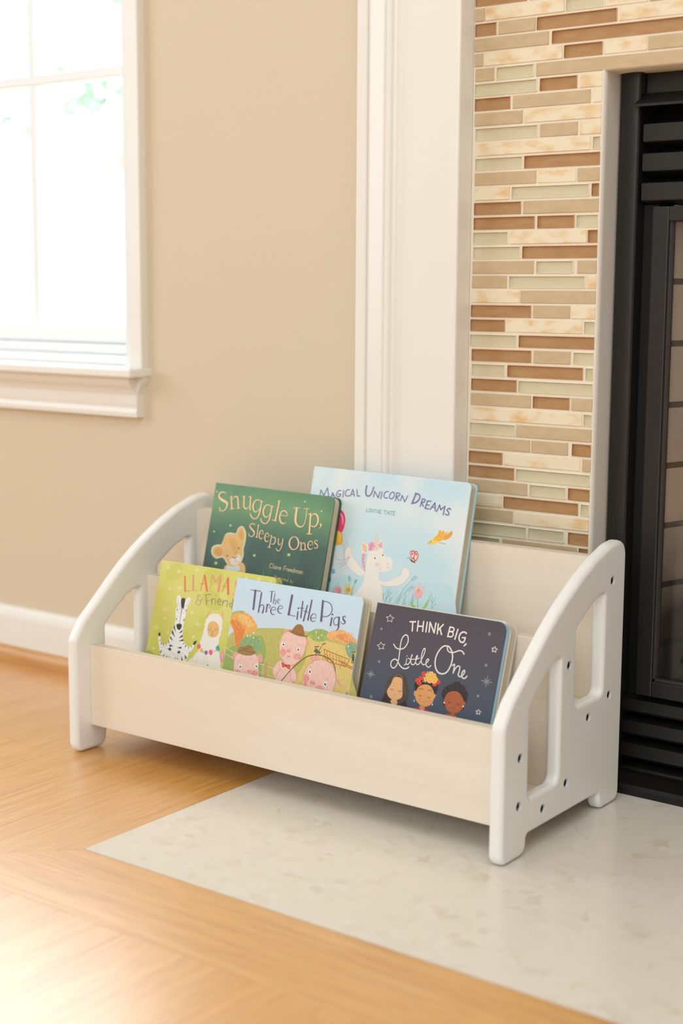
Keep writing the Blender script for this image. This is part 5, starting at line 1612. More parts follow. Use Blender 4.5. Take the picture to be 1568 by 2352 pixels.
(CA,'s','#efe9bc','129 1166 6.5 155 1184 3.9'),
(CA,'s','#efe9bc','353 1119 6.5 387 1119 3.9'),
(CA,'s','#efe9bc','352 1116 6.5 367 1104 3.9'),
(CA,'s','#efe9bc','347 1115 6.5 346 1090 3.9'),
(CA,'s','#efe9bc','343 1116 6.5 327 1105 3.9'),
(CA,'s','#efe9bc','342 1119 6.5 308 1120 3.9'),
(CA,'s','#efe9bc','344 1122 6.5 328 1134 3.9'),
(CA,'s','#efe9bc','348 1124 6.5 349 1148 3.9'),
(CA,'s','#efe9bc','352 1122 6.5 368 1134 3.9'),
(CA,'s','#efe9bc','838 1125 6.5 874 1125 3.9'),
(CA,'s','#efe9bc','836 1122 6.5 853 1109 3.9'),
(CA,'s','#efe9bc','832 1121 6.5 831 1094 3.9'),
(CA,'s','#efe9bc','828 1122 6.5 810 1110 3.9'),
(CA,'s','#efe9bc','826 1125 6.5 791 1126 3.9'),
(CA,'s','#efe9bc','828 1129 6.5 812 1141 3.9'),
(CA,'s','#efe9bc','832 1130 6.5 833 1157 3.9'),
(CA,'s','#efe9bc','837 1129 6.5 854 1141 3.9'),
(CA,'s','#efe9bc','141 860 6.5 181 860 3.9'),
(CA,'s','#efe9bc','139 857 6.5 157 843 3.9'),
(CA,'s','#efe9bc','134 855 6.5 133 826 3.9'),
(CA,'s','#efe9bc','129 857 6.5 110 843 3.9'),
(CA,'s','#efe9bc','127 860 6.5 88 860 3.9'),
(CA,'s','#efe9bc','130 864 6.5 111 878 3.9'),
(CA,'s','#efe9bc','135 865 6.5 136 895 3.9'),
(CA,'s','#efe9bc','139 864 6.5 159 878 3.9'),
(CA,'s','#efe9bc','1821 2046 6.5 1869 2045 3.9'),
(CA,'s','#efe9bc','1819 2042 6.5 1840 2024 3.9'),
(CA,'s','#efe9bc','1813 2040 6.5 1811 2003 3.9'),
(CA,'s','#efe9bc','1807 2042 6.5 1784 2026 3.9'),
(CA,'s','#efe9bc','1805 2047 6.5 1757 2048 3.9'),
(CA,'s','#efe9bc','1807 2051 6.5 1786 2070 3.9'),
(CA,'s','#efe9bc','1813 2053 6.5 1815 2090 3.9'),
(CA,'s','#efe9bc','1819 2051 6.5 1842 2068 3.9'),
(CA,'s','#efe9bc','2029 2033 6.5 2067 2032 3.9'),
(CA,'s','#efe9bc','2026 2030 6.5 2044 2015 3.9'),
(CA,'s','#efe9bc','2022 2028 6.5 2020 1998 3.9'),
(CA,'s','#efe9bc','2017 2030 6.5 1998 2016 3.9'),
(CA,'s','#efe9bc','2015 2034 6.5 1977 2035 3.9'),
(CA,'s','#efe9bc','2017 2038 6.5 2000 2052 3.9'),
(CA,'s','#efe9bc','2022 2039 6.5 2023 2069 3.9'),
(CA,'s','#efe9bc','2027 2037 6.5 2046 2051 3.9'),
(CA,'s','#efe9bc','1596 2035 6.5 1630 2034 3.9'),
(CA,'s','#efe9bc','1594 2032 6.5 1610 2019 3.9'),
(CA,'s','#efe9bc','1590 2030 6.5 1589 2004 3.9'),
(CA,'s','#efe9bc','1586 2032 6.5 1569 2020 3.9'),
(CA,'s','#efe9bc','1584 2035 6.5 1550 2036 3.9'),
(CA,'s','#efe9bc','1586 2038 6.5 1571 2051 3.9'),
(CA,'s','#efe9bc','1590 2040 6.5 1592 2066 3.9'),
(CA,'s','#efe9bc','1595 2038 6.5 1611 2050 3.9'),
(CA,'s','#efe9bc','1181 2102 6.5 1210 2102 3.9'),
(CA,'s','#efe9bc','1179 2102 6.5 1192 2102 3.9'),
(CA,'s','#efe9bc','1175 2102 6.5 1175 2102 3.9'),
(CA,'s','#efe9bc','1172 2102 6.5 1158 2102 3.9'),
(CA,'s','#efe9bc','1171 2102 6.5 1142 2102 3.9'),
(CA,'s','#efe9bc','1172 2102 6.5 1159 2102 3.9'),
(CA,'s','#efe9bc','1176 2102 6.5 1177 2102 3.9'),
(CA,'s','#efe9bc','1179 2102 6.5 1194 2102 3.9'),
(CA,'P','#f5f2ee','431 1438 446 1485 611 1507 624 1471 627 1390 617 1307 620 1203 637 1109 668 1047 728 993 790 979 831 994 848 1022 880 1019 845 933 798 904 798 859 774 790 733 754 547 740 402 755 318 768 265 823 246 880 210 950 185 1036 222 1049 244 977 276 948 381 979 399 1075 433 1192 452 1284 445 1365'),
(CA,'P','#f5f2ee','407 1599 432 1656 485 1621 520 1509 482 1478 439 1525'),
(CA,'P','#f5f2ee','567 1516 585 1600 626 1648 660 1632 656 1579 613 1496'),
(CA,'S','#8a7c96','433 1618 6.4 447 1567 6.4 482 1512 6.4'),
(CA,'S','#8a7c96','634 1621 6.4 627 1576 6.4 601 1516 6.4'),
(CA,'P','#3b3734','493 1607 533 1629 567 1620 572 1554 572 1501 551 1484 517 1502'),
(CA,'S','#3b3734','538 1512 17.1 537 1415 11.4 540 1259 5.7'),
(CA,'P','#3b3734','488 1248 517 1263 574 1267 589 1232 569 1187 530 1182 498 1212'),
(CA,'S','#3b3734','503 1496 6.4 501 1462 6.4'),
(CA,'S','#3b3734','566 1504 6.4 580 1465 6.4'),
(CA,'S','#9a9aa0','462 1416 4.3 480 1423 4.3 507 1417 4.3'),
(CA,'S','#9a9aa0','570 1423 4.3 595 1424 4.3 612 1421 4.3'),
(CA,'S','#9a9aa0','472 1369 4.3 489 1360 4.3 502 1369 4.3'),
(CA,'S','#9a9aa0','581 1369 4.3 597 1357 4.3 611 1365 4.3'),
(CA,'p','#3b3734','178 1088 217 1094 223 1046 187 1040'),
(CA,'p','#3b3734','866 1069 914 1083 881 1012 844 1025'),
(CA,'p','#3b3734','452 1478 448 1433 469 1450'),
(CA,'p','#3b3734','616 1485 609 1451 631 1453'),
(CA,'p','#3b3734','458 1344 458 1322 496 1301'),
(CA,'p','#3b3734','618 1351 588 1309 620 1322'),
(CA,'p','#3b3734','453 1254 442 1193 508 1128 473 1190'),
(CA,'p','#3b3734','431 1169 420 1123 502 1066 459 1128'),
(CA,'p','#3b3734','414 1077 409 1045 479 1010'),
(CA,'p','#3b3734','386 1021 388 984 419 967'),
(CA,'p','#3b3734','614 1195 550 1128 613 1158'),
(CA,'p','#3b3734','629 1130 565 1063 637 1094'),
(CA,'p','#3b3734','653 1068 573 1024 669 1043'),
(CA,'p','#3b3734','687 1022 652 988 692 1005'),
(CA,'p','#3b3734','421 960 497 948 427 921'),
(CA,'p','#3b3734','400 894 445 918 472 892 442 867'),
(CA,'p','#3b3734','566 932 648 960 649 929'),
(CA,'p','#3b3734','583 877 620 901 651 882 613 852'),
(CA,'p','#3b3734','252 958 268 919 278 949'),
(CA,'p','#3b3734','293 955 317 912 318 955'),
(CA,'p','#3b3734','345 966 366 919 362 974'),
(CA,'p','#3b3734','711 988 714 949 736 989'),
(CA,'p','#3b3734','770 973 778 940 786 974'),
(CA,'p','#3b3734','825 990 834 959 835 998'),
(CA,'p','#3b3734','222 994 223 973 238 991'),
(CA,'p','#3b3734','307 868 261 830 282 813'),
(CA,'p','#3b3734','366 831 322 765 347 763'),
(CA,'p','#3b3734','411 815 394 759 418 763'),
(CA,'p','#3b3734','453 807 454 761 475 761'),
(CA,'p','#3b3734','566 817 556 758 574 761'),
(CA,'p','#3b3734','601 815 610 759 629 762'),
(CA,'p','#3b3734','670 840 690 760 721 769'),
(CA,'p','#3b3734','726 863 754 792 778 827'),
(CA,'S','#b8b4ac','259 890 3.6 348 903 3.6 446 873 3.6 524 840 3.6'),
(CA,'S','#b8b4ac','663 928 3.6 755 919 3.6 802 927 3.6'),
(CA,'S','#b8b4ac','524 836 3.6 606 830 3.6 712 891 3.6'),
(CA,'S','#e8a060','1024 1422 24.2 1031 1474 20.0 1050 1532 8.6'),
(CA,'S','#e8a868','1287 1443 25.7 1287 1495 21.4 1272 1543 8.6'),
(CA,'P','#f0e8dc','1011 1361 1007 1393 1026 1421 1045 1452 1081 1472 1119 1490 1162 1492 1204 1494 1240 1480 1277 1460 1297 1430 1313 1403 1308 1373 1313 1345 1324 1311 1312 1277 1312 1244 1317 1213 1301 1184 1295 1154 1307 1118 1297 1081 1298 1044 1322 1021 1326 990 1350 967 1353 936 1367 910 1386 886 1385 857 1404 833 1403 804 1422 780 1423 754 1386 738 1344 738 1308 721 1266 721 1229 705 1187 704 1148 696 1110 689 1074 699 1036 692 999 702 961 695 924 705 886 697 849 707 810 700 775 708 776 745 798 777 824 810 865 831 899 859 911 895 943 924 965 958 956 993 969 1027 971 1061 967 1093 986 1122 983 1154 1002 1183 993 1218 1006 1253 1008 1287 998 1324'),
(CA,'P','#e9b672','1059 1265 1063 1332 1102 1374 1158 1385 1219 1368 1262 1316 1272 1237 1232 1181 1159 1163 1095 1190'),
(CA,'S','#d8ccb4','1083 1459 3.6 1094 1445 3.6 1105 1455 3.6'),
(CA,'S','#d8ccb4','1111 1463 3.6 1122 1449 3.6 1134 1459 3.6'),
(CA,'S','#d8ccb4','1140 1467 3.6 1151 1452 3.6 1162 1463 3.6'),
(CA,'S','#d8ccb4','1168 1471 3.6 1179 1456 3.6 1190 1467 3.6'),
(CA,'S','#d8ccb4','1196 1475 3.6 1207 1460 3.6 1218 1470 3.6'),
(CA,'S','#d8ccb4','1224 1479 3.6 1235 1464 3.6 1246 1474 3.6'),
(CA,'S','#7a5a3c','1081 1276 5.0 1091 1259 5.0 1109 1259 5.0 1122 1278 5.0'),
(CA,'S','#7a5a3c','1196 1292 5.0 1207 1273 5.0 1226 1273 5.0 1244 1292 5.0'),
(CA,'S','#7a5a3c','1142 1248 5.0 1162 1235 5.0 1182 1254 5.0'),
(CA,'S','#7a5a3c','1162 1235 4.3 1164 1201 4.3'),
(CA,'S','#7a5a3c','1138 1205 4.3 1163 1195 4.3 1185 1210 4.3'),
(CA,'S','#c87a80','981 1005 2.9 1052 949 2.9 1149 949 2.9 1255 991 2.9 1302 1038 2.9'),
(CA,'p','#f4686a','996 1016 996 1000 989 987 977 979 962 976 947 981 935 991 928 1006 928 1021 935 1034 947 1043 962 1045 977 1040 989 1030'),
(CA,'p','#f2b85c','1049 969 1049 957 1043 947 1032 940 1018 938 1005 941 995 949 989 960 989 973 996 983 1007 990 1020 992 1033 989 1044 981'),
(CA,'p','#86709c','1139 950 1139 937 1133 926 1122 919 1109 917 1095 921 1085 929 1079 941 1079 954 1085 965 1096 972 1110 974 1123 971 1133 962'),
(CA,'p','#f06c8c','1228 967 1228 950 1220 935 1207 926 1191 923 1174 928 1161 940 1153 956 1153 973 1161 988 1174 997 1191 1000 1207 995 1220 983'),
(CA,'p','#4cac9c','1338 1040 1339 1023 1332 1008 1319 999 1304 996 1288 1002 1275 1013 1268 1029 1268 1046 1275 1061 1287 1070 1303 1073 1319 1067 1331 1056'),
(CA,'p','#44a088','1192 774 1192 766 1187 758 1179 753 1169 752 1159 754 1151 759 1147 767 1148 775 1152 782 1161 787 1171 789 1180 787 1188 781'),
(CA,'p','#6c9a90','1066 948 1066 944 1063 941 1059 938 1054 937 1049 938 1045 941 1043 944 1044 948 1046 952 1050 954 1055 955 1060 954 1064 951'),
(CA,'p','#e88090','1281 993 1281 989 1278 985 1274 983 1269 982 1264 983 1260 986 1259 989 1259 993 1261 997 1265 999 1270 1000 1275 999 1279 996'),
(CA,'S','#c8a898','1104 913 2.9 1101 840 2.9 1096 773 2.9'),
(CA,'S','#c8a898','1122 916 2.9 1154 848 2.9 1173 782 2.9'),
(CA,'P','#f090a8','1401 1031 1367 939 1378 890 1427 861 1435 920'),
(CA,'P','#f6c0c8','1401 1002 1392 935 1414 903'),
(CA,'S','#b8bc70','978 821 5.7 971 791 5.7 953 759 5.7'),
(TL,'s','#f56a54','490 1928 21.5 542 1725 22.7'),
(TL,'s','#f56a54','541 1726 7.2 637 1743 5.4'),
(TL,'s','#f6938c','641 1965 21.5 681 1761 21.5'),
(TL,'s','#f6938c','681 1760 6.0 776 1771 4.8'),
(TL,'s','#f56a54','839 1979 7.8 821 1773 7.2'),
(TL,'s','#f56a54','848 1985 27.5 936 1786 29.9'),
(TL,'s','#f56a54','797 1863 5.4 885 1876 5.4'),
(TL,'s','#f6938c','977 2006 7.2 988 1792 6.6'),
(TL,'s','#f6938c','987 2009 23.9 1061 1915 8.4'),
(TL,'s','#f6938c','1061 1916 7.2 1123 2010 8.4'),
(TL,'s','#f6938c','1129 2011 28.7 1141 1801 29.9'),
(TL,'s','#f56a54','1267 1997 7.8 1206 1797 7.2'),
(TL,'s','#f56a54','1273 1998 27.5 1325 1787 31.1'),
(TL,'s','#f56a54','1197 1886 5.4 1291 1881 5.4'),
(TL,'S','#f6938c','1520 2003 7.2 1459 1992 10.8 1425 1948 20.3 1448 1896 26.3 1511 1861 26.3 1515 1807 15.5 1449 1783 9.6 1373 1801 5.4'),
(TL,'S','#c2a09a','837 1686 7.8 807 1709 7.8 779 1685 7.8 803 1653 7.8 771 1618 7.8 777 1581 7.8 826 1568 7.8 858 1598 7.8 855 1640 7.8 814 1624 7.8'),
(TL,'S','#c2a09a','856 1635 6.0 870 1650 6.0 871 1675 6.0'),
(TL,'s','#9a7c90','930 1729 9.6 973 1592 9.6'),
(TL,'s','#9a7c90','925 1725 7.8 1019 1745 7.8'),
(TL,'s','#9a7c90','955 1643 7.2 1010 1655 7.2'),
(TL,'s','#9a7c90','1041 1684 8.4 1066 1608 8.4'),
(TL,'S','#9a7c90','1053 1649 7.8 1066 1681 7.8 1094 1693 7.8'),
(TL,'s','#9a7c90','1115 1699 8.4 1129 1614 8.4'),
(TL,'s','#9a7c90','1109 1739 12.0 1111 1735 12.0'),
(TL,'S','#9a7c90','1167 1656 8.4 1218 1670 8.4 1208 1690 8.4 1180 1696 8.4 1160 1669 8.4 1172 1633 8.4 1203 1620 8.4 1227 1631 8.4'),
(TL,'s','#9a7c90','1257 1694 8.4 1260 1613 8.4'),
(TL,'S','#9a7c90','1260 1657 8.4 1293 1692 8.4 1329 1692 8.4 1338 1661 8.4 1336 1613 8.4'),
(TL,'S','#9a7c90','1427 1666 8.4 1398 1670 8.4 1376 1648 8.4 1386 1625 8.4 1417 1621 8.4 1432 1643 8.4'),
(TL,'s','#9a7c90','1424 1734 8.4 1426 1596 8.4'),
(TL,'S','#9a7c90','1513 1672 8.4 1485 1674 8.4 1477 1655 8.4 1505 1637 8.4 1505 1616 8.4 1474 1612 8.4'),
],
'pigs': [
(CA,'P','#c5bd6c','6 1179 81 1337 455 1438 779 1488 1000 1506 1355 1519 1691 1500 2092 1441 2099 1110 2099 593 6 344 6 812'),
(CA,'P','#9fb468','6 813 6 1044 104 1146 300 1244 562 1351 691 1151 661 874 850 634 538 445 6 416'),
(CA,'P','#e6ca7e','1332 1462 1468 1455 1669 1444 1936 1418 2076 1360 2099 1110 2099 722 2024 635 1196 625 1243 900 1346 1143'),
(CA,'P','#a8b870','9 1508 27 1594 111 1626 218 1633 217 1550 100 1506'),
(CA,'P','#f0b060','6 1437 18 1551 115 1608 276 1613 397 1547 480 1449 396 1382 315 1343 279 1255 244 1166 168 1141 113 1272 76 1364'),
(CA,'P','#e88c48','6 1465 82 1504 263 1418 265 1280 228 1157 172 1149 119 1287 70 1391'),
(CA,'P','#f4c47c','120 1585 264 1584 385 1518 417 1453 292 1450 173 1502'),
(CA,'P','#8fb07c','221 1191 320 1316 496 1327 601 1247 569 1146 389 1160 270 1129'),
(CA,'P','#a4b868','1319 1487 1398 1552 1526 1580 1647 1554 1656 1469 1542 1419 1424 1422'),
(CA,'P','#f0b478','1627 1491 1662 1563 1800 1611 1932 1601 2057 1540 2099 1509 2099 1431 1962 1448 1797 1463'),
(CA,'P','#ea9a64','1768 1525 1890 1569 2015 1508 2080 1465 1943 1465'),
(CA,'P','#8fac8c','1944 1419 2004 1480 2099 1469 2099 1366 2099 1287 2026 1287 1964 1356'),
(CA,'s','#ecd490','1974 1092 6.7 1964 1129 2.0'),
(CA,'s','#ecd490','1914 1453 6.7 1902 1486 2.0'),
(CA,'s','#8fa85a','6 1228 6.7 6 1269 2.0'),
(CA,'s','#d8b868','1947 1225 6.7 1948 1265 2.0'),
(CA,'s','#ecd490','1630 1432 6.7 1626 1463 2.0'),
(CA,'s','#d8c070','51 770 6.7 32 810 2.0'),
(CA,'s','#d8b868','1528 1221 6.7 1517 1256 2.0'),
(CA,'s','#a9a850','384 841 6.7 370 877 2.0'),
(CA,'s','#a9a850','1288 1044 6.7 1280 1072 2.0'),
(CA,'s','#c8b458','1261 1022 6.7 1249 1051 2.0'),
(CA,'s','#8fa85a','905 1207 6.7 892 1237 2.0'),
(CA,'s','#e0b870','1433 1109 6.7 1436 1139 2.0'),
(CA,'s','#b8b060','731 1005 6.7 717 1040 2.0'),
(CA,'s','#d8b868','1779 1201 6.7 1764 1236 2.0'),
(CA,'s','#b8b060','375 1252 6.7 372 1289 2.0'),
(CA,'s','#a9a850','171 692 6.7 170 717 2.0'),
(CA,'s','#d8b868','1696 1453 6.7 1687 1477 2.0'),
(CA,'s','#c8b458','1074 802 6.7 1069 842 2.0'),
(CA,'s','#a9a850','1168 905 6.7 1170 936 2.0'),
(CA,'s','#8fa85a','1183 830 6.7 1168 861 2.0'),
(CA,'s','#a9a850','168 1008 6.7 154 1050 2.0'),
(CA,'s','#d8b868','2025 994 6.7 2022 1032 2.0'),
(CA,'s','#a9a850','115 1267 6.7 117 1303 2.0'),
(CA,'s','#b8b060','1053 1425 6.7 1048 1463 2.0'),
(CA,'s','#b8b060','1336 1120 6.7 1323 1143 2.0'),
(CA,'s','#a9a850','383 612 6.7 386 648 2.0'),
(CA,'s','#c8b458','1122 967 6.7 1118 993 2.0'),
(CA,'s','#a9a850','1292 1455 6.7 1277 1493 2.0'),
(CA,'s','#8fa85a','1150 1158 6.7 1143 1202 2.0'),
(CA,'s','#d8c070','315 1080 6.7 302 1117 2.0'),
(CA,'s','#b8b060','373 993 6.7 366 1030 2.0'),
(CA,'s','#b8b060','1166 1340 6.7 1161 1380 2.0'),
(CA,'s','#ecd490','1973 1263 6.7 1961 1289 2.0'),
(CA,'s','#e0b870','2035 971 6.7 2023 1003 2.0'),
(CA,'s','#c8b458','614 1121 6.7 601 1162 2.0'),
(CA,'s','#d8b868','1645 1308 6.7 1633 1332 2.0'),
(CA,'s','#a9a850','79 639 6.7 78 679 2.0'),
(CA,'s','#8fa85a','460 661 6.7 463 695 2.0'),
(CA,'s','#d8c070','518 1048 6.7 509 1073 2.0'),
(CA,'s','#d8b868','1597 1479 6.7 1589 1510 2.0'),
(CA,'s','#a9a850','391 836 6.7 383 881 2.0'),
(CA,'s','#c8b458','718 1152 6.7 702 1182 2.0'),
(CA,'s','#ecd490','1605 1114 6.7 1595 1148 2.0'),
(CA,'s','#c8b458','1114 1413 6.7 1099 1443 2.0'),
(CA,'s','#d8c070','562 1305 6.7 554 1336 2.0'),
(CA,'s','#ecd490','1861 1280 6.7 1857 1322 2.0'),
(CA,'s','#a9a850','917 739 6.7 917 771 2.0'),
(CA,'s','#a9a850','812 1040 6.7 809 1073 2.0'),
(CA,'s','#e0b870','1566 873 6.7 1568 901 2.0'),
(CA,'s','#b8b060','860 1351 6.7 842 1391 2.0'),
(CA,'s','#c8b458','1359 998 6.7 1353 1038 2.0'),
(CA,'s','#d8c070','509 986 6.7 500 1021 2.0'),
(CA,'s','#d8b868','1406 1143 6.7 1406 1177 2.0'),
(CA,'s','#8fa85a','832 750 6.7 820 780 2.0'),
(CA,'s','#b8b060','344 942 6.7 343 988 2.0'),
(CA,'s','#c8b458','1051 1006 6.7 1052 1051 2.0'),
(CA,'s','#e0b870','1536 1276 6.7 1534 1320 2.0'),
(CA,'s','#e0b870','1660 1228 6.7 1657 1256 2.0'),
(CA,'s','#a9a850','1319 1377 6.7 1311 1414 2.0'),
(CA,'s','#a9a850','1160 1388 6.7 1158 1428 2.0'),
(CA,'s','#d8c070','393 730 6.7 388 760 2.0'),
(CA,'s','#c8b458','981 900 6.7 967 939 2.0'),
(CA,'s','#c8b458','162 855 6.7 147 897 2.0'),
(CA,'s','#a9a850','1048 1326 6.7 1042 1356 2.0'),
(CA,'s','#c8b458','563 1083 6.7 558 1127 2.0'),
(CA,'s','#a9a850','753 932 6.7 750 961 2.0'),
(CA,'s','#a9a850','210 571 6.7 211 605 2.0'),
(CA,'s','#d8c070','413 1186 6.7 411 1219 2.0'),
(CA,'s','#e0b870','1991 1034 6.7 1990 1075 2.0'),
(CA,'s','#e0b870','1574 916 6.7 1572 951 2.0'),
(CA,'s','#c8b458','840 896 6.7 827 922 2.0'),
(CA,'s','#b8b060','1033 797 6.7 1026 829 2.0'),
(CA,'s','#e0b870','1953 1275 6.7 1941 1309 2.0'),
(CA,'s','#8fa85a','612 866 6.7 614 897 2.0'),
(CA,'s','#d8b868','1969 990 6.7 1964 1016 2.0'),
(CA,'s','#ecd490','1886 1471 6.7 1884 1497 2.0'),
(CA,'s','#b8b060','454 748 6.7 454 784 2.0'),
(CA,'s','#a9a850','129 1097 6.7 121 1136 2.0'),
(CA,'s','#c8b458','528 1244 6.7 514 1272 2.0'),
(CA,'s','#8fa85a','863 1033 6.7 847 1064 2.0'),
(CA,'s','#d8c070','1219 1373 6.7 1213 1411 2.0'),
(CA,'s','#ecd490','2008 1044 6.7 2011 1072 2.0'),
(CA,'s','#d8b868','1580 1294 6.7 1583 1322 2.0'),
(CA,'s','#8fa85a','1215 766 6.7 1202 792 2.0'),
(CA,'s','#d8c070','790 1033 6.7 779 1077 2.0'),
(CA,'s','#d8b868','2081 1047 6.7 2081 1080 2.0'),
(CA,'s','#8fa85a','505 1308 6.7 501 1352 2.0'),
(CA,'s','#ecd490','1910 1214 6.7 1908 1247 2.0'),
(CA,'s','#a9a850','624 823 6.7 619 860 2.0'),
(CA,'s','#c8b458','351 969 6.7 347 1004 2.0'),
(CA,'s','#c8b458','31 1152 6.7 23 1180 2.0'),
(CA,'s','#8fa85a','1030 948 6.7 1022 978 2.0'),
(CA,'s','#b8b060','477 879 6.7 459 920 2.0'),
(CA,'s','#a9a850','472 737 6.7 466 768 2.0'),
(CA,'s','#d8b868','1666 807 6.7 1654 829 2.0'),
(CA,'s','#ecd490','1524 1220 6.7 1513 1251 2.0'),
(CA,'s','#c8b458','783 1416 6.7 769 1447 2.0'),
(CA,'s','#d8c070','494 1261 6.7 488 1293 2.0'),
(CA,'s','#c8b458','1244 885 6.7 1229 920 2.0'),
(CA,'s','#a9a850','1138 886 6.7 1131 924 2.0'),
(CA,'s','#8fa85a','1253 802 6.7 1250 830 2.0'),
(CA,'s','#ecd490','1598 1222 6.7 1589 1265 2.0'),
(CA,'s','#8fa85a','287 1040 6.7 279 1084 2.0'),
(CA,'s','#e0b870','1770 907 6.7 1760 940 2.0'),
(CA,'s','#ecd490','1917 911 6.7 1906 933 2.0'),
(CA,'s','#d8c070','699 1223 6.7 689 1258 2.0'),
(CA,'s','#b8b060','448 707 6.7 432 742 2.0'),
(CA,'s','#8fa85a','281 677 6.7 271 716 2.0'),
(CA,'s','#ecd490','2004 1279 6.7 1999 1311 2.0'),
(CA,'s','#ecd490','1786 1455 6.7 1780 1484 2.0'),
(CA,'s','#a9a850','721 1208 6.7 713 1243 2.0'),
(CA,'s','#c8b458','1427 865 6.7 1415 901 2.0'),
(CA,'s','#ecd490','1520 843 6.7 1509 875 2.0'),
(CA,'s','#b8b060','1050 1427 6.7 1042 1462 2.0'),
(CA,'s','#d8b868','1714 1461 6.7 1709 1497 2.0'),
(CA,'s','#ecd490','2099 914 6.7 2099 944 2.0'),
(CA,'s','#d8c070','843 1312 6.7 831 1343 2.0'),
(CA,'s','#c8b458','586 1161 6.7 588 1191 2.0'),
(CA,'s','#d8b868','1911 1444 6.7 1907 1480 2.0'),
(CA,'s','#a9a850','218 586 6.7 204 617 2.0'),
(CA,'s','#a9a850','861 707 6.7 857 732 2.0'),
(CA,'s','#8fa85a','834 878 6.7 818 911 2.0'),
(CA,'s','#d8c070','312 634 6.7 304 673 2.0'),
(CA,'s','#8fa85a','448 795 6.7 437 836 2.0'),
(CA,'s','#8fa85a','300 932 6.7 291 972 2.0'),
(CA,'s','#d8b868','1545 907 6.7 1547 937 2.0'),
(CA,'s','#e0b870','2050 1285 6.7 2041 1319 2.0'),
(CA,'s','#c8b458','738 702 6.7 734 733 2.0'),
(CA,'s','#8fa85a','1035 1295 6.7 1030 1338 2.0'),
(CA,'s','#d8b868','1774 923 6.7 1763 966 2.0'),
(CA,'s','#8fa85a','309 1291 6.7 308 1320 2.0'),
(CA,'s','#8fa85a','307 1313 6.7 292 1339 2.0'),
(CA,'s','#a9a850','384 591 6.7 372 619 2.0'),
(CA,'s','#ecd490','1790 1339 6.7 1784 1365 2.0'),
(CA,'s','#ecd490','1867 1210 6.7 1860 1253 2.0'),
(CA,'s','#a9a850','1317 1468 6.7 1311 1501 2.0'),
(CA,'s','#8fa85a','1052 1423 6.7 1050 1449 2.0'),
(CA,'s','#b8b060','1214 776 6.7 1205 813 2.0'),
(CA,'s','#d8c070','1029 1107 6.7 1022 1148 2.0'),
(CA,'s','#b8b060','1059 1034 6.7 1045 1070 2.0'),
(CA,'s','#b8b060','381 918 6.7 370 957 2.0'),
(CA,'s','#c8b458','668 640 6.7 660 682 2.0'),
(CA,'s','#d8c070','187 1181 6.7 176 1209 2.0'),
(CA,'s','#d8b868','1554 1203 6.7 1554 1241 2.0'),
(CA,'s','#e0b870','1527 1024 6.7 1512 1056 2.0'),
(CA,'s','#c8b458','331 917 6.7 333 954 2.0'),
(CA,'s','#d8b868','2084 1056 6.7 2072 1083 2.0'),
(CA,'s','#ecd490','1550 1343 6.7 1534 1383 2.0'),
(CA,'s','#d8b868','1545 921 6.7 1535 964 2.0'),
(CA,'s','#ecd490','1788 1182 6.7 1791 1211 2.0'),
(CA,'s','#b8b060','826 1085 6.7 817 1127 2.0'),
(CA,'s','#c8b458','622 1132 6.7 609 1173 2.0'),
(CA,'s','#d8c070','493 956 6.7 484 982 2.0'),
(CA,'s','#8fa85a','751 1260 6.7 736 1301 2.0'),
(CA,'s','#c8b458','6 1203 6.7 6 1238 2.0'),
(CA,'s','#d8c070','1296 1240 6.7 1291 1264 2.0'),
(CA,'s','#c8b458','1282 1330 6.7 1287 1356 2.0'),
(CA,'s','#c8b458','863 1319 6.7 847 1359 2.0'),
(CA,'s','#e0b870','1716 1459 6.7 1703 1496 2.0'),
(CA,'s','#a9a850','1186 1282 6.7 1174 1322 2.0'),
(CA,'s','#d8b868','1819 1282 6.7 1809 1324 2.0'),
(CA,'s','#a9a850','714 744 6.7 703 772 2.0'),
(CA,'s','#c8b458','879 883 6.7 865 920 2.0'),
(CA,'s','#e0b870','1780 1144 6.7 1772 1182 2.0'),
(CA,'s','#ecd490','2012 985 6.7 2009 1015 2.0'),
(CA,'s','#ecd490','1982 1438 6.7 1979 1476 2.0'),
(CA,'s','#ecd490','1944 1273 6.7 1929 1303 2.0'),
(CA,'s','#a9a850','1322 833 6.7 1322 860 2.0'),
(CA,'s','#ecd490','1739 1165 6.7 1739 1202 2.0'),
(CA,'s','#d8c070','873 1222 6.7 868 1250 2.0'),
(CA,'s','#8fa85a','439 1327 6.7 425 1362 2.0'),
(CA,'s','#ecd490','1462 1461 6.7 1457 1500 2.0'),
(CA,'s','#a9a850','463 738 6.7 448 772 2.0'),
(CA,'s','#e0b870','1827 1263 6.7 1826 1291 2.0'),
(CA,'s','#c8b458','584 1329 6.7 572 1373 2.0'),
(CA,'s','#ecd490','1472 1101 6.7 1456 1133 2.0'),
(CA,'s','#d8c070','614 1088 6.7 598 1132 2.0'),
(CA,'s','#ecd490','1471 1048 6.7 1463 1086 2.0'),
(CA,'s','#e0b870','1922 1407 6.7 1924 1443 2.0'),
(CA,'s','#8fa85a','300 741 6.7 287 775 2.0'),
(CA,'s','#c8b458','1266 916 6.7 1267 960 2.0'),
(CA,'s','#d8c070','1082 1369 6.7 1077 1409 2.0'),
(CA,'s','#d8b868','1831 1182 6.7 1821 1215 2.0'),
(CA,'s','#d8b868','1674 839 6.7 1673 867 2.0'),
(CA,'s','#8fa85a','830 1144 6.7 833 1175 2.0'),
(CA,'s','#a9a850','201 1057 6.7 185 1087 2.0'),
(CA,'s','#b8b060','1080 781 6.7 1080 809 2.0'),
(CA,'s','#d8c070','1151 1357 6.7 1153 1397 2.0'),
(CA,'s','#e0b870','1637 1172 6.7 1627 1200 2.0'),
(CA,'s','#e0b870','1703 1110 6.7 1696 1142 2.0'),
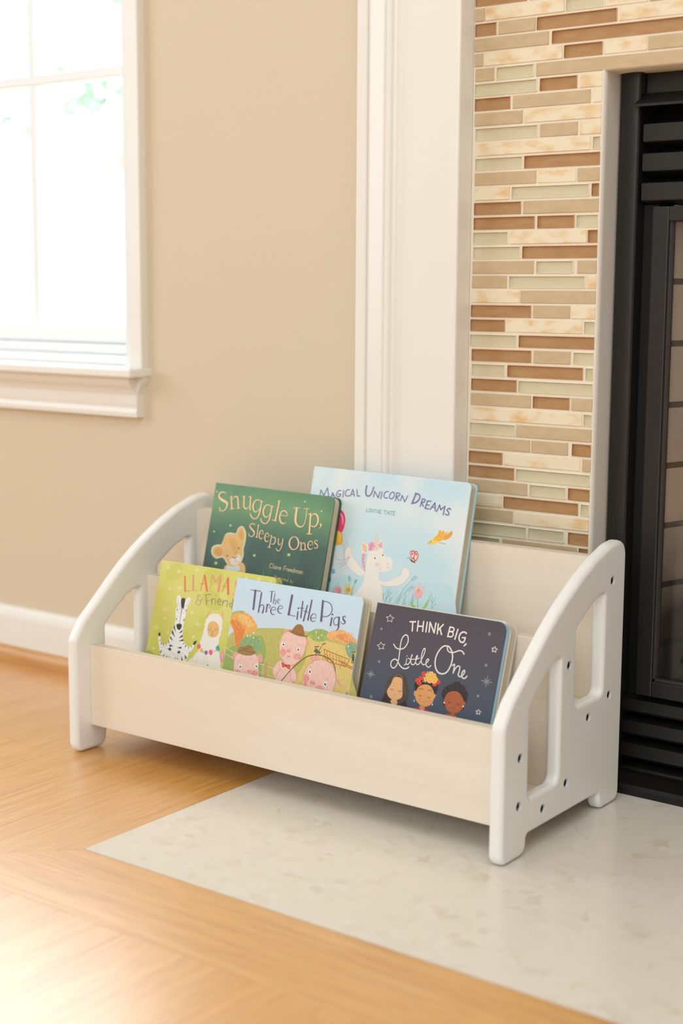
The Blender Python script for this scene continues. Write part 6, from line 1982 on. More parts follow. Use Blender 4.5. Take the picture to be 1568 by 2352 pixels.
(CA,'s','#d8c070','914 709 6.7 912 747 2.0'),
(CA,'s','#8fa85a','216 997 6.7 210 1036 2.0'),
(CA,'s','#8fa85a','907 1448 6.7 900 1487 2.0'),
(CA,'s','#e0b870','1858 1012 6.7 1856 1057 2.0'),
(CA,'s','#a9a850','1145 1010 6.7 1145 1046 2.0'),
(CA,'s','#a9a850','347 715 6.7 342 746 2.0'),
(CA,'s','#a9a850','118 944 6.7 110 979 2.0'),
(CA,'s','#b8b060','727 641 6.7 720 669 2.0'),
(CA,'p','#f0ecc0','447 1375 444 1365 433 1361 422 1366 420 1377 428 1385 440 1384'),
(CA,'p','#f0ecc0','404 1328 400 1318 389 1314 378 1319 376 1329 384 1337 396 1336'),
(CA,'p','#f0ecc0','460 1315 456 1305 445 1301 434 1306 432 1317 440 1324 452 1324'),
(CA,'p','#f0ecc0','352 1320 348 1310 337 1306 326 1311 324 1322 332 1330 344 1329'),
(CA,'p','#f0ecc0','1465 1534 1462 1525 1452 1521 1442 1526 1440 1536 1447 1544 1459 1543'),
(CA,'p','#f0ecc0','1554 1507 1551 1497 1540 1494 1530 1499 1528 1509 1536 1516 1547 1516'),
(CA,'p','#f0ecc0','1512 1468 1509 1458 1498 1454 1488 1459 1486 1469 1494 1477 1505 1476'),
(CA,'p','#f0ecc0','1995 1427 1992 1417 1982 1413 1972 1418 1971 1428 1978 1436 1989 1435'),
(CA,'s','#e0d49c','9 1118 9.4 138 1068 9.4'),
(CA,'s','#e0d49c','19 1029 9.4 135 998 9.4'),
(CA,'s','#e0d49c','592 993 9.4 887 964 9.4'),
(CA,'s','#e0d49c','606 886 9.4 875 854 9.4'),
(CA,'p','#c8a878','695 1029 740 1036 762 809 715 815'),
(CA,'s','#cc7238','1612 1333 9.4 1653 1230 9.4 1711 1186 9.4 1992 1167 9.4 2034 1262 9.4 1612 1333 9.4'),
(CA,'s','#cc7238','1661 1317 6.7 1701 1198 6.7'),
(CA,'s','#cc7238','1711 1312 6.7 1752 1190 6.7'),
(CA,'s','#cc7238','1762 1306 6.7 1794 1186 6.7'),
(CA,'s','#cc7238','1813 1297 6.7 1844 1181 6.7'),
(CA,'s','#cc7238','1863 1291 6.7 1884 1180 6.7'),
(CA,'s','#cc7238','1914 1281 6.7 1926 1178 6.7'),
(CA,'s','#cc7238','1964 1271 6.7 1964 1171 6.7'),
(CA,'s','#cc7238','1635 1241 6.7 2011 1213 6.7'),
(CA,'s','#cc7238','1876 1225 12.0 2099 1171 12.0'),
(CA,'s','#cc7238','1915 1192 9.4 2099 1151 9.4'),
(CA,'R','#cc7238','1703 1238 6.7 1697 1207 6.7 1670 1190 6.7 1638 1198 6.7 1620 1225 6.7 1626 1256 6.7 1653 1273 6.7 1685 1265 6.7'),
(CA,'s','#cc7238','1915 1172 8.0 1908 1128 8.0'),
(CA,'s','#6a6a58','1476 1290 34.7 1552 1281 34.7'),
(CA,'s','#6a6a58','1485 1324 24.1 1525 1290 24.1'),
(CA,'s','#6a6a58','1539 1306 9.4 1569 1363 9.4'),
(CA,'s','#6a6a58','1504 1274 12.0 1502 1240 12.0'),
(CA,'p','#d8a888','1517 1340 1517 1332 1511 1325 1503 1322 1493 1322 1486 1327 1482 1334 1483 1342 1488 1349 1496 1353 1506 1352 1513 1347'),
(CA,'s','#5a4a3c','1465 1341 10.7 1529 1357 10.7'),
(CA,'s','#a8a070','1562 1356 9.4 1609 1416 9.4'),
(CA,'s','#8c8858','1580 1391 18.7 1618 1408 18.7'),
(CA,'s','#4c5058','2074 1327 34.7 2090 1271 34.7'),
(CA,'s','#4c5058','2077 1269 12.0 2078 1224 12.0'),
(CA,'s','#4c5058','2096 1272 12.0 2099 1227 12.0'),
(CA,'p','#d8a888','2095 1355 2094 1349 2090 1343 2083 1340 2076 1341 2070 1345 2066 1351 2067 1358 2071 1363 2078 1366 2085 1365 2091 1361'),
(CA,'s','#4a3a30','2060 1360 12.0 2099 1370 12.0'),
(CA,'s','#ea8c4c','290 1434 9.4 269 1465 2.7'),
(CA,'s','#f2b868','218 1416 9.4 200 1448 2.7'),
(CA,'s','#ea8c4c','376 1496 9.4 378 1531 2.7'),
(CA,'s','#f6cf86','349 1499 9.4 327 1530 2.7'),
(CA,'s','#f6cf86','257 1557 9.4 235 1588 2.7'),
(CA,'s','#ea8c4c','277 1446 9.4 262 1479 2.7'),
(CA,'s','#f6cf86','56 1509 9.4 37 1542 2.7'),
(CA,'s','#d8b85c','187 1500 9.4 192 1536 2.7'),
(CA,'s','#e89a52','110 1449 9.4 88 1480 2.7'),
(CA,'s','#ea8c4c','213 1417 9.4 198 1450 2.7'),
(CA,'s','#f6cf86','300 1565 9.4 310 1600 2.7'),
(CA,'s','#d8b85c','323 1460 9.4 298 1489 2.7'),
(CA,'s','#ea8c4c','106 1512 9.4 82 1542 2.7'),
(CA,'s','#d8b85c','242 1436 9.4 235 1471 2.7'),
(CA,'s','#f2b868','291 1573 9.4 311 1605 2.7'),
(CA,'s','#f6cf86','333 1437 9.4 348 1471 2.7'),
(CA,'s','#e89a52','197 1532 9.4 212 1566 2.7'),
(CA,'s','#d8b85c','229 1537 9.4 217 1571 2.7'),
(CA,'s','#ea8c4c','171 1593 9.4 158 1627 2.7'),
(CA,'s','#e89a52','11 1513 9.4 20 1548 2.7'),
(CA,'s','#d8b85c','193 1488 9.4 209 1521 2.7'),
(CA,'s','#e89a52','250 1579 9.4 245 1614 2.7'),
(CA,'s','#d8b85c','100 1508 9.4 70 1535 2.7'),
(CA,'s','#f6cf86','73 1470 9.4 68 1506 2.7'),
(CA,'s','#f2b868','158 1404 9.4 178 1437 2.7'),
(CA,'s','#f2b868','209 1458 9.4 217 1493 2.7'),
(CA,'s','#ea8c4c','346 1567 9.4 328 1600 2.7'),
(CA,'s','#e89a52','268 1462 9.4 245 1493 2.7'),
(CA,'s','#ea8c4c','178 1436 9.4 182 1471 2.7'),
(CA,'s','#f6cf86','111 1436 9.4 100 1471 2.7'),
(CA,'s','#f6cf86','95 1550 9.4 112 1583 2.7'),
(CA,'s','#e89a52','340 1536 9.4 355 1570 2.7'),
(CA,'s','#f6cf86','312 1432 9.4 317 1467 2.7'),
(CA,'s','#f2b868','130 1559 9.4 150 1592 2.7'),
(CA,'s','#f6cf86','237 1405 9.4 217 1437 2.7'),
(CA,'s','#ea8c4c','72 1411 9.4 55 1444 2.7'),
(CA,'s','#ea8c4c','315 1514 9.4 320 1549 2.7'),
(CA,'s','#f2b868','82 1566 9.4 82 1602 2.7'),
(CA,'s','#f2b868','150 1556 9.4 167 1589 2.7'),
(CA,'s','#e89a52','176 1515 9.4 149 1543 2.7'),
(CA,'s','#d8b85c','158 1509 9.4 127 1535 2.7'),
(CA,'s','#e89a52','318 1498 9.4 302 1531 2.7'),
(CA,'s','#f2b868','192 1568 9.4 185 1603 2.7'),
(CA,'s','#d8b85c','260 1582 9.4 267 1617 2.7'),
(CA,'s','#e89a52','122 1475 9.4 105 1508 2.7'),
(CA,'s','#f6cf86','365 1490 9.4 364 1526 2.7'),
(CA,'s','#f0a458','171 1350 9.4 148 1381 2.7'),
(CA,'s','#e8944c','189 1185 9.4 196 1220 2.7'),
(CA,'s','#e07c3c','225 1273 9.4 243 1306 2.7'),
(CA,'s','#e8944c','183 1388 9.4 153 1415 2.7'),
(CA,'s','#e8944c','249 1283 9.4 248 1318 2.7'),
(CA,'s','#e8944c','229 1327 9.4 230 1362 2.7'),
(CA,'s','#e07c3c','160 1372 9.4 134 1401 2.7'),
(CA,'s','#e07c3c','201 1321 9.4 215 1355 2.7'),
(CA,'s','#f0a458','158 1358 9.4 133 1387 2.7'),
(CA,'s','#e07c3c','242 1232 9.4 242 1268 2.7'),
(CA,'s','#e07c3c','174 1270 9.4 141 1294 2.7'),
(CA,'s','#e07c3c','163 1227 9.4 144 1259 2.7'),
(CA,'s','#e07c3c','235 1296 9.4 220 1329 2.7'),
(CA,'s','#e8944c','196 1298 9.4 201 1333 2.7'),
(CA,'s','#f0a458','156 1349 9.4 138 1382 2.7'),
(CA,'s','#e07c3c','228 1275 9.4 210 1308 2.7'),
(CA,'s','#e07c3c','245 1299 9.4 243 1335 2.7'),
(CA,'s','#f0a458','244 1233 9.4 212 1258 2.7'),
(CA,'s','#c0cc90','389 1288 9.4 374 1321 2.7'),
(CA,'s','#a4c088','310 1258 9.4 290 1290 2.7'),
(CA,'s','#90b47c','522 1258 9.4 509 1291 2.7'),
(CA,'s','#90b47c','261 1255 9.4 246 1289 2.7'),
(CA,'s','#c0cc90','557 1237 9.4 555 1272 2.7'),
(CA,'s','#90b47c','397 1274 9.4 408 1308 2.7'),
(CA,'s','#90b47c','361 1281 9.4 358 1316 2.7'),
(CA,'s','#7ca06c','397 1209 9.4 379 1242 2.7'),
(CA,'s','#c0cc90','551 1300 9.4 556 1335 2.7'),
(CA,'s','#90b47c','407 1303 9.4 388 1334 2.7'),
(CA,'s','#7ca06c','530 1234 9.4 538 1269 2.7'),
(CA,'s','#7ca06c','312 1220 9.4 322 1254 2.7'),
(CA,'s','#a4c088','346 1204 9.4 322 1233 2.7'),
(CA,'s','#7ca06c','407 1240 9.4 421 1274 2.7'),
(CA,'s','#a4c088','364 1226 9.4 345 1258 2.7'),
(CA,'s','#c0cc90','536 1306 9.4 520 1338 2.7'),
(CA,'s','#90b47c','503 1258 9.4 474 1285 2.7'),
(CA,'s','#90b47c','278 1225 9.4 261 1258 2.7'),
(CA,'s','#a4c088','345 1236 9.4 352 1271 2.7'),
(CA,'s','#90b47c','291 1229 9.4 279 1264 2.7'),
(CA,'s','#90b47c','392 1305 9.4 404 1340 2.7'),
(CA,'s','#7ca06c','467 1284 9.4 474 1319 2.7'),
(CA,'s','#c0cc90','435 1207 9.4 441 1242 2.7'),
(CA,'s','#7ca06c','333 1257 9.4 303 1282 2.7'),
(CA,'s','#7ca06c','470 1322 9.4 451 1354 2.7'),
(CA,'s','#90b47c','296 1222 9.4 268 1250 2.7'),
(CA,'s','#8cac78','1532 1479 9.4 1532 1513 2.7'),
(CA,'s','#b8c878','1462 1555 9.4 1465 1589 2.7'),
(CA,'s','#b8c878','1519 1526 9.4 1491 1552 2.7'),
(CA,'s','#b8c878','1397 1465 9.4 1391 1499 2.7'),
(CA,'s','#b8c878','1521 1549 9.4 1541 1580 2.7'),
(CA,'s','#b8c878','1514 1472 9.4 1534 1502 2.7'),
(CA,'s','#d0d490','1376 1451 9.4 1370 1485 2.7'),
(CA,'s','#8cac78','1424 1534 9.4 1416 1568 2.7'),
(CA,'s','#8cac78','1485 1493 9.4 1487 1527 2.7'),
(CA,'s','#b8c878','1519 1472 9.4 1495 1499 2.7'),
(CA,'s','#94b06c','1583 1537 9.4 1601 1569 2.7'),
(CA,'s','#d0d490','1551 1560 9.4 1541 1593 2.7'),
(CA,'s','#8cac78','1517 1530 9.4 1490 1556 2.7'),
(CA,'s','#d0d490','1605 1469 9.4 1605 1503 2.7'),
(CA,'s','#b8c878','1423 1544 9.4 1434 1578 2.7'),
(CA,'s','#b8c878','1380 1477 9.4 1354 1503 2.7'),
(CA,'s','#8cac78','1524 1553 9.4 1539 1585 2.7'),
(CA,'s','#8cac78','1524 1559 9.4 1536 1592 2.7'),
(CA,'s','#b8c878','1433 1452 9.4 1421 1485 2.7'),
(CA,'s','#d0d490','1454 1500 9.4 1436 1531 2.7'),
(CA,'s','#94b06c','1606 1506 9.4 1594 1539 2.7'),
(CA,'s','#94b06c','1464 1530 9.4 1484 1560 2.7'),
(CA,'s','#f4c48c','1720 1547 9.4 1691 1571 2.7'),
(CA,'s','#f0a868','1794 1508 9.4 1785 1541 2.7'),
(CA,'s','#f6d09c','2007 1584 9.4 1989 1614 2.7'),
(CA,'s','#f0a868','1817 1525 9.4 1822 1558 2.7'),
(CA,'s','#f6d09c','1933 1590 9.4 1905 1615 2.7'),
(CA,'s','#f0a868','1912 1524 9.4 1915 1557 2.7'),
(CA,'s','#f0a868','1809 1459 9.4 1823 1491 2.7'),
(CA,'s','#f6d09c','1727 1541 9.4 1720 1574 2.7'),
(CA,'s','#f4c48c','1703 1470 9.4 1708 1504 2.7'),
(CA,'s','#f0a868','1902 1524 9.4 1904 1557 2.7'),
(CA,'s','#f4c48c','1994 1541 9.4 1973 1569 2.7'),
(CA,'s','#f4c48c','1951 1517 9.4 1970 1547 2.7'),
(CA,'s','#f6d09c','1930 1493 9.4 1932 1527 2.7'),
(CA,'s','#f4c48c','1753 1528 9.4 1743 1561 2.7'),
(CA,'s','#e88c50','1789 1457 9.4 1763 1483 2.7'),
(CA,'s','#e88c50','1923 1549 9.4 1904 1578 2.7'),
(CA,'s','#e88c50','1734 1481 9.4 1720 1513 2.7'),
(CA,'s','#f4c48c','1980 1592 9.4 1987 1625 2.7'),
(CA,'s','#f0a868','1787 1467 9.4 1760 1492 2.7'),
(CA,'s','#f0a868','2037 1533 9.4 2009 1557 2.7'),
(CA,'s','#f0a868','2025 1574 9.4 2017 1607 2.7'),
(CA,'s','#f6d09c','1863 1586 9.4 1879 1617 2.7'),
(CA,'s','#f0a868','1692 1490 9.4 1697 1524 2.7'),
(CA,'s','#f0a868','2027 1531 9.4 2019 1564 2.7'),
(CA,'s','#e88c50','2033 1517 9.4 2019 1548 2.7'),
(CA,'s','#f6d09c','1978 1489 9.4 1969 1522 2.7'),
(CA,'s','#f6d09c','1927 1587 9.4 1910 1617 2.7'),
(CA,'s','#f4c48c','1916 1505 9.4 1912 1538 2.7'),
(CA,'s','#f0a868','1913 1529 9.4 1889 1557 2.7'),
(CA,'s','#f4c48c','1807 1477 9.4 1791 1508 2.7'),
(CA,'s','#a8c0a0','2078 1344 9.4 2086 1377 2.7'),
(CA,'s','#b8ccb0','2071 1315 9.4 2045 1341 2.7'),
(CA,'s','#a8c0a0','2010 1352 9.4 1990 1382 2.7'),
(CA,'s','#a8c0a0','2007 1361 9.4 2008 1394 2.7'),
(CA,'s','#a8c0a0','2089 1379 9.4 2099 1412 2.7'),
(CA,'s','#a8c0a0','2055 1332 9.4 2030 1358 2.7'),
(CA,'s','#b8ccb0','2072 1441 9.4 2052 1470 2.7'),
(CA,'s','#b8ccb0','2054 1449 9.4 2043 1481 2.7'),
(CA,'s','#7c9c84','2061 1393 9.4 2082 1423 2.7'),
(CA,'s','#7c9c84','2085 1384 9.4 2098 1416 2.7'),
(CA,'s','#7c9c84','2031 1402 9.4 2030 1435 2.7'),
(CA,'s','#7c9c84','2002 1443 9.4 1991 1476 2.7'),
(CA,'s','#a8c0a0','2020 1458 9.4 1994 1484 2.7'),
(CA,'s','#7c9c84','2015 1410 9.4 1994 1438 2.7'),
(CA,'s','#c8cc8c','23 1588 9.4 13 1623 2.7'),
(CA,'s','#b8c480','115 1599 9.4 135 1631 2.7'),
(CA,'s','#b8c480','136 1606 9.4 149 1641 2.7'),
(CA,'s','#c8cc8c','115 1618 9.4 102 1652 2.7'),
(CA,'s','#c8cc8c','193 1597 9.4 172 1629 2.7'),
(CA,'s','#9cb06c','15 1568 9.4 6 1603 2.7'),
(CA,'s','#9cb06c','100 1562 9.4 120 1595 2.7'),
(CA,'s','#c8cc8c','80 1606 9.4 88 1641 2.7'),
(CA,'s','#b8c480','196 1591 9.4 179 1624 2.7'),
(CA,'s','#9cb06c','158 1603 9.4 165 1639 2.7'),
(CA,'s','#dcb050','1400 1107 9.4 1379 1136 2.7'),
(CA,'s','#dcb050','1373 1084 9.4 1344 1109 2.7'),
(CA,'s','#dcb050','1309 1195 9.4 1312 1230 2.7'),
(CA,'s','#dcb050','1348 1151 9.4 1332 1183 2.7'),
(CA,'s','#e8c060','1440 1214 9.4 1420 1244 2.7'),
(CA,'s','#dcb050','1303 1179 9.4 1291 1211 2.7'),
(CA,'s','#dcb050','1418 1270 9.4 1434 1302 2.7'),
(CA,'s','#dcb050','1436 1235 9.4 1443 1269 2.7'),
(CA,'s','#f0d080','1319 1138 9.4 1309 1172 2.7'),
(CA,'s','#dcb050','1311 1104 9.4 1292 1135 2.7'),
(CA,'s','#e8c060','1359 1056 9.4 1362 1090 2.7'),
(CA,'s','#dcb050','1312 1237 9.4 1298 1269 2.7'),
(CA,'s','#f0d080','1346 1259 9.4 1347 1293 2.7'),
(CA,'s','#dcb050','1330 1117 9.4 1317 1149 2.7'),
(CA,'s','#d8c070','881 1392 9.4 878 1426 2.7'),
(CA,'s','#c0b860','893 1393 9.4 888 1428 2.7'),
(CA,'s','#c0b860','938 1299 9.4 946 1333 2.7'),
(CA,'s','#d8c070','935 1348 9.4 932 1382 2.7'),
(CA,'s','#d8c070','865 1328 9.4 876 1362 2.7'),
(CA,'s','#c0b860','944 1257 9.4 958 1291 2.7'),
(CA,'s','#c0b860','928 1298 9.4 911 1329 2.7'),
(CA,'s','#c0b860','859 1357 9.4 876 1390 2.7'),
(CA,'s','#c0b860','889 1256 9.4 893 1290 2.7'),
(CA,'s','#c0b860','890 1372 9.4 886 1406 2.7'),
(CA,'P','#eeaaa0','129 983 163 1078 240 1055 228 985'),
(CA,'P','#eeaaa0','554 1089 619 1120 655 1037 607 1009'),
(CA,'P','#f6c9c0','184 936 191 1034 280 1082 400 1107 516 1104 588 1040 609 920 635 761 497 643 322 628 215 775'),
(CA,'R','#dc9a90','184 936 4.7 191 1034 4.7 280 1082 4.7 400 1107 4.7 516 1104 4.7 588 1040 4.7 609 920 4.7 635 761 4.7 497 643 4.7 322 628 4.7 215 775 4.7'),
(CA,'p','#f0a8a0','314 833 311 814 294 799 269 790 242 790 220 800 210 816 213 835 230 850 255 859 282 859 304 849'),
(CA,'p','#ef9c94','608 866 604 846 586 829 558 819 527 820 503 830 492 847 496 867 514 884 542 893 572 893 596 883'),
(CA,'P','#a5804e','210 1113 237 1158 306 1173 380 1203 454 1191 483 1154 524 1126 459 1078 320 1061 226 1081'),
(CA,'S','#7c5c38','232 1096 8.0 306 1127 8.0 397 1120 8.0 503 1123 8.0'),
(CA,'S','#7c5c38','283 1152 6.7 355 1149 6.7 402 1183 6.7'),
(CA,'p','#fbf6f0','324 906 324 889 316 876 303 869 288 871 275 882 268 897 269 914 276 927 289 933 304 931 317 921'),
(CA,'p','#3c3a3c','314 904 313 896 310 889 303 886 296 887 289 892 286 900 286 908 290 915 296 918 304 917 310 912'),
(CA,'p','#ffffff','307 910 307 907 305 905 303 904 300 904 298 906 297 908 297 911 298 913 301 914 303 914 306 912'),
(CA,'p','#fbf6f0','593 956 592 940 585 926 572 920 557 922 545 932 538 947 538 964 546 977 559 983 573 981 586 971'),
(CA,'p','#3c3a3c','583 954 582 946 579 940 572 936 565 937 559 942 555 950 555 958 559 965 566 968 573 967 579 962'),
(CA,'p','#ffffff','576 960 576 957 574 955 572 954 569 954 567 956 566 959 566 961 567 964 570 965 572 964 575 963'),
(CA,'S','#eeaaa0','244 953 6.7 266 977 6.7 293 974 6.7'),
(CA,'S','#eeaaa0','527 1010 6.7 549 1031 6.7 577 1025 6.7'),
(CA,'p','#f2b4ac','510 871 506 855 491 841 468 834 443 834 423 842 413 855 417 871 432 884 455 892 480 892 500 884'),
(CA,'p','#d88c88','455 862 455 856 452 852 448 850 444 851 440 854 437 859 438 865 440 869 444 871 448 870 452 867'),
(CA,'p','#d88c88','486 865 486 860 484 856 480 853 475 854 471 858 469 863 469 868 471 873 475 875 480 874 484 870'),
(CA,'P','#f6c9c0','847 944 932 1079 1088 1076 1175 1023 1240 953 1242 860 1190 824 1183 689 948 664 905 832'),
(CA,'R','#dc9a90','847 944 4.7 932 1079 4.7 1088 1076 4.7 1175 1023 4.7 1240 953 4.7 1242 860 4.7 1190 824 4.7 1183 689 4.7 948 664 4.7 905 832 4.7'),
(CA,'S','#d8988c','970 977 6.7 925 903 6.7 913 833 6.7'),
(CA,'S','#d8988c','1142 977 6.7 1149 898 6.7 1212 841 6.7'),
(CA,'P','#eeaaa0','935 1445 943 1490 1018 1504 1033 1432 968 1409'),
(CA,'P','#eeaaa0','1291 1416 1345 1397 1380 1349 1320 1353'),
(CA,'P','#f6c9c0','903 1224 892 1317 930 1431 1023 1478 1160 1477 1286 1442 1318 1380 1314 1259 1261 1144 1167 1062 1075 1054 999 1090 927 1146'),
(CA,'R','#dc9a90','903 1224 4.7 892 1317 4.7 930 1431 4.7 1023 1478 4.7 1160 1477 4.7 1286 1442 4.7 1318 1380 4.7 1314 1259 4.7 1261 1144 4.7 1167 1062 4.7 1075 1054 4.7 999 1090 4.7 927 1146 4.7'),
(CA,'p','#f1a79c','1019 1201 1018 1174 1004 1152 980 1141 954 1144 931 1160 919 1186 921 1213 935 1235 959 1246 985 1242 1007 1226'),
(CA,'p','#f0a8a0','1278 1186 1273 1164 1252 1145 1221 1135 1187 1135 1159 1147 1146 1166 1151 1188 1172 1207 1204 1218 1238 1217 1265 1206'),
(CA,'P','#9a7448','1000 1492 1091 1481 1197 1462 1319 1463 1310 1448 1184 1441 1061 1460'),
(CA,'P','#a87444','1061 1479 1080 1533 1119 1579 1171 1593 1222 1574 1250 1517 1269 1458 1181 1456'),
(CA,'S','#8a5c34','1064 1488 6.7 1179 1469 6.7 1264 1465 6.7'),
(CA,'p','#fbf6f0','983 1303 982 1288 975 1276 962 1270 948 1272 936 1281 930 1295 930 1310 938 1322 950 1328 965 1326 977 1317'),
(CA,'p','#3c3a3c','972 1300 971 1292 968 1286 961 1283 954 1284 948 1289 945 1296 945 1304 949 1311 955 1314 962 1313 968 1308'),
(CA,'p','#ffffff','967 1306 967 1304 965 1301 963 1300 960 1301 958 1302 957 1305 957 1308 959 1310 961 1311 964 1311 966 1309'),
(CA,'p','#fbf6f0','1233 1273 1233 1258 1225 1246 1213 1241 1199 1242 1187 1252 1181 1265 1181 1280 1189 1292 1201 1298 1215 1296 1227 1287'),
(CA,'p','#3c3a3c','1222 1270 1222 1262 1218 1256 1212 1253 1205 1254 1199 1259 1196 1266 1196 1274 1200 1281 1206 1284 1213 1283 1219 1278'),
(CA,'p','#ffffff','1218 1276 1217 1274 1216 1271 1214 1270 1211 1271 1209 1272 1208 1275 1208 1277 1209 1280 1212 1281 1214 1280 1216 1279'),
(CA,'S','#eeaaa0','946 1352 6.7 968 1371 6.7'),
(CA,'S','#eeaaa0','1205 1339 6.7 1228 1333 6.7 1240 1314 6.7'),
(CA,'p','#f2b0a8','1094 1223 1086 1210 1070 1201 1049 1200 1030 1205 1017 1216 1014 1230 1021 1242 1038 1251 1058 1253 1078 1247 1091 1236'),
(CA,'p','#d88c88','1048 1228 1048 1223 1046 1218 1042 1216 1038 1217 1034 1220 1032 1225 1032 1231 1034 1235 1038 1237 1042 1236 1046 1233'),
(CA,'p','#d88c88','1078 1224 1078 1219 1076 1215 1072 1213 1067 1213 1064 1217 1061 1222 1062 1227 1064 1232 1068 1234 1072 1233 1076 1229'),
(CA,'S','#8a4a48','1053 1163 6.7 1075 1155 6.7 1098 1161 6.7'),
(CA,'P','#d8583c','976 1052 989 1072 1046 1046 1109 1056 1125 1042 1124 999 1086 1002 1048 1019 1003 1003'),
(CA,'p','#c44830','1066 1038 1066 1031 1061 1025 1054 1021 1046 1022 1040 1027 1036 1033 1037 1041 1041 1047 1048 1050 1056 1049 1063 1045'),
(CA,'p','#f4d0b0','1005 1043 1003 1040 998 1039 995 1042 997 1046 1002 1046'),
(CA,'p','#f4d0b0','1025 1029 1023 1025 1018 1024 1015 1027 1017 1031 1022 1032'),
(CA,'p','#f4d0b0','1093 1030 1092 1027 1087 1026 1084 1029 1085 1033 1090 1033'),
(CA,'p','#f4d0b0','1113 1020 1111 1016 1106 1015 1103 1018 1105 1022 1110 1023'),
(CA,'S','#7c5c3c','1002 807 12.0 1099 937 12.0 1181 1037 12.0 1338 1182 12.0 1446 1230 12.0 1575 1251 12.0 1738 1217 12.0 1817 1150 12.0 1853 1051 12.0'),
(CA,'P','#eeaaa0','1417 1188 1511 1235 1562 1190 1496 1146'),
(CA,'P','#eeaaa0','1845 1010 1905 993 1975 926 1898 946'),
(CA,'P','#f6c9c0','1364 839 1360 985 1407 1086 1508 1168 1635 1198 1756 1167 1837 1088 1870 962 1856 828 1812 716 1522 680 1399 752'),
(CA,'R','#dc9a90','1364 839 4.7 1360 985 4.7 1407 1086 4.7 1508 1168 4.7 1635 1198 4.7 1756 1167 4.7 1837 1088 4.7 1870 962 4.7 1856 828 4.7 1812 716 4.7 1522 680 4.7 1399 752 4.7'),
(CA,'p','#f0a096','1455 934 1453 907 1439 885 1416 875 1390 877 1369 893 1357 918 1358 945 1373 967 1396 978 1421 975 1443 959'),
(CA,'p','#f2a89e','1712 844 1706 823 1683 805 1649 794 1613 793 1584 803 1571 820 1576 841 1599 859 1634 870 1670 871 1698 861'),
(CA,'p','#ee9c94','1434 851 1434 834 1426 820 1412 813 1396 815 1383 825 1376 841 1376 859 1385 873 1398 880 1414 878 1427 867'),
(CA,'p','#fbf6f0','1475 1024 1475 1007 1467 994 1454 987 1439 989 1427 999 1420 1015 1421 1032 1428 1045 1441 1051 1456 1049 1468 1039'),
(CA,'p','#3c3a3c','1465 1022 1465 1013 1461 1005 1454 1002 1447 1003 1440 1009 1436 1017 1436 1027 1440 1034 1447 1038 1455 1037 1462 1031'),
(CA,'p','#ffffff','1458 1027 1458 1024 1456 1021 1454 1020 1452 1021 1449 1023 1448 1026 1448 1029 1449 1032 1452 1033 1454 1033 1456 1031'),
(CA,'p','#fbf6f0','1746 905 1745 888 1738 875 1725 868 1710 870 1698 880 1691 896 1692 912 1700 926 1712 932 1727 930 1739 920'),
(CA,'p','#3c3a3c','1736 903 1736 894 1732 886 1725 883 1718 884 1711 890 1707 898 1708 908 1712 915 1718 918 1726 917 1732 912'),
(CA,'p','#ffffff','1728 908 1728 905 1727 902 1725 901 1722 902 1720 904 1719 907 1719 910 1720 913 1722 914 1725 913 1727 911'),
(CA,'p','#f0aca4','1562 877 1551 862 1531 852 1508 851 1487 859 1474 874 1473 892 1485 907 1505 917 1528 918 1549 910 1561 895'),
(CA,'p','#d88480','1510 890 1510 883 1508 878 1503 875 1498 876 1493 880 1491 887 1491 893 1493 899 1498 901 1503 900 1508 896'),
(CA,'p','#d88480','1545 882 1545 876 1542 870 1538 868 1533 869 1528 873 1526 879 1526 886 1528 891 1533 894 1538 893 1542 888'),
(CA,'S','#eeaaa0','1436 1071 6.7 1457 1087 6.7 1484 1078 6.7'),
(CA,'S','#eeaaa0','1706 964 6.7 1738 967 6.7 1769 952 6.7'),
(CA,'p','#90a0c0','2091 841 2091 831 2085 822 2076 818 2067 819 2058 825 2054 835 2054 846 2060 854 2069 858 2079 857 2087 851'),
(TL,'s','#6a5a70','267 1931 6.8 440 1935 9.4'),
(TL,'s','#6a5a70','348 1931 29.0 363 1684 27.3'),
(TL,'s','#6a5a70','458 1915 18.8 456 1656 18.8'),
(TL,'S','#6a5a70','466 1730 6.8 491 1760 8.5 521 1755 11.1 535 1721 17.1 527 1656 20.5'),
(TL,'s','#6a5a70','585 1777 18.8 586 1677 18.8'),
(TL,'S','#6a5a70','588 1753 6.8 613 1778 7.7 640 1764 7.7 626 1731 7.7'),
(TL,'S','#6a5a70','665 1710 5.1 732 1726 6.0 725 1751 6.8 690 1756 6.8 660 1724 11.9 663 1685 15.3 698 1658 9.4 736 1663 5.1'),
(TL,'S','#6a5a70','778 1743 5.1 845 1759 6.0 838 1783 6.8 803 1789 6.8 773 1757 11.9 777 1718 15.3 811 1691 9.4 849 1696 5.1'),
(TL,'s','#6a5a70','586 1953 5.1 682 1960 5.1'),
(TL,'s','#6a5a70','628 1956 15.3 638 1818 14.5'),
(TL,'s','#6a5a70','684 1936 9.4 680 1797 9.4'),
(TL,'S','#6a5a70','687 1837 4.3 703 1857 5.1 719 1843 7.7 718 1793 9.4'),
(TL,'S','#6a5a70','743 1837 4.3 783 1851 4.3 777 1868 4.3 754 1871 5.1 742 1844 7.7 757 1816 6.8 788 1817 4.3'),
(TL,'s','#6a5a70','971 1944 30.7 963 1694 30.7'),
(TL,'s','#6a5a70','943 1693 6.8 1074 1685 8.5'),
(TL,'s','#6a5a70','1106 1749 17.1 1111 1652 18.8'),
(TL,'p','#6a5a70','1118 1796 1117 1791 1113 1786 1107 1784 1101 1785 1095 1788 1092 1793 1093 1798 1097 1802 1103 1805 1110 1804 1115 1801'),
(TL,'s','#6a5a70','1159 1892 15.3 1168 1680 18.8'),
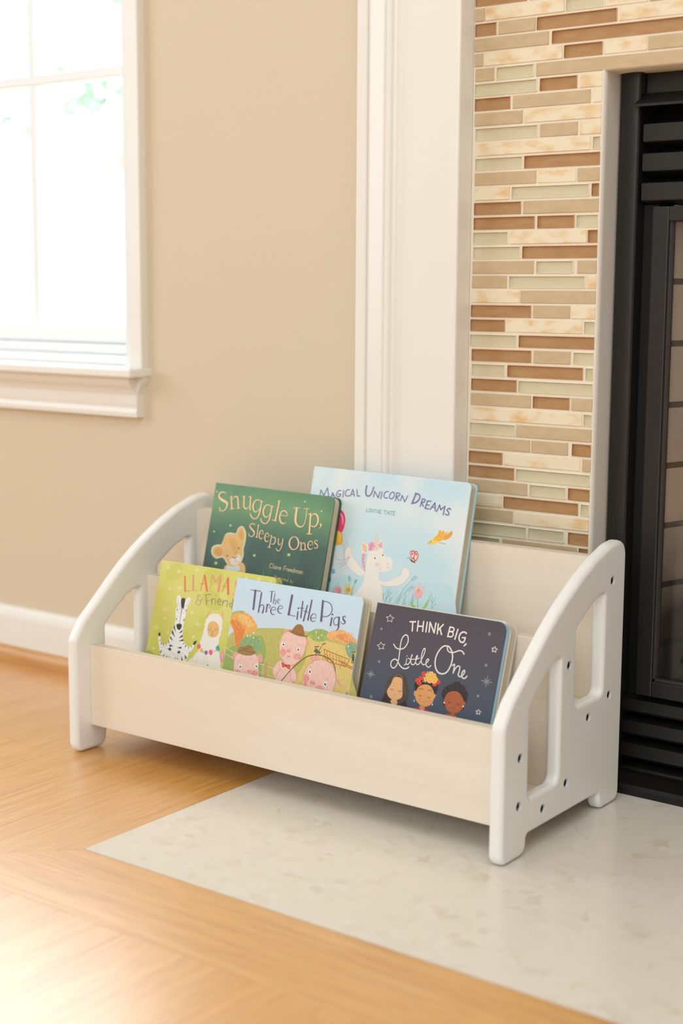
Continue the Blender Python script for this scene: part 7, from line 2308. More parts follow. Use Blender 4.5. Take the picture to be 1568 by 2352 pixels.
(TL,'s','#6a5a70','1130 1803 7.7 1193 1805 7.7'),
(TL,'s','#6a5a70','1242 1850 15.3 1218 1645 20.5'),
(TL,'s','#6a5a70','1198 1774 7.7 1267 1764 7.7'),
(TL,'s','#6a5a70','1301 1926 18.8 1288 1667 20.5'),
(TL,'S','#6a5a70','1332 1697 5.1 1407 1712 6.0 1399 1749 6.8 1363 1760 6.8 1330 1724 11.9 1332 1681 15.3 1362 1658 8.5 1411 1668 5.1'),
(TL,'s','#6a5a70','1479 1939 27.3 1500 1684 30.7'),
(TL,'S','#6a5a70','1475 1933 7.7 1539 1938 8.5 1606 1917 9.4 1642 1864 11.1 1636 1801 10.2 1586 1754 8.5 1511 1743 7.7'),
(TL,'s','#6a5a70','1661 1746 18.8 1657 1645 20.5'),
(TL,'p','#6a5a70','1677 1790 1676 1784 1672 1779 1665 1777 1658 1778 1652 1781 1650 1786 1650 1792 1654 1796 1661 1799 1668 1798 1674 1795'),
(TL,'R','#6a5a70','1763 1756 8.5 1724 1763 7.7 1696 1725 9.4 1705 1679 8.5 1740 1660 7.7 1777 1698 6.8'),
(TL,'S','#6a5a70','1772 1766 23.9 1785 1656 23.9 1781 1620 13.6 1756 1597 6.8'),
(TL,'S','#6a5a70','1881 1781 6.0 1858 1793 7.7 1833 1778 13.6 1846 1746 20.5 1875 1724 18.8 1868 1699 9.4 1835 1692 6.8 1808 1711 5.1'),
],
'think': [
(CA,'s','#e6dcd4','227 1879 6.8 247 1851 6.8 287 1848 6.8 261 1823 6.8 271 1791 6.8 234 1805 6.8 201 1788 6.8 204 1820 6.8 173 1842 6.8 212 1849 6.8 227 1879 6.8'),
(CA,'s','#e6dcd4','160 1522 6.8 187 1498 6.8 226 1502 6.8 207 1474 6.8 224 1444 6.8 185 1451 6.8 157 1428 6.8 152 1461 6.8 117 1476 6.8 153 1490 6.8 160 1522 6.8'),
(CA,'s','#e6dcd4','1775 1706 9.5 1787 1684 9.5 1813 1680 9.5 1794 1664 9.5 1798 1641 9.5 1774 1652 9.5 1750 1642 9.5 1755 1665 9.5 1736 1682 9.5 1763 1685 9.5 1775 1706 9.5'),
(CA,'s','#e6dcd4','1709 943 8.1 1720 925 8.1 1744 923 8.1 1727 908 8.1 1732 887 8.1 1711 896 8.1 1690 885 8.1 1693 906 8.1 1675 920 8.1 1699 924 8.1 1709 943 8.1'),
(CA,'R','#cfc8c8','145 1688 5.4 142 1677 5.4 130 1676 5.4 122 1685 5.4 126 1695 5.4 137 1697 5.4'),
(CA,'R','#cfc8c8','202 1282 5.4 199 1273 5.4 189 1271 5.4 182 1279 5.4 185 1288 5.4 195 1290 5.4'),
(CA,'R','#cfc8c8','183 839 5.4 179 827 5.4 166 824 5.4 156 835 5.4 160 847 5.4 173 849 5.4'),
(CA,'R','#cfc8c8','1684 1844 5.4 1679 1831 5.4 1666 1829 5.4 1657 1840 5.4 1661 1853 5.4 1674 1855 5.4'),
(CA,'R','#cfc8c8','1713 1473 5.4 1709 1461 5.4 1697 1459 5.4 1689 1469 5.4 1693 1481 5.4 1705 1483 5.4'),
(CA,'R','#cfc8c8','1677 1098 5.4 1674 1088 5.4 1664 1086 5.4 1656 1095 5.4 1660 1105 5.4 1670 1107 5.4'),
(CA,'s','#b8b4b8','113 1108 6.8 172 1108 4.1'),
(CA,'s','#b8b4b8','110 1102 6.8 138 1078 4.1'),
(CA,'s','#b8b4b8','102 1099 6.8 101 1050 4.1'),
(CA,'s','#b8b4b8','95 1102 6.8 66 1079 4.1'),
(CA,'s','#b8b4b8','92 1108 6.8 32 1109 4.1'),
(CA,'s','#b8b4b8','95 1114 6.8 67 1138 4.1'),
(CA,'s','#b8b4b8','102 1117 6.8 103 1166 4.1'),
(CA,'s','#b8b4b8','110 1114 6.8 139 1137 4.1'),
(CA,'s','#b8b4b8','1759 1283 6.8 1823 1282 4.1'),
(CA,'s','#b8b4b8','1755 1276 6.8 1785 1249 4.1'),
(CA,'s','#b8b4b8','1747 1273 6.8 1746 1217 4.1'),
(CA,'s','#b8b4b8','1740 1276 6.8 1709 1250 4.1'),
(CA,'s','#b8b4b8','1736 1283 6.8 1672 1284 4.1'),
(CA,'s','#b8b4b8','1740 1290 6.8 1710 1317 4.1'),
(CA,'s','#b8b4b8','1748 1293 6.8 1749 1348 4.1'),
(CA,'s','#b8b4b8','1756 1290 6.8 1787 1315 4.1'),
(CA,'P','#54443a','317 791 346 910 361 1066 409 1138 514 1183 602 1173 665 1085 706 941 699 849 671 784 495 738 361 760'),
(CA,'P','#3a302c','330 816 387 932 405 890 485 843 573 797 636 838 673 875 703 782 498 723 363 753'),
(CA,'P','#e8b27c','450 1118 515 1136 573 1119 599 1021 620 919 583 874 523 855 453 864 405 901 387 952 427 1038'),
(CA,'P','#e8b27c','482 854 538 863 569 823 522 781 464 828'),
(CA,'P','#6c594a','453 1126 519 1160 565 1125 584 1121 569 1160 515 1176 441 1140'),
(CA,'S','#8c7660','441 1121 4.3 425 1046 4.3 372 999 4.3'),
(CA,'S','#8c7660','567 1168 3.6 605 1060 3.6 667 942 3.6'),
(CA,'S','#4a342a','432 978 5.8 448 967 5.8 473 977 5.8'),
(CA,'S','#4a342a','551 975 5.8 573 967 5.8 598 978 5.8'),
(CA,'S','#c08a60','446 1058 3.6 464 1058 3.6'),
(CA,'S','#c08a60','554 1063 3.6 576 1061 3.6'),
(CA,'S','#d09070','489 908 3.6 513 907 3.6 533 915 3.6'),
(CA,'p','#eea888','440 926 439 918 434 912 424 908 414 909 406 913 401 920 402 927 408 934 418 938 428 937 436 933'),
(CA,'p','#eea888','610 932 609 923 602 916 592 912 581 913 572 917 568 925 569 933 575 941 585 944 596 944 605 939'),
(CA,'P','#342a30','782 1014 762 1086 788 1150 899 1191 1078 1182 1099 1119 1089 1013 1048 1036 1017 1098 943 1115 867 1095 825 1043 803 1002'),
(CA,'P','#e2a060','777 983 788 1015 815 1004 818 952 796 948'),
(CA,'P','#e2a060','1058 992 1074 1021 1092 1006 1077 966 1056 962'),
(CA,'P','#e2a060','806 988 822 1058 883 1103 970 1111 1033 1067 1067 1013 1070 942 1032 876 959 847 882 864 819 915'),
(CA,'P','#d89450','901 857 958 852 961 819 933 796 907 817'),
(CA,'P','#b8284c','821 795 856 822 889 831 932 799 970 828 1016 818 1049 790 1013 754 856 741'),
(CA,'S','#e8c8b8','886 827 5.8 916 811 5.8 949 802 5.8 971 825 5.8'),
(CA,'S','#5a3c28','840 1037 6.5 868 1052 6.5 904 1048 6.5'),
(CA,'S','#5a3c28','967 1046 6.5 995 1057 6.5 1022 1045 6.5'),
(CA,'S','#4a3024','851 973 5.8 871 961 5.8 892 971 5.8'),
(CA,'S','#4a3024','975 967 5.8 999 959 5.8 1019 967 5.8'),
(CA,'p','#e89068','901 925 900 916 893 909 882 905 870 905 861 910 856 917 857 926 864 933 875 937 887 937 896 932'),
(CA,'p','#e89068','1033 929 1032 920 1025 913 1014 909 1003 909 993 914 989 921 990 929 997 937 1007 941 1019 940 1028 936'),
(CA,'S','#c07848','921 898 3.6 944 897 3.6 964 905 3.6'),
(CA,'p','#e6503c','903 1243 900 1232 890 1226 877 1228 870 1237 873 1248 884 1254 896 1252'),
(CA,'p','#e6503c','896 1224 893 1213 882 1207 870 1209 863 1218 866 1229 876 1235 889 1233'),
(CA,'p','#e6503c','872 1224 870 1213 859 1207 846 1209 840 1218 842 1229 853 1235 865 1233'),
(CA,'p','#e6503c','865 1242 862 1232 852 1226 839 1228 832 1237 835 1248 846 1254 858 1251'),
(CA,'p','#e6503c','884 1254 881 1244 871 1238 858 1240 851 1249 854 1259 865 1265 877 1263'),
(CA,'p','#c03a30','877 1236 875 1229 867 1226 860 1230 858 1237 864 1242 872 1242'),
(CA,'p','#e6503c','836 1173 833 1162 822 1156 810 1159 803 1168 806 1178 816 1184 829 1182'),
(CA,'p','#e6503c','846 1191 843 1180 832 1174 820 1177 813 1186 816 1196 826 1202 839 1200'),
(CA,'p','#e6503c','869 1189 866 1178 856 1172 843 1174 836 1183 839 1194 850 1200 862 1198'),
(CA,'p','#e6503c','874 1169 871 1159 860 1153 848 1155 841 1164 843 1174 854 1180 867 1178'),
(CA,'p','#e6503c','853 1159 850 1149 840 1143 827 1145 820 1154 823 1165 834 1171 846 1168'),
(CA,'p','#c03a30','849 1175 847 1168 839 1165 831 1169 829 1176 835 1181 844 1181'),
(CA,'p','#e6503c','835 1140 832 1129 821 1123 809 1126 802 1135 805 1145 815 1151 828 1149'),
(CA,'p','#e6503c','817 1127 815 1116 804 1110 791 1112 784 1121 787 1132 798 1138 810 1136'),
(CA,'p','#e6503c','797 1136 794 1126 784 1120 771 1122 764 1131 767 1142 777 1148 790 1145'),
(CA,'p','#e6503c','802 1156 799 1145 789 1139 776 1142 769 1151 772 1161 782 1167 795 1165'),
(CA,'p','#e6503c','825 1158 823 1147 812 1142 800 1144 793 1153 795 1163 806 1169 818 1167'),
(CA,'p','#c03a30','809 1142 806 1135 798 1132 791 1136 789 1143 795 1148 804 1148'),
(CA,'p','#e6503c','863 1117 861 1106 850 1100 837 1102 830 1111 833 1122 844 1128 856 1126'),
(CA,'p','#e6503c','848 1101 845 1091 834 1085 822 1087 815 1096 818 1107 828 1113 841 1110'),
(CA,'p','#e6503c','826 1109 823 1098 813 1092 800 1095 793 1104 796 1114 807 1120 819 1118'),
(CA,'p','#e6503c','828 1129 825 1118 815 1112 802 1114 795 1123 798 1134 809 1140 821 1138'),
(CA,'p','#e6503c','851 1133 848 1123 838 1117 825 1119 818 1128 821 1139 832 1145 844 1142'),
(CA,'p','#c03a30','837 1117 834 1110 826 1107 819 1110 817 1117 823 1123 832 1123'),
(CA,'p','#e6503c','1077 1127 1074 1117 1063 1111 1051 1113 1044 1122 1047 1133 1057 1138 1070 1136'),
(CA,'p','#e6503c','1054 1124 1051 1113 1041 1107 1028 1109 1021 1118 1024 1129 1035 1135 1047 1132'),
(CA,'p','#e6503c','1043 1141 1040 1130 1029 1124 1017 1126 1010 1135 1013 1146 1023 1152 1036 1150'),
(CA,'p','#e6503c','1059 1155 1056 1145 1045 1139 1033 1141 1026 1150 1029 1160 1039 1166 1052 1164'),
(CA,'p','#e6503c','1079 1147 1077 1136 1066 1131 1054 1133 1047 1142 1050 1152 1060 1158 1073 1156'),
(CA,'p','#c03a30','1056 1138 1053 1131 1046 1128 1038 1131 1037 1138 1042 1144 1051 1144'),
(CA,'p','#e6503c','1124 1168 1121 1158 1110 1152 1098 1154 1091 1163 1094 1174 1104 1180 1117 1177'),
(CA,'p','#e6503c','1106 1155 1104 1145 1093 1139 1081 1141 1074 1150 1077 1160 1087 1166 1100 1164'),
(CA,'p','#e6503c','1086 1165 1084 1154 1073 1148 1061 1151 1054 1160 1057 1170 1067 1176 1080 1174'),
(CA,'p','#e6503c','1091 1184 1088 1174 1078 1168 1066 1170 1059 1179 1061 1189 1072 1195 1084 1193'),
(CA,'p','#e6503c','1114 1186 1111 1176 1101 1170 1089 1172 1082 1181 1084 1192 1095 1197 1107 1195'),
(CA,'p','#c03a30','1098 1171 1096 1164 1088 1161 1080 1164 1079 1171 1084 1177 1093 1177'),
(CA,'p','#f2c060','939 1211 936 1200 925 1194 912 1196 904 1206 907 1217 919 1223 932 1221'),
(CA,'p','#f2c060','924 1228 921 1216 910 1210 897 1213 889 1222 892 1233 903 1239 916 1237'),
(CA,'p','#f2c060','938 1245 935 1234 924 1228 910 1230 903 1239 906 1250 917 1257 930 1254'),
(CA,'p','#f2c060','961 1239 958 1228 947 1222 934 1224 927 1234 930 1245 941 1251 954 1249'),
(CA,'p','#f2c060','962 1218 959 1207 948 1201 935 1203 928 1213 930 1224 942 1230 955 1228'),
(CA,'p','#e09c40','938 1227 935 1220 927 1217 919 1220 917 1228 923 1234 932 1233'),
(CA,'p','#f2c060','1008 1249 1005 1238 994 1231 981 1234 974 1243 976 1254 987 1260 1000 1258'),
(CA,'p','#f2c060','988 1236 985 1225 974 1219 961 1221 954 1231 957 1242 968 1248 981 1246'),
(CA,'p','#f2c060','968 1248 965 1237 954 1231 941 1233 934 1243 937 1254 948 1260 961 1258'),
(CA,'p','#f2c060','975 1268 973 1257 961 1251 948 1253 941 1263 944 1274 955 1280 968 1278'),
(CA,'p','#f2c060','1000 1268 997 1257 986 1251 973 1253 966 1263 968 1274 980 1280 993 1278'),
(CA,'p','#e09c40','981 1253 979 1245 970 1242 962 1246 961 1253 967 1259 976 1259'),
(CA,'p','#f2c060','1036 1221 1033 1210 1022 1204 1009 1206 1002 1216 1005 1227 1016 1233 1029 1231'),
(CA,'p','#f2c060','1013 1229 1011 1218 999 1212 986 1214 979 1223 982 1234 993 1241 1006 1238'),
(CA,'p','#f2c060','1015 1250 1012 1239 1001 1232 988 1235 981 1244 984 1255 995 1261 1008 1259'),
(CA,'p','#f2c060','1039 1255 1036 1244 1025 1238 1012 1240 1005 1249 1007 1260 1018 1267 1031 1264'),
(CA,'p','#f2c060','1052 1237 1049 1226 1038 1220 1025 1222 1018 1232 1020 1243 1032 1249 1044 1247'),
(CA,'p','#e09c40','1024 1237 1022 1230 1013 1227 1005 1230 1004 1238 1010 1244 1019 1243'),
(CA,'p','#f2c060','995 1217 992 1206 981 1200 968 1202 961 1212 963 1223 975 1229 988 1227'),
(CA,'p','#f2c060','1000 1197 997 1186 986 1180 973 1182 966 1192 969 1203 980 1209 993 1207'),
(CA,'p','#f2c060','979 1186 976 1175 965 1169 952 1171 945 1181 947 1192 959 1198 972 1196'),
(CA,'p','#f2c060','961 1200 958 1189 947 1183 934 1185 926 1195 929 1206 940 1212 953 1210'),
(CA,'p','#f2c060','970 1219 968 1208 956 1202 943 1204 936 1214 939 1225 950 1231 963 1229'),
(CA,'p','#e09c40','974 1203 972 1196 963 1192 955 1196 954 1204 960 1209 969 1209'),
(CA,'p','#f2c060','1035 1216 1032 1205 1021 1199 1008 1201 1001 1210 1004 1222 1015 1228 1028 1225'),
(CA,'p','#f2c060','1047 1198 1044 1187 1033 1180 1020 1183 1012 1192 1015 1203 1026 1209 1039 1207'),
(CA,'p','#f2c060','1029 1183 1027 1172 1016 1166 1003 1168 995 1177 998 1188 1009 1194 1022 1192'),
(CA,'p','#f2c060','1008 1192 1005 1181 994 1175 981 1177 973 1186 976 1197 987 1204 1000 1201'),
(CA,'p','#f2c060','1011 1212 1008 1201 997 1195 984 1197 977 1207 980 1218 991 1224 1004 1222'),
(CA,'p','#e09c40','1019 1199 1017 1192 1008 1189 1001 1192 999 1200 1005 1205 1014 1205'),
(CA,'p','#f2c060','908 1179 906 1168 894 1162 881 1164 874 1173 877 1185 888 1191 901 1189'),
(CA,'p','#f2c060','925 1194 923 1183 911 1177 898 1179 891 1189 894 1200 905 1206 918 1204'),
(CA,'p','#f2c060','948 1186 945 1174 934 1168 921 1171 913 1180 916 1191 927 1197 940 1195'),
(CA,'p','#f2c060','944 1165 942 1154 930 1148 917 1150 910 1159 913 1170 924 1177 937 1174'),
(CA,'p','#f2c060','920 1161 917 1150 906 1144 893 1146 886 1155 889 1166 900 1173 913 1170'),
(CA,'p','#e09c40','922 1176 920 1168 912 1165 904 1169 902 1176 908 1182 917 1182'),
(CA,'p','#f2c060','982 1183 979 1172 968 1166 955 1169 948 1178 951 1189 962 1195 975 1193'),
(CA,'p','#f2c060','1006 1182 1004 1171 993 1165 980 1167 972 1177 975 1188 986 1194 999 1192'),
(CA,'p','#f2c060','1012 1162 1010 1151 998 1145 985 1147 978 1157 981 1168 992 1174 1005 1171'),
(CA,'p','#f2c060','992 1151 989 1140 978 1134 965 1136 957 1145 960 1156 971 1163 984 1160'),
(CA,'p','#f2c060','973 1164 970 1153 959 1147 946 1149 939 1159 941 1170 953 1176 966 1174'),
(CA,'p','#e09c40','986 1167 984 1160 976 1157 968 1161 966 1168 972 1174 981 1174'),
(CA,'p','#f2c060','1087 1201 1084 1190 1073 1184 1060 1186 1052 1195 1055 1206 1066 1213 1079 1210'),
(CA,'p','#f2c060','1074 1183 1071 1172 1060 1166 1047 1168 1040 1177 1043 1188 1054 1195 1067 1192'),
(CA,'p','#f2c060','1050 1187 1047 1176 1036 1170 1023 1172 1016 1182 1019 1193 1030 1199 1043 1197'),
(CA,'p','#f2c060','1048 1208 1045 1197 1034 1191 1021 1193 1014 1202 1017 1214 1028 1220 1041 1217'),
(CA,'p','#f2c060','1070 1216 1068 1205 1057 1199 1044 1201 1036 1211 1039 1222 1050 1228 1063 1226'),
(CA,'p','#e09c40','1059 1198 1057 1191 1048 1188 1040 1191 1039 1199 1045 1204 1054 1204'),
(CA,'p','#f2c060','1071 1170 1068 1159 1057 1153 1044 1155 1037 1164 1040 1175 1051 1181 1064 1179'),
(CA,'p','#f2c060','1056 1153 1053 1142 1042 1136 1029 1138 1022 1148 1024 1159 1036 1165 1048 1163'),
(CA,'p','#f2c060','1033 1160 1030 1149 1019 1143 1006 1145 999 1155 1001 1166 1013 1172 1026 1170'),
(CA,'p','#f2c060','1034 1181 1031 1170 1020 1164 1007 1166 1000 1176 1002 1187 1014 1193 1027 1191'),
(CA,'p','#f2c060','1057 1187 1054 1176 1043 1170 1030 1172 1023 1181 1026 1192 1037 1199 1050 1196'),
(CA,'p','#e09c40','1043 1169 1041 1162 1033 1159 1025 1162 1023 1170 1029 1176 1038 1175'),
(CA,'p','#f2c060','988 1220 985 1209 974 1203 961 1205 954 1214 956 1225 967 1232 980 1229'),
(CA,'p','#f2c060','993 1240 990 1229 979 1223 966 1225 959 1235 962 1246 973 1252 986 1250'),
(CA,'p','#f2c060','1018 1242 1015 1231 1004 1225 991 1227 983 1237 986 1248 997 1254 1010 1252'),
(CA,'p','#f2c060','1027 1223 1024 1212 1013 1206 1000 1208 993 1218 996 1229 1007 1235 1020 1233'),
(CA,'p','#f2c060','1009 1209 1006 1198 995 1192 982 1194 975 1204 977 1215 989 1221 1002 1219'),
(CA,'p','#e09c40','1000 1226 998 1218 989 1215 981 1219 980 1227 986 1232 995 1232'),
(CA,'p','#f0dcc8','918 1265 916 1260 910 1257 904 1260 903 1266 907 1270 914 1270'),
(CA,'p','#f0dcc8','944 1266 943 1260 936 1258 930 1261 929 1266 934 1271 940 1270'),
(CA,'p','#f0dcc8','997 1268 995 1263 989 1260 983 1263 982 1269 986 1273 993 1273'),
(CA,'p','#f0dcc8','884 1197 882 1192 876 1189 870 1192 868 1198 873 1202 880 1202'),
(CA,'p','#f0dcc8','884 1143 882 1138 876 1135 870 1138 869 1144 873 1148 880 1148'),
(CA,'p','#f0dcc8','918 1141 917 1136 910 1133 904 1136 903 1142 907 1146 914 1146'),
(CA,'p','#f0dcc8','958 1144 956 1138 950 1136 944 1139 942 1144 947 1149 954 1149'),
(CA,'p','#e8e4e0','808 890 808 885 807 880 803 878 799 879 795 882 793 888 793 893 795 898 798 900 802 899 806 895'),
(CA,'s','#c8c0b8','797 926 2.9 801 896 2.9'),
(CA,'p','#e8e4e0','1073 892 1074 887 1072 882 1068 880 1064 881 1060 884 1058 890 1058 895 1060 900 1063 902 1068 901 1071 898'),
(CA,'s','#c8c0b8','1062 928 2.9 1066 898 2.9'),
(CA,'P','#3a3230','1207 951 1183 1014 1189 1074 1214 1123 1259 1154 1311 1176 1355 1211 1411 1194 1457 1178 1496 1133 1524 1064 1527 998 1512 959 1500 913 1462 892 1245 898'),
(CA,'p','#38302e','1216 1034 1213 1018 1200 1007 1182 1007 1168 1018 1165 1034 1173 1049 1190 1055 1206 1049'),
(CA,'p','#40383a','1216 1059 1213 1042 1200 1032 1182 1032 1169 1042 1165 1059 1173 1074 1190 1080 1207 1074'),
(CA,'p','#38302e','1223 1084 1220 1067 1207 1056 1190 1056 1176 1067 1172 1084 1180 1098 1197 1104 1214 1098'),
(CA,'p','#40383a','1236 1107 1234 1090 1221 1079 1203 1079 1189 1090 1186 1107 1194 1122 1210 1127 1227 1122'),
(CA,'p','#38302e','1256 1128 1253 1111 1240 1100 1222 1101 1209 1111 1205 1128 1213 1143 1230 1148 1246 1143'),
(CA,'p','#40383a','1280 1146 1278 1129 1264 1118 1247 1118 1233 1129 1229 1146 1238 1161 1254 1166 1271 1160'),
(CA,'p','#38302e','1308 1160 1306 1143 1293 1132 1275 1132 1261 1143 1258 1160 1266 1175 1283 1180 1299 1174'),
(CA,'p','#40383a','1340 1169 1337 1153 1324 1142 1306 1142 1293 1153 1289 1170 1297 1184 1314 1190 1330 1184'),
(CA,'p','#38302e','1372 1174 1370 1157 1357 1146 1339 1147 1325 1157 1322 1174 1330 1189 1346 1194 1363 1188'),
(CA,'p','#40383a','1405 1173 1402 1157 1389 1146 1372 1146 1358 1157 1355 1174 1363 1188 1379 1194 1396 1188'),
(CA,'p','#38302e','1436 1168 1434 1151 1421 1141 1403 1141 1390 1152 1386 1168 1394 1183 1411 1188 1427 1182'),
(CA,'p','#40383a','1465 1158 1463 1141 1450 1130 1432 1130 1419 1141 1415 1158 1423 1172 1440 1178 1456 1172'),
(CA,'p','#38302e','1490 1143 1488 1126 1475 1116 1457 1116 1444 1127 1440 1143 1448 1158 1465 1163 1481 1158'),
(CA,'p','#40383a','1510 1125 1508 1108 1495 1097 1478 1098 1464 1108 1461 1125 1469 1139 1485 1145 1501 1139'),
(CA,'p','#38302e','1525 1103 1522 1087 1509 1076 1492 1076 1479 1087 1475 1104 1483 1118 1499 1124 1516 1118'),
(CA,'p','#40383a','1533 1080 1531 1064 1518 1053 1501 1053 1487 1064 1483 1080 1492 1095 1508 1100 1524 1095'),
(CA,'p','#3c3432','1364 1196 1360 1179 1344 1168 1323 1167 1307 1178 1304 1194 1314 1209 1334 1216 1353 1210'),
(CA,'p','#3c3432','1401 1202 1398 1185 1382 1174 1361 1173 1345 1184 1341 1201 1352 1215 1371 1222 1391 1216'),
(CA,'P','#b4623e','1210 977 1231 981 1241 935 1223 939'),
(CA,'P','#b4623e','1488 992 1509 999 1517 975 1501 950'),
(CA,'P','#b4623e','1246 913 1222 983 1253 1062 1332 1099 1411 1089 1475 1026 1498 971 1478 894 1413 845 1343 841 1279 866'),
(CA,'P','#bb5c34','1272 792 1296 818 1343 823 1340 856 1397 851 1398 829 1425 804 1377 766 1299 767'),
(CA,'S','#3c241c','1281 964 5.8 1298 952 5.8 1320 961 5.8'),
(CA,'S','#3c241c','1404 961 5.8 1425 951 5.8 1445 961 5.8'),
(CA,'S','#8c4630','1274 1044 4.3 1298 1054 4.3 1324 1052 4.3'),
(CA,'S','#8c4630','1403 1047 4.3 1429 1048 4.3 1448 1040 4.3'),
(CA,'S','#8a4432','1340 896 3.6 1363 893 3.6 1387 901 3.6'),
(CA,'p','#c46a48','1322 919 1320 911 1314 905 1305 901 1294 901 1286 905 1282 912 1283 919 1289 926 1299 930 1309 929 1317 925'),
(CA,'p','#c46a48','1444 918 1443 910 1436 904 1426 900 1415 900 1406 904 1401 910 1403 918 1409 925 1420 928 1431 928 1440 925'),
(CA,'p','#f0e8e0','1238 942 1237 936 1235 932 1230 930 1225 930 1220 934 1218 939 1218 944 1221 949 1225 951 1231 951 1235 947'),
(CA,'p','#f0e8e0','1504 944 1504 938 1501 933 1496 931 1491 931 1487 935 1484 940 1484 946 1487 951 1492 953 1497 953 1501 949'),
(TL,'s','#f0e6de','536 1831 18.6 615 1842 18.6'),
(TL,'s','#f0e6de','577 1837 18.6 592 1724 18.6'),
(TL,'s','#f0e6de','654 1856 18.6 664 1734 18.6'),
(TL,'s','#f0e6de','731 1861 18.6 742 1740 18.6'),
(TL,'s','#f0e6de','661 1795 18.6 736 1801 18.6'),
(TL,'s','#f0e6de','785 1860 18.6 790 1740 18.6'),
(TL,'s','#f0e6de','946 1861 18.6 956 1740 18.6'),
(TL,'s','#f0e6de','1017 1864 18.6 956 1785 18.6'),
(TL,'s','#f0e6de','980 1811 18.6 1017 1741 18.6'),
(TL,'s','#f0e6de','1232 1834 18.6 1215 1713 18.6'),
(TL,'s','#f0e6de','1117 1848 18.6 1109 1729 18.6'),
(TL,'s','#f0e6de','1381 1680 18.6 1359 1653 18.6'),
(TL,'s','#f0e6de','835 1745 18.6 825 1865 18.6 909 1746 18.6 909 1867 18.6'),
(TL,'S','#f0e6de','1119 1846 16.7 1160 1846 16.7 1180 1827 16.7 1166 1801 16.7 1116 1792 16.7'),
(TL,'S','#f0e6de','1116 1792 16.7 1159 1793 16.7 1180 1769 16.7 1164 1735 16.7 1111 1732 16.7'),
(TL,'S','#f0e6de','1359 1804 18.6 1324 1816 18.6 1282 1794 18.6 1268 1741 18.6 1293 1697 18.6 1337 1692 18.6 1352 1723 18.6 1354 1752 18.6'),
(TL,'s','#f0e6de','1354 1750 15.8 1314 1746 15.8'),
(TL,'S','#f0e6de','359 1525 14.6 404 1486 14.6 468 1478 14.6 528 1508 14.6 560 1579 14.6 548 1643 14.6 510 1663 14.6 470 1621 14.6 460 1543 14.6 468 1433 14.6 472 1343 14.6 454 1264 14.6 415 1234 14.6 375 1262 14.6 376 1315 14.6 419 1346 14.6 462 1328 14.6 508 1280 14.6 564 1253 14.6 612 1260 14.6 640 1283 14.6'),
(TL,'S','#f0e6de','572 1293 12.6 590 1324 12.6 589 1382 12.6 589 1330 12.6 607 1308 12.6 634 1327 12.6 648 1384 12.6 658 1436 12.6 648 1419 12.6 651 1357 12.6 675 1321 12.6 705 1323 12.6 721 1361 12.6 735 1419 12.6 733 1438 12.6 720 1420 12.6 722 1361 12.6 744 1332 12.6 775 1339 12.6 796 1390 12.6 821 1463 12.6 828 1522 12.6 812 1540 12.6 797 1507 12.6 791 1434 12.6 808 1365 12.6 844 1341 12.6 875 1363 12.6 905 1411 12.6 885 1418 12.6 871 1388 12.6 882 1342 12.6 919 1322 12.6 949 1349 12.6'),
(TL,'S','#f0e6de','608 1389 9.9 643 1378 9.9 738 1397 9.9 767 1413 9.9'),
(TL,'p','#f0e6de','591 1412 590 1409 588 1406 584 1404 580 1405 576 1407 575 1410 575 1413 577 1416 581 1418 585 1418 589 1416'),
(TL,'R','#f0e6de','1122 1616 17.2 1066 1598 17.2 1017 1527 17.2 996 1438 17.2 1012 1349 17.2 1061 1288 17.2 1127 1275 17.2 1188 1308 17.2 1224 1392 17.2 1230 1481 17.2 1209 1552 17.2 1164 1603 17.2'),
(TL,'S','#f0e6de','1131 1602 14.6 1144 1566 14.6 1184 1547 14.6 1245 1558 14.6 1299 1585 14.6 1346 1583 14.6 1380 1553 14.6'),
(TL,'S','#f0e6de','1247 1394 14.6 1274 1415 14.6 1276 1363 14.6 1276 1304 14.6 1290 1355 14.6 1319 1399 14.6 1352 1395 14.6 1354 1342 14.6 1350 1297 14.6 1377 1281 14.6 1407 1294 14.6 1430 1337 14.6 1428 1364 14.6 1407 1353 14.6 1394 1304 14.6 1414 1274 14.6 1447 1271 14.6 1472 1302 14.6'),
],
}
def decode(s):
    return [float(x) / 10000.0 for x in s.split()]
def catmull(P, n, closed):
    out = []
    L = len(P)
    rng = range(L if closed else L - 1)
    for i in rng:
        g = (lambda k: P[(i + k) % L]) if closed else (lambda k: P[max(0, min(L - 1, i + k))])
        a, b, c, d = g(-1), g(0), g(1), g(2)
        for s in range(n):
            t = s / n
            out.append(tuple(0.5 * ((2 * b[j]) + (-a[j] + c[j]) * t + (2 * a[j] - 5 * b[j] + 4 * c[j] - d[j]) * t * t + (-a[j] + 3 * b[j] - 3 * c[j] + d[j]) * t ** 3) for j in range(len(b))))
    if not closed:
        out.append(tuple(P[-1]))
    return out
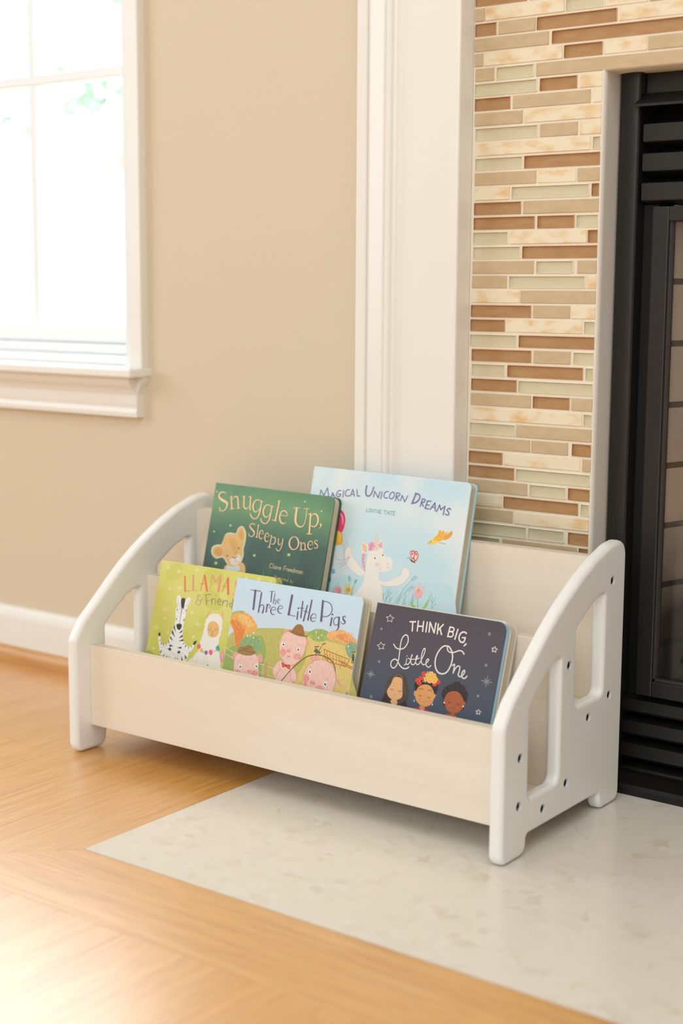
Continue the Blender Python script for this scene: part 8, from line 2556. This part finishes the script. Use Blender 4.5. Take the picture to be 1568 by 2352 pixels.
class Ink:
    """flat printed shapes on a cover plane: u to the right, v up, stacked a few hundredths of a millimetre"""
    def __init__(self):
        self.bm = bmesh.new()
        self.cl = self.bm.loops.layers.float_color.new('ink')
        self.boxes = []
    def level(self, pts):
        b = (min(p[0] for p in pts), max(p[0] for p in pts), min(p[1] for p in pts), max(p[1] for p in pts))
        lv = 0
        for q, l in self.boxes:
            if b[0] < q[1] and b[1] > q[0] and b[2] < q[3] and b[3] > q[2]:
                lv = max(lv, l + 1)
        lv = min(lv, 40)
        self.boxes.append((b, lv))
        return lv
    def face(self, tri, h, col):
        f = self.bm.faces.new([self.bm.verts.new((p[0], -h, p[1])) for p in tri])
        for l in f.loops:
            l[self.cl] = col
    def poly(self, pts, col, base):
        h = base + 0.000015 * self.level(pts)
        for t in tessellate_polygon([[Vector((p[0], p[1], 0)) for p in pts]]):
            tri = [pts[i] for i in t]
            a = (tri[1][0] - tri[0][0]) * (tri[2][1] - tri[0][1]) - (tri[2][0] - tri[0][0]) * (tri[1][1] - tri[0][1])
            if abs(a) < 1e-12:
                continue
            self.face(tri if a > 0 else tri[::-1], h, col)
    def stroke(self, pts, col, base):
        h = base + 0.000015 * self.level(pts)
        L, Rr = [], []
        n = len(pts)
        for i in range(n):
            a, b = pts[max(0, i - 1)], pts[min(n - 1, i + 1)]
            dx, dy = b[0] - a[0], b[1] - a[1]
            l = math.hypot(dx, dy) or 1e-9
            w = max(pts[i][2], 0.0002) / 2
            L.append((pts[i][0] - dy / l * w, pts[i][1] + dx / l * w))
            Rr.append((pts[i][0] + dy / l * w, pts[i][1] - dx / l * w))
        for i in range(n - 1):
            self.face([Rr[i], Rr[i + 1], L[i + 1], L[i]], h, col)
        for e in (0, n - 1):
            w = max(pts[e][2], 0.0002) / 2
            c = pts[e]
            ring = [(c[0] + w * math.cos(k * math.pi / 5), c[1] + w * math.sin(k * math.pi / 5)) for k in range(10)]
            self.face(ring, h + 0.000003, col)
    def build(self, name, parent, m):
        me = bpy.data.meshes.new(name)
        self.bm.to_mesh(me)
        self.bm.free()
        return link(name, me, m, parent)
def draw(parent, spec, mats):
    """spec: list of (layer, kind, colour, numbers)"""
    layers = {}
    for layer, kind, col, nums in spec:
        ink = layers.setdefault(layer, Ink())
        base = {'cover_artwork': 0.00006, 'title_lettering': 0.0005, 'author_lettering': 0.0005}[layer]
        v = decode(nums)
        c = lin(col)
        if kind in 'pP':
            P = [(v[i], v[i + 1]) for i in range(0, len(v), 2)]
            if kind == 'P':
                P = catmull(P, 5, True)
            ink.poly(P, c, base)
        else:
            P = [(v[i], v[i + 1], v[i + 2]) for i in range(0, len(v), 3)]
            if kind == 'S':
                P = catmull(P, 6, False)
            if kind == 'R':
                P = catmull(P, 6, True)
                P.append(P[0])
            if kind == 's' and len(P) > 2:      # angular strokes: one bar per segment
                for a, b in zip(P, P[1:]):
                    ink.stroke([a, b], c, base)
            else:
                ink.stroke(P, c, base)
    for layer, ink in layers.items():
        ink.build(layer, parent, mats.get(layer, M['ink']))

def cover_plate(bm, w, h, t, y0, rc, x0=0.0):
    """upright board: spine side square, fore-edge corners rounded, thickness t from y0 into +y, edges softened"""
    pts = [(x0, 0.0)]
    n = 6
    pts += [(w - rc + rc * math.sin(i * math.pi / 2 / n), rc - rc * math.cos(i * math.pi / 2 / n)) for i in range(n + 1)]
    pts += [(w - rc + rc * math.cos(i * math.pi / 2 / n), h - rc + rc * math.sin(i * math.pi / 2 / n)) for i in range(n + 1)]
    pts += [(x0, h)]
    nv = len(bm.verts)
    prism(bm, [(p[0], p[1]) for p in pts], 1, y0, y0 + t)
    bm.verts.ensure_lookup_table()
    vs_ = bm.verts[nv:]
    es = [e for e in set(e for v in vs_ for e in v.link_edges) if abs(e.verts[0].co.y - e.verts[1].co.y) < 1e-7]
    bmesh.ops.bevel(bm, geom=es, offset=min(t * 0.3, 0.0009), segments=2, profile=0.5, affect='EDGES')

def book(label, loc, lean, roll, w, h, T, ct, over, m_front, m_back, m_pages, art, style, mats={}):
    """loc = bottom left corner of the front cover; ct = cover board thickness; over = page block set-back"""
    r = thing('picture_book', label, 'book', loc, 'picture books in the rack')
    r.rotation_mode = 'XYZ'
    r.matrix_world = Matrix.Translation(loc) @ Matrix.Rotation(-math.atan(lean), 4, 'X') @ Matrix.Rotation(roll, 4, 'Y')
    rc = 0.007 if style != 'board' else 0.011
    bm = bmesh.new()
    cover_plate(bm, w, h, ct, 0, rc)
    fc = bm_obj('front_cover', bm, m_front, r)
    bm = bmesh.new()
    if style == 'board':        # thick board leaves, flush with the cover
        n = 7
        tt = (T - 2 * ct) / n
        for i in range(2, n):
            cover_plate(bm, w - 0.0003 * i, h - 0.0004, tt * 0.93, ct + i * tt, rc, 0.0015)
        mm = [m_pages]
        pg = bm_obj('page_block', bm, m_pages, r)
        bm = bmesh.new()
        cover_plate(bm, w - 0.0002, h - 0.0002, tt * 0.95, ct + 0.00005, rc, 0.001)
        cover_plate(bm, w - 0.0004, h - 0.0003, tt * 0.95, ct + tt, rc, 0.001)
        bm_obj('first_leaf', bm, mats['leaf'], r)
    else:
        cover_plate(bm, w - over, h - over * 0.7, T - 2 * ct, ct, rc, 0.002)
        for v in bm.verts:
            if v.co.z < over * 0.7:
                v.co.z += over * 0.7
        pg = bm_obj('page_block', bm, m_pages, r)
    bm = bmesh.new()
    cover_plate(bm, w, h, ct, T - ct, rc)
    bm_obj('back_cover', bm, m_back, r)
    bm = bmesh.new()            # rounded spine
    ns = 8
    sp = [(-0.0025 * math.sin(math.pi * i / ns), 0.0004 + (T - 0.0008) * i / ns) for i in range(ns + 1)] + [(0.003, T - 0.0004), (0.003, 0.0004)]
    prism(bm, sp, 2, 0.0003, h - 0.0003)
    bm_obj('spine', bm, m_back, r, False)
    draw(fc, art, mats)
    return r

def cover_mat(name, stops, nscale, namt, c_noise, rough=0.4, hgt=0.2):
    """printed cover: vertical colour bands (stops of height fraction, colour) with mottled watercolour noise"""
    m = bpy.data.materials.new(name)
    m.use_nodes = True
    nt = m.node_tree
    b = nt.nodes['Principled BSDF']
    b.inputs['Roughness'].default_value = rough
    b.inputs['Specular IOR Level'].default_value = 0.35
    tc = nt.nodes.new('ShaderNodeTexCoord')
    sx = nt.nodes.new('ShaderNodeSeparateXYZ')
    nt.links.new(tc.outputs['Object'], sx.inputs[0])
    mu = nt.nodes.new('ShaderNodeMath')
    mu.operation = 'DIVIDE'
    mu.inputs[1].default_value = hgt
    nt.links.new(sx.outputs['Z'], mu.inputs[0])
    rp = nt.nodes.new('ShaderNodeValToRGB')
    el = rp.color_ramp.elements
    el[0].position, el[0].color = stops[0][0], lin(stops[0][1])
    el[1].position, el[1].color = stops[-1][0], lin(stops[-1][1])
    for p, c in stops[1:-1]:
        e = el.new(p)
        e.color = lin(c)
    nt.links.new(mu.outputs[0], rp.inputs[0])
    mp = nt.nodes.new('ShaderNodeMapping')
    mp.inputs['Scale'].default_value = nscale
    nz = nt.nodes.new('ShaderNodeTexNoise')
    nz.inputs['Scale'].default_value = 1
    nz.inputs['Detail'].default_value = 3
    r2 = nt.nodes.new('ShaderNodeValToRGB')
    r2.color_ramp.elements[0].position = 0.42
    r2.color_ramp.elements[0].color = (0, 0, 0, 1)
    r2.color_ramp.elements[1].position = 0.68
    r2.color_ramp.elements[1].color = (namt, namt, namt, 1)
    nt.links.new(tc.outputs['Object'], mp.inputs[0])
    nt.links.new(mp.outputs[0], nz.inputs['Vector'])
    nt.links.new(nz.outputs['Fac'], r2.inputs[0])
    mx = nt.nodes.new('ShaderNodeMixRGB')
    nt.links.new(r2.outputs[0], mx.inputs[0])
    nt.links.new(rp.outputs[0], mx.inputs[1])
    mx.inputs[2].default_value = lin(c_noise)
    nt.links.new(mx.outputs[0], b.inputs['Base Color'])
    return m

BD = {
    'snug': dict(loc=(-0.2033, 0.4060, 0.1433), lean=0.245, roll=0.010, w=0.2155, h=0.2275, T=0.0175),
    'magic': dict(loc=(-0.0445, 0.4305, 0.1433), lean=0.220, roll=0.010, w=0.2576, h=0.2607, T=0.0175),
    'llama': dict(loc=(-0.2283, 0.3185, 0.0563), lean=0.270, roll=0.000, w=0.2111, h=0.2108, T=0.0145),
    'pigs': dict(loc=(-0.0680, 0.2999, 0.0573), lean=0.260, roll=0.000, w=0.2107, h=0.2065, T=0.0190),
    'think': dict(loc=(0.1603, 0.2950, 0.0616), lean=0.320, roll=0.000, w=0.1882, h=0.2005, T=0.0300),
}
def cm(*a, **k):
    return cover_mat(*a, **k)
b = BD['magic']
book('tall pale blue picture book with a white unicorn, at the back of the rack', b['loc'], b['lean'], b['roll'], b['w'], b['h'], b['T'], 0.0025, 0.002,
     cm('pale_blue_cover', [(0, '#c4e0e6'), (0.3, '#d4e6e6'), (0.6, '#cbe3e8'), (0.85, '#d6e6e8'), (1, '#c0e0ec')], (13, 13, 9), 1.0, '#e9eae6', hgt=b['h']),
     mat('pale_blue_back_cover', '#b4dae2', 0.4, 0.4), M['pages'], ART['magic'], 'hard')
b = BD['snug']
book('dark green picture book with a lion cub, leaning over the pale blue book', b['loc'], b['lean'], b['roll'], b['w'], b['h'], b['T'], 0.0026, 0.0016,
     cm('forest_green_cover', [(0, '#456e4a'), (0.25, '#4a6452'), (0.48, '#4a5a54'), (0.68, '#4c675a'), (0.88, '#769e70'), (1, '#64906a')], (14, 14, 8), 0.6, '#587f62', hgt=b['h']),
     mat('forest_green_back_cover', '#2f5a42', 0.35, 0.5), M['pages'], ART['snug'], 'hard')
b = BD['llama']
book('yellow-green picture book with a zebra and a llama, at the left of the lower tier', b['loc'], b['lean'], b['roll'], b['w'], b['h'], b['T'], 0.003, 0.003,
     cm('yellow_green_cover', [(0, '#b4b84e'), (0.3, '#cfcb5c'), (0.7, '#d6d066'), (1, '#d9d26c')], (16, 16, 16), 0.8, '#dcd47c', hgt=b['h']),
     mat('olive_yellow_back_cover', '#bdb64e', 0.4, 0.4), M['pages'], ART['llama'], 'hard')
b = BD['pigs']
book('light blue picture book with pigs in hats, in the middle of the lower tier', b['loc'], b['lean'], b['roll'], b['w'], b['h'], b['T'], 0.0025, 0.0015,
     cm('sky_blue_cover', [(0, '#c8b870'), (0.3, '#c4bc74'), (0.42, '#d0d8e0'), (0.62, '#cfdae4'), (1, '#c8e0ee')], (10, 10, 10), 0.3, '#d8dfe6', hgt=b['h']),
     mat('cream_back_cover', '#dfd2ac', 0.45, 0.3), M['pages_w'], ART['pigs'], 'hard', {'cover_artwork': M['ink_tex']})
b = BD['think']
book('dark slate board book with three sleeping faces, at the right of the lower tier', b['loc'], b['lean'], b['roll'], b['w'], b['h'], b['T'], 0.0018, 0.0,
     cm('slate_cover', [(0, '#35506c'), (0.25, '#3d5068'), (0.5, '#4d5460'), (0.8, '#544c54'), (1, '#50484e')], (300, 300, 300), 0.25, '#5a5a64', rough=0.5, hgt=b['h']),
     mat('sand_back_cover', '#d8c9b2', 0.5, 0.3), M['pages_w'], ART['think'], 'board', {'leaf': mat('light_blue_leaf', '#9cc6dc', 0.4, 0.4)})
